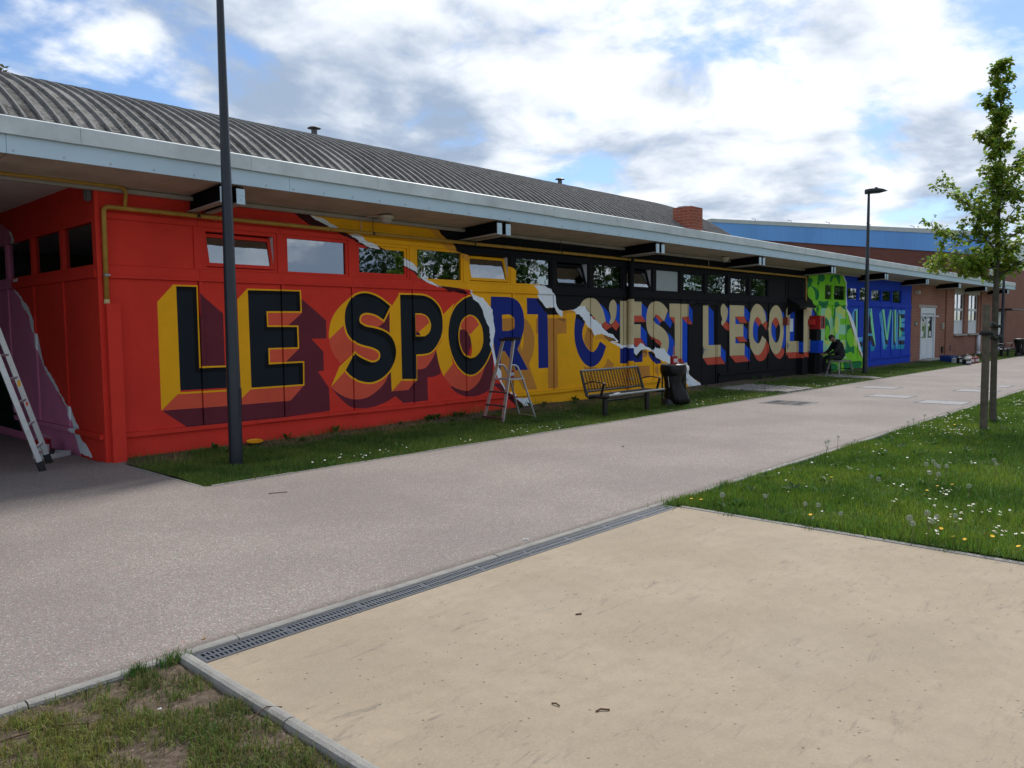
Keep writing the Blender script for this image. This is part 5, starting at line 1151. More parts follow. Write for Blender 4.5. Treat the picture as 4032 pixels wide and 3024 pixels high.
for (x, z) in ((41.45,.42),(42.7,.45)):
    mb = MB(); mb.box(x-.09,x+.09,YW-.064,YW-.003,z-.15,z+.15); bpart(mb, 'air_brick', M_rubber)
mb = MB(); mb.box(37.15,37.45,YW-.03,YW-.002,1.60,1.75); np_ = bpart(mb, 'name_plate', mat('plate_green',(.05,.16,.12),.5))
mb = MB(); mb.box(37.2,37.4,YW-.034,YW-.0305,1.66,1.69); mb.build('plate_marks', M_white, np_)
mb = MB(); mb.box(37.0,37.2,YW-.2,YW-.003,2.95,3.10,bev=.02); bpart(mb, 'wall_lamp', M_lightbody)
mb = MB(); mb.lathe([(.08,-.14),(.09,0),(.08,.14)], (41.3,YW-.05,1.55), 10); bpart(mb, 'wall_bell', M_stone)

# ------------------------------------------------------------------ sports hall behind
GX, GY0 = 52.6, 11.0; RIDGE = 28.8; ZR = 9.5; ZE_ = 6.95; GYE = 2*RIDGE-GY0
hall = thing('sports_hall', 'large brick sports hall with blue clad gable behind the roof', 'building', (GX, GY0, 0))
HO = Vector((GX, GY0, 0))
def hpart(mb, name, m):
    o = mb.build(name, m, hall); o.location = o.location-HO; return o
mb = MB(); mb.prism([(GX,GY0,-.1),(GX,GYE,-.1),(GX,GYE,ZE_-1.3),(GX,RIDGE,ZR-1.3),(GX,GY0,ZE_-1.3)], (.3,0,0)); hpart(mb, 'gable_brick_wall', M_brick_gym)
mb = MB(); mb.prism([(GX-.06,GY0,ZE_-1.32),(GX-.06,RIDGE,ZR-1.32),(GX-.06,GYE,ZE_-1.32),(GX-.06,GYE,ZE_-.22),(GX-.06,RIDGE,ZR-.22),(GX-.06,GY0,ZE_-.22)], (.055,0,0)); hpart(mb, 'blue_cladding', M_bluec)
mb = MB(); mb.prism([(GX-.10,GY0-.1,ZE_-.26),(GX-.10,RIDGE,ZR-.26),(GX-.10,GYE+.1,ZE_-.26),(GX-.10,GYE+.1,ZE_),(GX-.10,RIDGE,ZR),(GX-.10,GY0-.1,ZE_)], (.12,0,0)); hpart(mb, 'gable_flashing', M_flash)
mb = MB(); mb.prism([(GX+.03,GY0,ZE_-.05),(GX+.03,RIDGE,ZR-.05),(GX+.03,GYE,ZE_-.05),(GX+.03,GYE,ZE_-.2),(GX+.03,RIDGE,ZR-.2),(GX+.03,GY0,ZE_-.2)], (40,0,0)); hpart(mb, 'roof', M_flat)
mb = MB(); mb.box(GX+.01, GX+40, GY0-.25, GY0-.002, -.1, 5.1); hpart(mb, 'front_brick_wall', M_brick_gymf)
mb = MB(); mb.box(GX+.01, GX+40, GY0-.15, GY0-.003, 5.1, 6.75); hpart(mb, 'white_cladding', M_whitec)
mb = MB(); mb.box(GX-.13, GX-.005, GY0-.26, GY0-.11, 0, 6.9); hpart(mb, 'corner_downpipe', M_flash)
mb = MB(); mb.box(GX+.8, GX+2.3, GY0-.29, GY0-.252, 0, 2.33); hd = hpart(mb, 'door', M_white); mb = MB(); mb.box(GX+2.05,GX+2.15,GY0-.34,GY0-.291,.95,1.1); mb.build('door_handle', M_steel, hd)
mb = MB(); mb.box(GX+.5, GX+3.9, GY0-1.2, GY0-.255, 2.42, 2.5); hpart(mb, 'door_canopy', M_black)
for y in np.arange(12.5, 28, 2.6):
    mb = MB(); z = ZE_+(y-GY0)/(RIDGE-GY0)*(ZR-ZE_); mb.tube([(GX+.2,y,z-.1),(GX+.2,y,z+.12),(GX-.1,y+.15,z+.16)], .018, 5); hpart(mb, 'roof_hook', M_vent)
# ------------------------------------------------------------------ lamp posts
def lamp_post(label, x, y, aim, h=6.0):
    t = thing('lamp_post', label, 'lamp post', (x, y, 0), aim, 'street lamps along the verge')
    mb = MB(); mb.tube([(0,0,-.1),(0,0,.0),(0,0,1.15),(0,0,1.16),(0,0,h)], [.082,.082,.081,.079,.038], 20); smooth_angle(mb.build('post', M_pole, t))
    mb = MB(); mb.obox((.079,0,.78), (.006,0,0), (0,.034,0), (0,0,.17)); mb.build('hatch', M_pole, t)
    # slim pointed lantern
    mb = MB(); prof = [(-.13,.045,-.075,.06),(-.10,.075,-.085,.075),(.05,.105,-.055,.10),(.30,.125,-.035,.115),(.50,.105,-.005,.09),(.62,.06,.025,.055),(.67,.012,.045,.05)]
    V = []; F = []
    for (px_, w, zb, zt) in prof:
        V += [(px_,-w,(zb+zt)/2),(px_,-w*.7,zt),(px_,0,zt+.012),(px_,w*.7,zt),(px_,w,(zb+zt)/2),(px_,w*.6,zb),(px_,-w*.6,zb)]
    for i in range(len(prof)-1):
        for k in range(7): F.append((7*i+k, 7*i+(k+1) % 7, 7*i+7+(k+1) % 7, 7*i+7+k))
    F += [tuple(range(7))[::-1], tuple(range(len(V)-7, len(V)))]
    mb.add([(a, b, c+h) for a, b, c in V], F); ln = mb.build('lantern', M_pole, t); smooth_angle(ln, 35)
    mb = MB(); mb.prism([(.06,-.06,h-.058),(.42,-.075,h-.024),(.42,.075,h-.024),(.06,.06,h-.058)], (0,0,-.006)); mb.build('lens', mat('lantern_lens',(.30,.28,.27),.2), ln)
    mb = MB(); mb.lathe([(.045,.0),(.045,.03),(.0,.034)], (.26,0,h+.122), 12); mb.build('sensor_cap', M_rubber, ln)
    return t
lamp_post('tall black lamp post in front of the red wall, cut off by the top edge', 4.66, 8.97, R(-40))
lamp_post('black lamp post with slim pointed lantern in front of the blue wall', 27.15, 9.17, R(-38))
lamp_post('distant black lamp post half hidden behind the young tree', 46.0, 8.9, R(-40))

# ------------------------------------------------------------------ benches
def bench(label, x, y, rz):
    """local frame: length along X, the seat faces -Y"""
    t = thing('bench', label, 'bench', (x, y, 0), rz, 'metal benches beside the path'); L = 1.92; h = L/2
    for sx in (-.72, .72):
        mb = MB(); mb.tube([(sx,0,-.1),(sx,0,.375)], .048, 16); o = mb.build('leg', M_black, t); smooth_angle(o)
        mb = MB(); mb.box(sx-.045, sx+.045, -.14, .16, .372, .392); mb.build('seat_bracket', M_black, t)
    mb = MB(); mb.tube([(-.72,.02,.29),(.72,.02,.29)], .022, 10); mb.build('stretcher', M_black, t)
    side = [(-.25,.415),(-.24,.385),(-.10,.378),(.06,.385),(.17,.36),(.235,.40),(.27,.50),(.33,.70),(.375,.845)]
    for sx in (-h, h):
        mb = MB(); pr = side; up = [(a+.045*(1 if b > .42 else 0), b-.05*(1 if b <= .42 else 0)) for a, b in pr]
        mb.tube([(sx, a, b) for a, b in pr], [.022,.026,.028,.03,.034,.034,.028,.026,.022], 8); mb.build('side_frame', M_black, t)
        mb = MB(); mb.tube(rounded([(sx,.30,.60),(sx,.12,.665),(sx,-.15,.635)], .08), .011, 8); mb.bar((sx,-.15,.64),(sx,-.08,.40), .016, .045); mb.box(sx-.014,sx+.014,-.168,-.132,.628,.650,1); mb.build('armrest', [M_black, M_steel], t)
    mb = MB(); mb.tube([(-h,-.25,.415),(h,-.25,.415)], .021, 10); mb.build('front_rail', mat('worn_steel',(.20,.22,.23),.35,.1,8,metal=.6), t)
    mb = MB(); mb.tube([(-h,.375,.845),(h,.375,.845)], .021, 10); mb.build('top_rail', mat('worn_steel2',(.16,.17,.18),.32,.1,8,metal=.5), t)
    mb = MB(); mb.tube([(-h,.255,.465),(h,.255,.465)], .018, 8); mb.tube([(-h,.18,.40),(h,.18,.40)], .018, 8); mb.build('rear_rail', M_black, t)
    mb = MB(); nx = 34                                           # welded wire seat
    for i in range(nx+1): xx = -h+.03+i*(L-.06)/nx; mb.bar((xx,-.24,.418),(xx,.18,.408), .022, .006)
    for j in range(9): yy = -.22+j*.05; mb.bar((-h,yy,.413),(h,yy,.413), .006, .006)
    mb.build('seat_mesh', M_black, t)
    mb = MB(); nx = 20                                           # back panel: vertical strips in pairs and thin cross wires
    lo, hi = Vector((0,.262,.475)), Vector((0,.37,.83))
    for i in range(nx+1):
        xx = -h+.02+i*(L-.04)/nx
        for dx in (-.013, .013): mb.bar(lo+Vector((xx+dx,0,0)), hi+Vector((xx+dx,0,0)), .010, .004, up=(1,0,0))
    for j in range(13):
        p = lo.lerp(hi, (j+.3)/13); mb.bar(p+Vector((-h,0,0)), p+Vector((h,0,0)), .0055, .0055)
    mb.build('back_mesh', M_black, t)
    return t
bench('black wire mesh bench in front of the yellow wall, facing the path', 12.43, 8.575, R(1.2))
bench('distant dark bench beside the far bin, beyond the tree trunk', 45.0, 8.55, R(1.0))
mb = MB(); mb.obox((11.83,8.40,.432),(.05,0,0),(0,.03,0),(0,0,.004)); mb.obox((11.93,8.41,.434),(.022,.01,0),(-.01,.022,0),(0,0,.006))
tag(mb.build('paper_scrap', M_litter), 'scrap of pale paper lying on the bench seat by the yellow wall', 'litter')

# ------------------------------------------------------------------ litter bins
def lump_r(a, z, s=3.0, amp=.1): return 1+amp*mnoise.noise((math.cos(a)*s, math.sin(a)*s, z*5))
def bin_stand(label, x, y, rz, panel=True):
    t = thing('litter_bin', label, 'bin', (x, y, 0), rz, 'litter bins beside the benches')
    mb = MB(); mb.lathe([(.17,-.02),(.17,.10),(.15,.16)], (-.06,.06,0), 18); smooth_angle(mb.build('foot', M_black, t))
    mb = MB(); mb.lathe([(.0,.875),(.25,.872),(.262,.865),(.262,.848),(.24,.845),(.0,.846)], (0,0,0), 28); smooth_angle(mb.build('lid', mat('bin_lid',(.10,.10,.105),.35,.1,8), t))
    mb = MB(); mb.lathe([(.23,.64),(.262,.70),(.268,.79),(.26,.845),(.235,.846)], (0,0,0), 36, wob=lambda a, z: lump_r(a, z, 4.2, .12)); smooth_angle(mb.build('bag_collar', M_bag, t), 60)
    mb = MB(); prof = [(.02,.045),(.17,.04),(.21,.09),(.22,.18),(.195,.36),(.195,.52),(.225,.70)]
    V0 = len(mb.v); mb.lathe(prof, (0,0,0), 40, wob=lambda a, z: lump_r(a, z, 3.0, .20))
    for i, v in enumerate(mb.v): 
        k = max(0, .5-v[2]); mb.v[i] = (v[0]+k*.34*(1 if v[0] > -.05 else .35), v[1]-k*.12, v[2])
    smooth_angle(mb.build('bag', M_bag, t), 60)
    if panel:
        mb = MB(); V = []; F = []
        for i in range(9):
            a = R(-52+i*9); V += [(.262*math.cos(a), .262*math.sin(a), .12), (.262*math.cos(a), .262*math.sin(a), .80)]
        for i in range(8): F.append((2*i, 2*i+2, 2*i+3, 2*i+1))
        mb.add(V, F); mb.build('shield_panel', M_beige, t)
    mb = MB(); mb.tube([(.21,.12,0),(.21,.12,.84)], .016, 8); mb.tube([(-.21,.12,0),(-.21,.12,.84)], .016, 8); mb.build('stand_post', M_black, t)
    mb = MB(); mb.tube([(-.24,-.06,.62),(-.215,-.07,.40)], .006, 5); mb.build('bag_tie', M_steel, t)
    return t
BX, BY = 14.22, 8.64
bin_stand('litter bin in a black bag beside the bench, paint can on its lid', BX, BY, R(-8))
bin_stand('distant litter bin lined with a black bag beside the hall wall', 46.2, 8.15, R(10), False)
def white_bag(label, x, y, z, s):
    mb = MB(); mb.lathe([(.02,-.16),(.10,-.13),(.13,-.02),(.10,.09),(.04,.14),(.06,.19)], (0,0,0), 22, wob=lambda a, z: lump_r(a, z, 4, .22)); mb.v = [(a*s, b*s, c*s) for a, b, c in mb.v]
    o = mb.build('plastic_bag', M_bagw); smooth_angle(o, 70); o.location = (x, y, z); return tag(o, label, 'bag')
white_bag('small knotted white plastic bag bulging at the bin rim', BX+.30, BY-.11, .765, .62)
white_bag('tall sagging white bag hanging beside the distant bin', 46.55, 8.05, .46, 2.1)

# ------------------------------------------------------------------ paint cans and brushes
def paint_can(label, x, y, z, r, h, body, group=None, band=None, rz=0.0, openlid=False):
    t = thing('paint_can', label, 'paint can', (x, y, z), rz, group)
    mb = MB(); mb.lathe([(r,0),(r*1.02,.006),(r,.012),(r,h-.012),(r*1.03,h-.006),(r,h)] + ([(r*.93,h),(r*.93,h*.8),(0,h*.8)] if openlid else [(r*.9,h-.006),(0,h-.006)]), (0,0,0), 22); smooth_angle(mb.build('body', body, t))
    if band is not None:
        mb = MB(); n = 9
        V = []; F = []
        for i in range(n):
            a = R(180+10+i*14); V += [((r+.0015)*math.cos(a),(r+.0015)*math.sin(a),h*.25), ((r+.0015)*math.cos(a),(r+.0015)*math.sin(a),h*.7)]
        for i in range(n-1): F.append((2*i,2*i+2,2*i+3,2*i+1))
        mb.add(V, F); mb.build('printed_label', band, t)
    mb = MB(); mb.tube([(r*math.cos(a), .03+r*.5*math.sin(a)*0-.02, h*.85+r*.95*math.sin(a)) for a in np.linspace(0, math.pi, 9)], .004, 5); mb.build('wire_handle', M_steel, t)
    return t
def brush(label, x, y, z, lean):
    t = thing('paint_brush', label, 'brush', (x, y, z)); d = Vector(lean).normalized()
    mb = MB(); p = Vector((0,0,0)); mb.tube([p, p+d*.05, p+d*.12, p+d*.20], [.012,.016,.011,.013], 8); mb.build('handle', M_wood, t)
    mb = MB(); mb.obox(p-d*.02, d*.025, Vector((1,0,0))*.024, Vector((0,1,0))*.010); mb.build('ferrule', M_steel, t)
    return t
CX, CY = BX-.10, BY-.07
paint_can('red paint can with white label on the bin lid, brush sticking out', CX, CY, .876, .075, .165, M_canred, band=M_canwhite, openlid=True, rz=R(20))
brush('paint brush with brown handle standing in the can on the bin', CX-.01, CY, 1.05, (.22,.1,1))
paint_can('small red and white paint can on the step ladder platform', 10.36, 9.66, .762, .055, .13, M_canred, band=M_canwhite)
paint_can('red paint can with white lid by the purple passage wall', 3.40, 11.92, .0, .10, .20, M_canred, band=M_canwhite)
t = thing('paint_tray', 'white paint tray with dark roller beside the purple passage wall', 'paint tray', (3.40, 11.55, 0), R(30))
mb = MB(); mb.box(-.17,.17,-.12,.12,.0,.02); mb.box(-.17,.17,-.13,-.12,0,.06); mb.box(-.17,.17,.12,.13,0,.06); mb.box(-.18,-.17,-.13,.13,0,.06); mb.box(.17,.18,-.13,.13,0,.06); mb.build('tray', M_canwhite, t)
mb = MB(); mb.tube([(-.10,-.08,.065),(.10,.08,.065)], .03, 12); mb.build('roller', M_rubber, t)
mb = MB(); mb.lathe([(.0,.0),(.10,.0),(.115,.010),(.115,.016),(.105,.018),(.10,.008),(.0,.008)], (0,0,0), 24); o = mb.build('can_lid', M_yplas); o.location = (5.60,10.22,strip_z(5.6,10.22)+.045); o.rotation_euler = (R(6),R(-3),0); tag(o, 'round yellow paint can lid lying in the grass below the red wall', 'lid')
# heap of supplies in the distance
gsup = 'painting supplies on the far verge'
def crate(label, x, y, w, d, h, rz):
    t = thing('crate', label, 'crate', (x, y, .02), rz, gsup); mb = MB()
    mb.box(-w/2,w/2,-d/2,d/2,0,.02); mb.box(-w/2,w/2,-d/2,-d/2+.02,.021,h); mb.box(-w/2,w/2,d/2-.02,d/2,.021,h); mb.box(-w/2,-w/2+.02,-d/2+.021,d/2-.021,.021,h); mb.box(w/2-.02,w/2,-d/2+.021,d/2-.021,.021,h); mb.build('tub', M_crate, t)
    mb = MB(); mb.box(-w/2-.02,w/2+.02,-d/2-.02,-d/2-.001,h-.03,h+.01); mb.box(-w/2-.02,w/2+.02,d/2+.001,d/2+.02,h-.03,h+.01); mb.build('rim', M_crate, t)
crate('blue plastic tub nearest the brick wall among the painting supplies', 38.2, 9.40, .62, .42, .24, R(-12))
crate('blue plastic tub in front, beside the paint pots', 37.6, 9.02, .66, .4, .20, R(-20))
for i, (x, y, r, h, b, lab) in enumerate((
        (36.4,8.72,.16,.26,M_canwhite,'grey white paint pot next to the blue tubs'),
        (36.1,8.45,.17,.34,M_canblack,'dark paint pot with splashed rim beside the blue tubs'),
        (35.3,8.02,.22,.30,M_canblack,'wide black paint bucket at the kerb among the supplies'),
        (35.9,8.12,.18,.36,M_canwhite,'tall white paint pot in the middle of the supplies'),
        (36.6,8.18,.20,.30,M_canblack,'black paint pot behind the white pots of the supplies'),
        (36.5,7.90+.25,.16,.34,M_canred,'red paint pot at the right of the supplies, by the stake'),
        (37.2,8.12,.18,.32,M_canred,'rear red paint pot at the right of the supplies'),
        (37.3,8.4,.17,.36,M_canwhite,'rear white paint pot of the supplies heap'))):
    r *= .72; h *= .72
    paint_can(lab, x, y, .02, r, h, b, gsup, M_canwhite if b is not M_canwhite else None)
brush('wooden paint stirring stick leaning out of the pots on the far verge', 35.9, 8.15, .42, (-.5,.3,.8))

# ------------------------------------------------------------------ step ladders
def step_ladder():
    t = thing('step_ladder', 'aluminium step ladder with black top in front of the torn R', 'ladder', (10.3, 9.62, 0)); O = Vector((10.3, 9.62, 0))
    zA = strip_z(9.85, 9.4)+.005
    A = [(Vector((9.80,9.36,zA)), Vector((10.235,9.475,1.44))), (Vector((9.86,9.87,zA+.02)), Vector((10.27,9.765,1.44)))]
    for a, b in A:
        mb = MB(); mb.bar(a-O, b-O, .022, .062, up=(0,1,0)); mb.build('stile', M_alu, t)
    B = [(Vector((10.72,9.40,zA)), 9.46), (Vector((10.80,9.87,zA+.01)), 9.78)]
    for (f, yt) in B:
        mb = MB(); top = Vector((10.13, yt, 1.00)); mb.tube([p-O for p in rounded([top, (10.30,yt,.985), (10.44,yt,.76), f], .07)], .017, 8); o = mb.build('rear_leg', M_alu, t); smooth_angle(o)
    mb = MB(); mb.bar(Vector((10.715,9.40,zA+.03))-O, Vector((10.795,9.87,zA+.04))-O, .03, .012); mb.build('rear_brace', M_alu, t)
    for z in (.08,.29,.52):
        k = (z-zA)/(1.44-zA); a = A[0][0].lerp(A[0][1], k); b = A[1][0].lerp(A[1][1], k); a.z = b.z = z
        mb = MB(); mb.bar(a-O+Vector((.0,-.02,0)), b-O+Vector((0,.02,0)), .09, .022); mb.build('step', M_tread, t)
    mb = MB(); mb.box(10.02-O.x,10.46-O.x,9.43-O.y,9.80-O.y,.735,.757); mb.build('platform', M_alu, t)
    mb = MB(); mb.box(10.17-O.x,10.38-O.x,9.44-O.y,9.80-O.y,1.425,1.465,bev=.012); mb.box(10.33-O.x,10.40-O.x,9.42-O.y,9.82-O.y,1.455,1.485,bev=.008); mb.build('top_tray', M_rubber, t)
    for a, b in A:
        mb = MB(); mb.obox(a-O+Vector((0,0,.005)), (.03,0,0),(0,.016,0),(0,0,.02)); mb.build('foot', M_rubber, t)
step_ladder()
def tall_ladder():
    t = thing('tall_ladder', 'paint splashed aluminium ladder at the left edge in the passage', 'ladder', (2.9, 10.7, 0)); O = Vector((2.9,10.7,0))
    H = 2.35
    S = [(Vector((2.965,10.44,.0)), Vector((2.965-.287*H,10.46,H))), (Vector((3.21,11.02,.0)), Vector((3.21-.296*H,10.93,H)))]
    for i, (a, b) in enumerate(S):
        mb = MB(); mb.bar(a.lerp(b,.03)-O, b-O, .060, .028, up=(0,1,0)); mb.build('stile', M_alu, t)
        mb = MB(); mb.bar(a-O, a.lerp(b,.05)-O, .075, .04, up=(0,1,0)); mb.build('foot', M_rubber, t)
    for z in (.27,.55,.83,1.11,1.39,1.67,1.95):
        k = z/H; a = S[0][0].lerp(S[0][1],k); b = S[1][0].lerp(S[1][1],k); mb = MB(); mb.bar(a.lerp(b,.03)-O, b.lerp(a,.03)-O, .035, .022); mb.build('rung', M_alu, t)
    mb = MB(); c = (S[0][1]+S[1][1])/2-O; mb.obox(c, (.10,0,0),(0,.30,0),(0,0,.03)); mb.build('top_cap', M_rubber, t)
    for (yy, x1) in ((10.46,1.15),(10.93,1.25)):
        mb = MB(); mb.bar(Vector((2.28,yy,H-.05))-O, Vector((x1,yy,.0))-O, .024, .06, up=(0,1,0)); mb.build('rear_leg', M_alu, t)
    mb = MB(); k = .55
    for q, (kk, c, s) in enumerate(((.20,0,.03),(.44,1,.028),(.62,0,.02),(.33,2,.018))):
        p = S[0 if q % 2 == 0 else 1][0].lerp(S[0 if q % 2 == 0 else 1][1], kk)-O; mb.obox(p+Vector((.0,-.0155,0)), (s*.6,0,0),(0,.001,0),(0,0,s*1.3), c)
    mb.build('paint_splash', [M_canwhite, M_yplas, PM[2]], t)
tall_ladder()

# ------------------------------------------------------------------ work platform and painter
def platform():
    t = thing('work_platform', 'low aluminium folding platform the seated painter sits on', 'work platform', (26.62, 9.80, 0)); L, W, H = 1.10, .36, .47
    mb = MB(); mb.box(-L/2,L/2,-W/2,W/2,H-.05,H,bev=.012); mb.build('deck', mat('platform_deck',(.22,.21,.185),.6,.25,9), t)
    for sx in (-1,1):
        for sy in (-1,1):
            mb = MB(); mb.bar((sx*(L/2-.06),sy*(W/2-.03),H-.05),(sx*(L/2+.06),sy*(W/2+.03),.0), .03, .05); mb.build('leg', mat('platform_leg',(.24,.24,.23),.5,.2,12,metal=.5), t)
        mb = MB(); mb.bar((sx*(L/2+.02),-W/2,.17),(sx*(L/2+.02),W/2,.17), .022, .03); mb.build('cross_brace', M_rubber, t)
platform()
def skin_mesh(name, verts, edges, radii, root, m, sub=2):
    me = bpy.data.meshes.new(name); me.from_pydata([Vector(v) for v in verts], edges, []); o = bpy.data.objects.new(name, me); COL.objects.link(o)
    sk = o.modifiers.new('skin', 'SKIN'); sk.use_smooth_shade = True
    for i, r in enumerate(radii):
        r = r if hasattr(r, '__len__') else (r, r); me.skin_vertices[0].data[i].radius = r; me.skin_vertices[0].data[i].use_root = (i == root)
    ss = o.modifiers.new('sub', 'SUBSURF'); ss.levels = sub; ss.render_levels = sub
    me.materials.append(m); return o
def painter():
    # local frame: +X is where the painter faces, seat height .48
    t = thing('person', 'person in a black jacket sitting bent over, painting the wall', 'person', (26.62, 9.80, 0), math.atan2(.62,-.78))
    V = [(0,0,.56),(0.0,0,.72),(.07,0,.90),(.15,0,1.05),(.19,0,1.12),            # pelvis .. neck base
         (.13,.17,1.03),(.26,.22,.80),(.44,.13,.70),(.52,.10,.69),                 # left arm
         (.13,-.17,1.03),(.25,-.23,.80),(.44,-.15,.72),(.52,-.12,.71),             # right arm
         (.03,.10,.555),(.46,.13,.58),(.46,.13,.30),(.43,.13,.08),                 # left leg
         (.03,-.10,.555),(.45,-.13,.58),(.50,-.14,.30),(.47,-.14,.08)]
    E = [(0,1),(1,2),(2,3),(3,4),(3,5),(5,6),(6,7),(7,8),(3,9),(9,10),(10,11),(11,12),(0,13),(13,14),(14,15),(15,16),(0,17),(17,18),(18,19),(19,20)]
    Rd = [(.175,.15),(.18,.15),(.20,.155),(.165,.12),(.06,.06),(.085,.085),(.068,.068),(.045,.045),(.04,.04),(.085,.085),(.068,.068),(.045,.045),(.04,.04),
          (.10,.10),(.078,.078),(.062,.062),(.05,.05),(.10,.10),(.078,.078),(.062,.062),(.05,.05)]
    b = skin_mesh('body', V, E, Rd, 0, M_cloth); b.parent = t; b.data.materials.append(M_trouser)
    # head with face, cap-like hair
    hd = bmesh.new(); bmesh.ops.create_uvsphere(hd, u_segments=24, v_segments=16, radius=1)
    for v in hd.verts:
        x, y, z = v.co; f = 1+.06*max(0,x)*(z < .2); nose = .16*math.exp(-((y/.16)**2+((z+.10)/.2)**2))*(x > .6)
        v.co = (x*.098*f+nose*.12-.008*(z < -.55), y*.075*(1-.18*max(0,-z)), z*.122)
    me = bpy.data.meshes.new('head'); hd.to_mesh(me); hd.free(); me.materials.append(M_skin); me.polygons.foreach_set('use_smooth', [True]*len(me.polygons))
    h = link('head', me, b); h.location = (.31,0,1.215); h.rotation_euler = (0,R(42),0)
    mb = MB(); mb.tube([(.18,0,1.08),(.25,0,1.17)], [.055,.05], 10); mb.build('neck', M_skin, b)
    hb = bmesh.new(); bmesh.ops.create_uvsphere(hb, u_segments=24, v_segments=14, radius=1)
    bmesh.ops.delete(hb, geom=[v for v in hb.verts if v.co.z < .05 and v.co.x > -.1 or v.co.z < -.55], context='VERTS')
    for v in hb.verts: v.co = (v.co.x*.104, v.co.y*.081, v.co.z*.128)
    me = bpy.data.meshes.new('hair'); hb.to_mesh(me); hb.free(); me.materials.append(M_hair); me.polygons.foreach_set('use_smooth', [True]*len(me.polygons))
    hh = link('hair', me, b); hh.location = (.308,0,1.217); hh.rotation_euler = (0,R(42),0)
    mb = MB(); mb.tube([(.10+.055*math.cos(a)*.6-.01, .085*math.sin(a), 1.135+.015*math.cos(a)) for a in np.linspace(.5, 2*math.pi-.5, 12)], [.03]*12, 8); smooth_angle(mb.build('hood', M_cloth, b), 80)
    mb = MB(); mb.tube([(-.02+.165*math.cos(a), .165*math.sin(a), .56) for a in np.linspace(1.7, 4.6, 10)], .018, 6); mb.build('shirt_hem', M_white, b)
    m2 = MB()
    for (y0, y1, z0, z1) in ((.05,.075,.955,.962),(.057,.065,.925,.955),(.025,.033,.925,.95),(.01,.025,.945,.952),(-.012,.0,.925,.95),(-.035,-.02,.925,.95),(-.055,-.045,.925,.962)): m2.box(-.135,-.112,y0,y1,z0,z1)
    m2.build('jacket_print', M_white, b)
    for s, (wx, wy, wz) in ((1,(.52,.10,.69)), (-1,(.52,-.12,.71))):
        pv = [(wx,wy,wz),(wx+.06,wy-.01*s,wz-.005)]; pe = [(0,1)]; pr = [(.03,.024),(.036,.02)]
        for i, (dy, ln, dr) in enumerate(((.028,.075,0),(.010,.085,0),(-.010,.080,0),(-.028,.062,0))):
            k = len(pv); pv += [(wx+.08,wy+dy-.01*s,wz-.006),(wx+.08+ln*.5,wy+dy*1.1-.01*s,wz-.018),(wx+.08+ln*.8,wy+dy*1.1-.01*s,wz-.045)]; pe += [(1,k),(k,k+1),(k+1,k+2)]; pr += [(.011,.011),(.009,.009),(.008,.008)]
        k = len(pv); pv += [(wx+.03,wy-.04*s,wz-.01),(wx+.065,wy-.055*s,wz-.025),(wx+.09,wy-.05*s,wz-.035)]; pe += [(0,k),(k,k+1),(k+1,k+2)]; pr += [(.013,.013),(.011,.011),(.009,.009)]
        o = skin_mesh('hand', pv, pe, pr, 0, M_skin, 1); o.parent = b
    for (x, y) in ((.43,.13),(.47,-.14)):
        mb = MB(); mb.lathe([(.045,0),(.05,.02),(.046,.07),(.03,.09)], (0,0,0), 14); mb.v = [((a*(2.6 if a > 0 else 1.3)), b*.95, c*(1 if a < .05 else .72)) for a, b, c in mb.v]; o = mb.build('shoe', M_shoe, b); smooth_angle(o, 60); o.location = (x, y, .005)
painter()
t = brush('fine paint brush in the seated painter\'s hand', 26.62, 9.80, .0, (0,0,1)); t.location = Vector((26.62,9.80,.66)) + Vector((-.78*.60-.62*-.11, .62*.60+-.78*-.11, 0)); t.rotation_euler = (R(-50),R(-40),0)

# ------------------------------------------------------------------ trees
def leaf_cloud(points, sizes, base, rng, droop=.35):
    """one small folded leaf (four triangles) per point; tint per leaf"""
    n = len(points); P = np.array(points); a = rng.uniform(0, 2*np.pi, n); pitch = rng.normal(-droop, .45, n); roll = rng.normal(0, .6, n); s = np.array(sizes)
    d = np.stack([np.cos(a)*np.cos(pitch), np.sin(a)*np.cos(pitch), np.sin(pitch)], 1)
    up = np.tile([0,0,1.0], (n,1)); sd = np.cross(d, up); sd /= np.linalg.norm(sd,axis=1,keepdims=True)+1e-9; nn = np.cross(sd, d)
    sd2 = sd*np.cos(roll)[:,None]+nn*np.sin(roll)[:,None]; nn2 = np.cross(sd2, d)
    S = s[:,None]
    q = [P, P+d*S*.35+sd2*S*.27+nn2*S*.06, P+d*S*.75+sd2*S*.20+nn2*S*.05, P+d*S, P+d*S*.75-sd2*S*.20+nn2*S*.05, P+d*S*.35-sd2*S*.27+nn2*S*.06]
    V = np.stack(q, 1).reshape(-1,3); k = np.arange(n)[:,None]*6
    F = np.concatenate([k+np.array([[0,1,2]]), k+np.array([[0,2,3]]), k+np.array([[0,3,4]]), k+np.array([[0,4,5]])], 0)
    br = rng.normal(1, .22, n).clip(.5,1.7); hue = rng.normal(0, .16, n)
    C = np.stack([base[0]*br*(1+hue), base[1]*br, base[2]*br*(1-hue*.5), np.ones(n)], 1).clip(0,1); C = np.repeat(C, 6, 0)
    return V, F, C
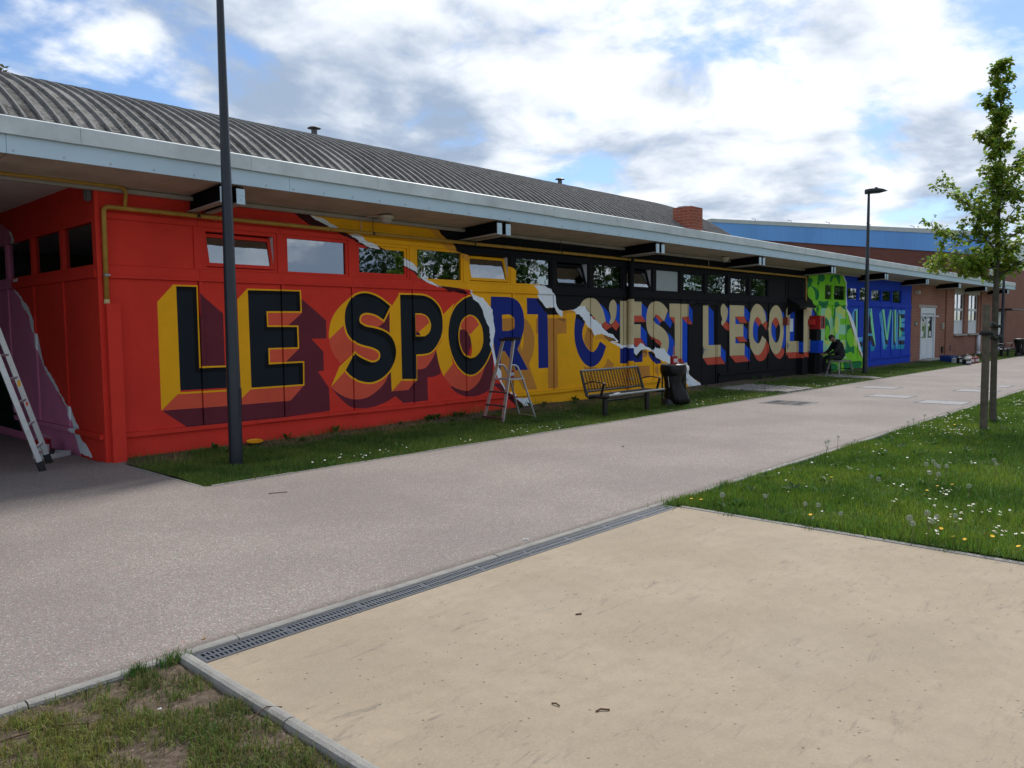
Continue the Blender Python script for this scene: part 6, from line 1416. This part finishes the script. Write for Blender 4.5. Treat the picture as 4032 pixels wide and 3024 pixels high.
def np_mesh(name, V, F, C, m):
    me = bpy.data.meshes.new(name); me.vertices.add(len(V)); me.vertices.foreach_set('co', np.asarray(V, np.float32).ravel())
    me.loops.add(F.size); me.loops.foreach_set('vertex_index', F.astype(np.int32).ravel()); me.polygons.add(len(F))
    me.polygons.foreach_set('loop_start', np.arange(0, F.size, 3, dtype=np.int32)); me.polygons.foreach_set('loop_total', np.full(len(F), 3, np.int32))
    me.update(calc_edges=True)
    at = me.color_attributes.new('tint', 'FLOAT_COLOR', 'POINT'); at.data.foreach_set('color', np.asarray(C, np.float32).ravel())
    me.materials.append(m); me.validate(); return me
def young_tree():
    rng = np.random.default_rng(21)
    t = thing('young_tree', 'slim young leafy street tree tied to a wooden stake', 'tree', (15.06, 2.98, 0))
    def axis(z): return Vector((.05*math.sin(z*1.3)-.013*z, .03*math.sin(z*.9+1)+.014*z, z))
    mb = MB(); zs = [-.1,0,.05,.3,.9,1.6,2.2,2.5,3.0,3.6,4.2,4.8,5.35,5.85]; rd = [.080,.074,.060,.052,.049,.047,.044,.038,.034,.028,.021,.014,.009,.004]
    mb.tube([axis(z) for z in zs], rd, 12); smooth_angle(mb.build('trunk', M_bark, t), 60)
    br = MB(); pts = []; sz = []
    def limb(p, d, L, r, lv, pr=.72):
        n = 5; q = [p]; cur = p.copy(); dd = d.copy()
        for i in range(n):
            dd = (dd + Vector((rng.normal(0,.10), rng.normal(0,.10), .05 if lv == 0 else rng.normal(.0,.08)))).normalized(); cur = cur+dd*(L/n); q.append(cur.copy())
        br.tube(q, [r*(1-i/(n+.3)) for i in range(n+1)], 5, cap=False)
        for i in range(1, n+1):
            k = 2
            for _ in range(k + (3 if i == n else 0)):
                pts.append(q[i-1].lerp(q[i], rng.uniform(0,1)) + Vector(rng.normal(0,.035,3))); sz.append(rng.uniform(.055,.10))
        if lv < 2:
            for i in range(1, n+1):
                for _ in range(2 if lv == 0 else 1):
                    if rng.uniform() < (pr if lv == 0 else .5):
                        a = rng.uniform(0, 2*np.pi); nd = (dd*.75 + Vector((math.cos(a), math.sin(a), rng.uniform(-.25,.35)))*.7).normalized(); limb(q[i], nd, L*rng.uniform(.28,.42), r*.5, lv+1)
    nb = 34
    for i in range(nb):
        f = (i+.5)/nb; z = 2.22+f**1.1*3.58; a = i*2.399+rng.normal(0,.3)
        if f < .35: L = .70*rng.uniform(.7,1.15); el = rng.uniform(.35,.9)
        else: L = (.86-.72*f)*rng.uniform(.75,1.2); el = rng.uniform(.5,1.15)
        L = max(.16, L*.92); limb(axis(z), Vector((math.cos(a)*math.cos(el), math.sin(a)*math.cos(el), math.sin(el))), L, .016*(1.15-f)+.003, 0, .62 if f < .4 else .36)
    # the long low boughs that reach out to the left in view
    for (z, dx, dy, dz, L) in ((2.55,-.62,.66,.12,.88),(2.95,-.60,.70,.10,.92),(3.25,-.58,.72,.55,1.0),(2.45,.5,-.8,.5,.8),(2.42,-.66,.6,.02,.95)): limb(axis(z), Vector((dx,dy,dz)).normalized(), L, .015, 0)
    smooth_angle(br.build('branches', M_bark, t), 60)
    V, F, C = leaf_cloud(pts, sz, (.21,.30,.038), rng); o = link('crown', np_mesh('crown', V, F, C, M_leaf), t)
    return t, len(pts)
young_tree()
t = thing('tree_stake', 'rough round wooden stake standing just left of the young tree', 'stake', (13.80, 2.875, 0))
mb = MB(); mb.tube([(.0,0,-.2),(0,0,0),(-.005,.0,1.0),(-.02,.01,1.92),(-.02,.01,1.935)], [.056,.056,.055,.054,.048], 14); smooth_angle(mb.build('post', M_stake, t))
mb = MB(); mb.tube([(-.02+.068*math.cos(a), .068*math.sin(a), 1.50) for a in np.linspace(0, 2*math.pi, 15)], .034, 6); mb.tube([(.04,.04,1.56),(.65,.07,1.66),(1.22,.10,1.60)], .022, 6); mb.tube([(.04,-.02,1.53),(.65,.03,1.44),(1.20,.09,1.40)], .022, 6); mb.build('tie_strap', M_strap, t)
mb = MB(); mb.tube([(.0+1.30+.066*math.cos(a), .14+.066*math.sin(a), 1.42) for a in np.linspace(0, 2*math.pi, 13)], .045, 6); mb.tube([(1.30+.064*math.cos(a), .14+.064*math.sin(a), 1.60) for a in np.linspace(0, 2*math.pi, 13)], .03, 6); mb.build('tree_collar', M_strap, t)

def big_tree(seed, label, x, y, H, W, base, dens, parent_group, zlow=.25, leaf=.16):
    rng = np.random.default_rng(seed); t = thing('broad_tree', label, 'tree', (x, y, 0), 0, parent_group)
    mb = MB(); mb.tube([(0,0,-.2),(0,0,H*.3),(.1,.1,H*.6),(.15,.05,H*.9)], [H*.03,H*.024,H*.014,.02], 10); 
    for i in range(16):
        a = i*2.4; z = H*(zlow+(.80-zlow)*i/16); mb.tube([(0,0,z),(math.cos(a)*W*.3,math.sin(a)*W*.3,z+H*.1),(math.cos(a)*W*.6,math.sin(a)*W*.6,z+H*.13)], [H*.009,H*.006,.01], 5)
    smooth_angle(mb.build('trunk', M_bark, t), 60)
    pts = []; nc = 46
    for i in range(nc):
        u = rng.normal(size=3); u /= np.linalg.norm(u); r = rng.uniform(.45,1.0)**.5; c = np.array([u[0]*W*r*.8, u[1]*W*r*.8, H*(zlow+1)/2+u[2]*H*(1-zlow)/2*r*.86]); k = int(dens/nc)
        d = rng.normal(size=(k,3)); d /= np.linalg.norm(d,axis=1,keepdims=True); pts.append(c+d*(rng.uniform(.3,1,(k,1))**.5)*W*rng.uniform(.20,.34))
    pts = np.concatenate(pts); V, F, C = leaf_cloud(pts, rng.uniform(.7,1.3,len(pts))*leaf, base, rng); link('crown', np_mesh('crown', V, F, C, M_leaf), t)
big_tree(5, 'brownish tree top showing above the roof at the left edge', 6.62, 25.5, 9.55, .75, (.10,.095,.04), 1500, None, .55, .17)
gt = 'trees across the lawn mirrored in the windows'
for i, (x, y, H, W) in enumerate(((27.5,-12,9,3.2),(36,-15,10,4.0),(46,-14,9.5,4.2),(57,-15,11,4.6),(70,-14,11,5.0),(85,-16,12,5.5),(104,-15,13,6.5),(127,-16,14,7.5))):
    big_tree(40+i, 'broad green tree outside the picture, mirrored in the %s upper window' % ['third','fourth','yellow framed','first black','middle black','last black','green framed','blue framed'][i], x, y, H, W, (.040,.085,.016), 4200, gt, .12, .085*W)
# ------------------------------------------------------------------ grass, flowers, small litter
def blades(name, label, cat_, n, sampler, zf, hgt, wid, base, seed, seg3=False, lean=.55, dry=.0):
    """upright tapering grass blades as one mesh; sampler gives x, y and a local height factor"""
    rng = np.random.default_rng(seed); x, y, hf = sampler(rng, n); n = len(x)
    z = np.array([zf(a, b) for a, b in zip(x, y)])-.004
    a = rng.uniform(0, 2*np.pi, n); h = hgt*hf*rng.uniform(.45,1.25,n); w = wid*rng.uniform(.7,1.35,n); ln = np.abs(rng.normal(0, lean, n)).clip(0,1.4)
    ld = rng.uniform(0, 2*np.pi, n); P = np.stack([x,y,z],1); s = np.stack([np.cos(a),np.sin(a),np.zeros(n)],1)*w[:,None]/2
    T = np.stack([np.cos(ld)*np.sin(ln)*h, np.sin(ld)*np.sin(ln)*h, np.cos(ln)*h],1); up = np.stack([np.zeros(n),np.zeros(n),h],1)
    if seg3:
        Mid = P+up*.45*np.cos(ln*.4)[:,None]+T*.15
        V = np.stack([P-s,P+s,Mid+s*.8,Mid-s*.8,P+T*.9+up*.08],1).reshape(-1,3); k = np.arange(n)[:,None]*5; F = np.concatenate([k+np.array([[0,1,2]]),k+np.array([[0,2,3]]),k+np.array([[3,2,4]])],0); vn = 5
    else:
        V = np.stack([P-s,P+s,P+T],1).reshape(-1,3); k = np.arange(n)[:,None]*3; F = k+np.array([[0,1,2]]); vn = 3
    br = rng.normal(1,.30,n).clip(.35,2.1); hue = rng.normal(0,.18,n)
    patch = np.array([mnoise.noise((p*.8, q*.8, 9.1))+.8*mnoise.noise((p*3.1, q*3.1, 1.7)) for p, q in zip(x, y)]); br = br*(1+.42*patch)
    C = np.stack([base[0]*br*(1+hue+.25*patch), base[1]*br, base[2]*br, np.ones(n)],1)
    dm = rng.uniform(size=n) < dry; C[dm,:3] = np.array([.24,.19,.085])*rng.uniform(.6,1.2,(dm.sum(),1))
    o = link(name, np_mesh(name, V, F, np.repeat(C.clip(0,1), vn, 0), M_grass)); o['label'] = label; o['category'] = cat_; struct(o, 'stuff'); return o
def depth_xy(x, y): return .7301*x+.6796*y
def in_view(x, y, z=0.0, mx=.22, my=.35):
    cx = .68076*x-.73244*y-.00997*(z-1.65); cy = -.05886*x-.04114*y-.99742*(z-1.65); cz = .73013*x+.67959*y-.07112*(z-1.65)
    return (cz > .3) & (np.abs(cx/np.maximum(cz,.1)) < .653+mx) & (cy/np.maximum(cz,.1) < .49+my)
def lawn_sampler(rng, n):
    d = rng.uniform(0,1,n*3); X = 6.245*np.exp(d*math.log(58/6.245)); Y = 3.885-rng.uniform(0,1,n*3)**1.25*9.0
    k = in_view(X, Y) & (depth_xy(X,Y) > 4); X, Y = X[k][:n], Y[k][:n]
    cl = np.array([mnoise.noise((a*1.7,b*1.7,2.0)) for a, b in zip(X,Y)]); tuft = np.array([mnoise.noise((a*.75+5,b*.75,7.0)) for a, b in zip(X,Y)])
    edge = np.clip((3.86-Y)/.25,0,1)
    return X, Y, (1+.45*cl+np.clip(tuft-.25,0,1)*1.6)*(.75+.25*edge)
blades('lawn_grass', 'green lawn grass to the right of the path', 'grass', 250000, lawn_sampler, lawn_z, .064, .0078, (.118,.200,.024), 3)
def mnz(X, Y): return np.array([mnoise.noise((a*3.3,b*3.3,14.0)) for a, b in zip(X,Y)])
def verge_sampler(rng, n):
    d = rng.uniform(0,1,n*2); X = 3.8*np.exp(d*math.log(56/3.8)); Y = 7.985+rng.uniform(0,1,n*2)*2.49
    sx = np.array([strip_x0(b) for b in Y]); k = (X > sx+.01) & ~((X > 18.35) & (X < 20.45) & (Y > 8)) & ~((X > 24.75+(Y-8.03)*.15) & (X < 25.3+(Y-8.03)*.52)) & in_view(X,Y)
    X, Y = X[k], Y[k]
    nz = np.array([mnoise.noise((a*.9,b*1.6,1.0)) for a, b in zip(X,Y)])
    keep = rng.uniform(size=len(X)) < np.clip(1.15-np.clip((Y-9.62+nz*.75)/.40,0,1)*1.06,.06,1)
    X, Y, nz = X[keep][:n], Y[keep][:n], nz[keep][:n]
    cl = np.array([mnoise.noise((a*2.1,b*2.1,4.0)) for a, b in zip(X,Y)])
    wallt = (Y > 10.2)*np.clip(nz*4+.2,0,2.2)+np.clip(mnz(X,Y)-.28,0,1)*2.2
    return X, Y, (1+.5*cl+wallt)
blades('verge_grass', 'darker grass of the strip between path and painted wall', 'grass', 175000, verge_sampler, strip_z, .060, .0070, (.095,.155,.026), 4, dry=.06)
def straw_sampler(rng, n):
    X = rng.uniform(4.2,17.5,n); Y = rng.uniform(9.65,10.46,n); nz = np.array([mnoise.noise((a*.7,b*1.4,11.0)) for a, b in zip(X,Y)]); k = nz > -.05; return X[k], Y[k], np.ones(k.sum())*.9
o = blades('dry_straw', 'dry yellow straw on bare soil along the wall foot', 'straw', 16000, straw_sampler, strip_z, .085, .007, (.25,.185,.085), 5, lean=1.3)
def corner_sampler(rng, n):
    X = rng.uniform(-1.6,1.64,n*3); Y = 3.85-rng.uniform(0,1,n*3)*3.2
    cl = np.array([.6*mnoise.noise((a*1.9,b*1.9,21.0))+.8*mnoise.noise((a*5.5,b*5.5,5.0))+.4*mnoise.noise((a*14,b*14,8.0)) for a, b in zip(X,Y)])
    low = np.clip((3.55-Y)/1.6,0,1); far = np.clip((Y-3.3)/.5,0,1)
    p = np.clip((cl+.30+.12*low-.25*far)*1.6,0.04,1); k = (rng.uniform(size=len(X)) < p) & in_view(X,Y,mx=.3)
    return X[k][:n], Y[k][:n], np.clip(.8+.6*cl[k][:n],.35,1.6)
blades('corner_grass', 'thin tufty grass on the bare earth at the lower left', 'grass', 75000, corner_sampler, corner_z, .062, .0036, (.125,.165,.036), 6, True, 1.15, .22)
def edge_sampler(rng, n):                                    # tufts creeping over the kerbs
    c = [(1.62,3.855,.04),(1.45,3.845,.03),(6.3,3.80,.12),(6.31,3.2,.06),(6.31,2.5,.07),(7.4,3.85,.07),(6.31,1.5,.06)]; X = []; Y = []
    for (a,b,s) in c: m = n//len(c); X.append(rng.normal(a,s,m)); Y.append(rng.normal(b,s*.6,m))
    X.append(6.262+np.abs(rng.normal(0,.03,3500))); Y.append(rng.uniform(-1.5,3.8,3500)); X, Y = np.concatenate(X), np.concatenate(Y); return X, Y, np.where(Y < 3.75, .8, 1.0)
blades('edge_grass', 'small grass tufts creeping over the kerb and drain corners', 'grass', 1500, edge_sampler, lambda x, y: .0, .06, .004, (.085,.16,.03), 8, True, .7, .05)
# broad weed leaves in the lawns
def weeds():
    rng = np.random.default_rng(12); V = []; F = []; C = []
    spots = [(rng.uniform(6.4,16), 3.86-abs(rng.normal(0,1.0))) for _ in range(150)] + [(rng.uniform(4.5,22), rng.uniform(8.1,10.4)) for _ in range(110)] + [(x, 10.30+rng.normal(0,.05)) for x in (8.9,9.0,9.1,9.15,9.6,9.7,8.3,5.0,6.2,7.1,12,13.1,16.8,17.1,21.5,22.5)]*2
    for (x, y) in spots:
        z = lawn_z(x,y) if y < 5 else strip_z(x,y); m = rng.integers(6,11); s0 = rng.uniform(.06,.13); big = (y > 10.2)
        for i in range(m):
            a = rng.uniform(0,6.283); s = s0*rng.uniform(.7,1.2)*(1.25 if big else 1); el = rng.uniform(.25,1.0)+(.35 if big else 0); d = np.array([math.cos(a)*math.cos(el), math.sin(a)*math.cos(el), math.sin(el)]); q = np.array([-math.sin(a),math.cos(a),0])
            p = np.array([x,y,z]); k = len(V); V += [p, p+d*s*.5+q*s*.16, p+d*s*np.array([1,1,.75]), p+d*s*.5-q*s*.16]; F += [(k,k+1,k+2),(k,k+2,k+3)]; b = rng.uniform(.7,1.3); C += [(.055*b,.125*b,.022*b,1)]*4
    o = link('weeds', np_mesh('weeds', np.array(V), np.array(F), np.array(C), M_leaf)); o['label'] = 'broad leaved weeds among the grass and at the wall foot'; o['category'] = 'weeds'; struct(o, 'stuff')
weeds()
def daisies():
    rng = np.random.default_rng(17); mb = MB()
    A = [(14.59,3.66),(14.1,3.64),(13.44,3.28),(13.13,3.12),(12.7,3.14),(12.26,3.76),(15.57,3.59),(18.22,3.27),(19.2,3.33),(16.16,3.07),(14.9,3.5),(15.3,3.3)]
    B = [(8.22,2.47),(8.29,2.03),(8.06,1.96),(7.72,2.0),(7.48,2.22),(7.43,1.83),(7.7,1.61),(7.53,1.5),(7.52,1.41),(7.33,1.67),(6.96,1.75),(6.99,1.71),(6.44,1.63),(6.93,1.34),(6.86,1.26),(6.84,1.22)]
    D = [(7.78,8.08),(8.88,8.24),(9.05,8.26),(9.64,8.16),(9.79,8.12),(14.5,8.31),(11.27,8.87),(14.87,8.4),(16.23,8.4),(15.87,8.1),(16.53,8.1),(17.23,8.1),(20.93,8.45),(20.69,8.12),(21.67,8.14),(21.51,8.1),(5.6,8.3),(6.1,8.25),(6.6,8.2),(23,8.3),(24,8.2),(28,8.6)]
    P = []
    for c, m, s in ((A,14,.22),(B,4,.07),(D,7,.16)):
        for (x,y) in c:
            for _ in range(m): P.append((x+rng.normal(0,s), y+rng.normal(0,s*.7)))
    for _ in range(160): P.append((rng.uniform(6.4,24), 3.8-abs(rng.normal(0,1.2))))
    ye = MB()
    for (x, y) in P:
        lawn = y < 5
        if (lawn and (y > 3.84 or x < 6.3)) or (not lawn and y < 8.03): continue
        z = (lawn_z(x,y) if lawn else strip_z(x,y))+rng.uniform(.035,.07); r = rng.uniform(.009,.014); n = Vector((rng.normal(0,.25),rng.normal(0,.25),1)).normalized(); u = n.orthogonal().normalized(); v = n.cross(u); c = Vector((x,y,z))
        mb.add([c+n*.002]+[c+(u*math.cos(k*math.pi/4)+v*math.sin(k*math.pi/4))*r for k in range(8)], [(0,k+1,(k+1)%8+1) for k in range(8)], 0)
        mb.add([c+n*.006]+[c+n*.003+(u*math.cos(k*math.pi/2)+v*math.sin(k*math.pi/2))*r*.36 for k in range(4)], [(0,k+1,(k+1)%4+1) for k in range(4)], 1)
    o = mb.build('daisies', [M_petal, M_yflower]); o['label'] = 'tiny white daisies scattered through both lawns'; o['category'] = 'daisies'; struct(o, 'stuff')
daisies()
def dandelions():
    rng = np.random.default_rng(19)
    hd = MB(); r = .020                                         # seed ball: core and fluffy spokes
    hd.lathe([(0,-.006),(.006,0),(0,.006)], (0,0,0), 8, 1)
    for i in range(48):
        f = (i+.5)/48; zz = 1-2*f; a = i*2.39996; s = math.sqrt(max(0,1-zz*zz)); d = Vector((s*math.cos(a), s*math.sin(a), zz)); e = d.orthogonal().normalized(); g = d.cross(e); c = d*r
        hd.add([c-e*.0042, c+g*.0036, c+e*.0042, c-g*.0036], [(0,1,2,3)], 0)
    head = hd.mesh('seed_ball', [M_dand, M_stem])
    L = [(9.0,2.39),(9.07,2.33),(9.05,2.27),(8.9,2.19),(8.79,2.25),(8.49,2.21),(8.47,2.16),(9.42,1.84),(8.15,1.8),(6.64,1.53),(6.33,1.76),(6.35,1.68),(6.40,1.67),(6.36,1.60),(6.38,1.86),
         (10.03,3.84),(10.45,3.86),(10.69,3.74),(8.15,2.64),(8.03,2.58),(6.51,3.0),(6.36,3.34),(6.35,2.62),(6.39,2.49),(6.36,2.29),(12.75,3.56),(13.05,3.66),(12.82,3.66),(9.98,3.82),(9.81,3.71),(14.11,3.82),(9.57,1.87)]
    for (x, y) in L:
        h = rng.uniform(.11,.19); t = thing('dandelion_clock', 'white dandelion seed head on a bare stalk in the right lawn', 'dandelion', (x, y, lawn_z(x,y)), 0, 'dandelion seed heads in the right lawn')
        lx, ly = rng.normal(0,.02,2); mb = MB(); mb.tube([(0,0,-.01),(lx*.4,ly*.4,h*.5),(lx,ly,h)], .0024, 5); mb.build('stalk', M_stem, t)
        o = link('seed_ball', head, t, (lx,ly,h+.012)); o.rotation_euler = (rng.uniform(0,3),rng.uniform(0,3),0); s = rng.uniform(.85,1.25); o.scale = (s,s,s)
    fl = MB()
    for k in range(26):
        a = k*2.399; rr = .003+.009*math.sqrt(k/26); d = Vector((math.cos(a),math.sin(a),.25)); q = Vector((-math.sin(a),math.cos(a),0)); p = Vector((0,0,.002*(1-k/26))); fl.add([p, p+d*rr+q*.003, p+d*(rr+.006), p+d*rr-q*.003], [(0,1,2,3)])
    fm = fl.mesh('petals', M_yflower)
    for (x, y) in [(8.29,2.1),(8.45,2.01),(8.1,2.14),(6.65,1.65),(6.64,1.34),(6.58,1.29),(6.36,1.42),(6.34,1.49),(6.38,1.09),(6.40,3.69),(6.42,3.6),(8.22,3.09),(6.37,2.56),(9.95,3.44),(12.6,3.4),(12.3,3.45),(13.9,3.3)]:
        t = thing('dandelion_flower', 'open yellow dandelion flower in the right lawn', 'dandelion', (x,y,lawn_z(x,y)), rng.uniform(0,6), 'yellow dandelion flowers in the right lawn'); h = rng.uniform(.05,.08)
        mb = MB(); mb.tube([(0,0,-.01),(0,0,h)], .0025, 5); mb.build('stalk', M_stem, t); o = link('petals', fm, t, (0,0,h)); o.rotation_euler = (rng.normal(0,.3),rng.normal(0,.3),0)
dandelions()
def litter():
    def twig(label, pts, r):
        mb = MB(); mb.tube(pts, r, 6); tag(mb.build('twig', M_twig), label, 'twig')
    twig('short brown twig left of the other one, lower middle of the slab', [(2.545,2.150,.008),(2.55,2.13,.013),(2.548,2.108,.009)], .0035)
    twig('longer curved brown twig on the lower middle of the slab', [(2.615,1.962,.008),(2.64,1.955,.012),(2.665,1.925,.009)], .004)
    twig('tiny dark twig fragment in the centre of the slab', [(3.455,2.735,.008),(3.485,2.715,.009)], .004)
    twig('thin dark twig on the path below the verge tip', [(4.05,7.15,.004),(4.12,7.10,.010),(4.22,7.08,.004)], .004)
    twig('thin stick lying across the slab kerb at the lower left', [(1.58,3.02,.0),(1.67,3.02,.030),(1.73,3.0,.012)], .003)
    twig('long thin stick on the bare earth beside the path kerb', [(.82,3.62,.0),(1.0,3.58,.012),(1.12,3.50,.002)], .004)
    def leaf(label, x, y, z, s, m=M_dryleaf):
        mb = MB(); mb.add([(-s,0,0),(-s*.2,s*.5,.4*s),(s,0,.05*s),(-s*.1,-s*.5,.25*s)], [(0,1,2),(0,2,3)]); o = mb.build('fallen_leaf', m); o.location = (x,y,z+.003); o.rotation_euler = (0,0,random.uniform(0,6)); tag(o, label, 'leaf')
    leaf('curled brown leaf on the path near the lawn corner', 8.9, 6.2, 0, .035)
    leaf('dry brown leaf on the path beside the kerb above the drain', 1.87, 4.02, 0, .018)
    leaf('yellow brown leaf on the bare earth at the lower left', 1.18, 2.75, -.01, .015)
    leaf('pale scrap of leaf on the bare earth near the path kerb', 1.38, 3.42, -.012, .016, M_litter)
    mb = MB(); mb.tube([(4.47+.02*math.cos(a), 4.03+.02*math.sin(a), .004) for a in np.linspace(0,6.283,13)], .0025, 5); tag(mb.build('ring_pull', M_litter), 'small white plastic ring on the path by the drain kerb', 'ring')
litter()
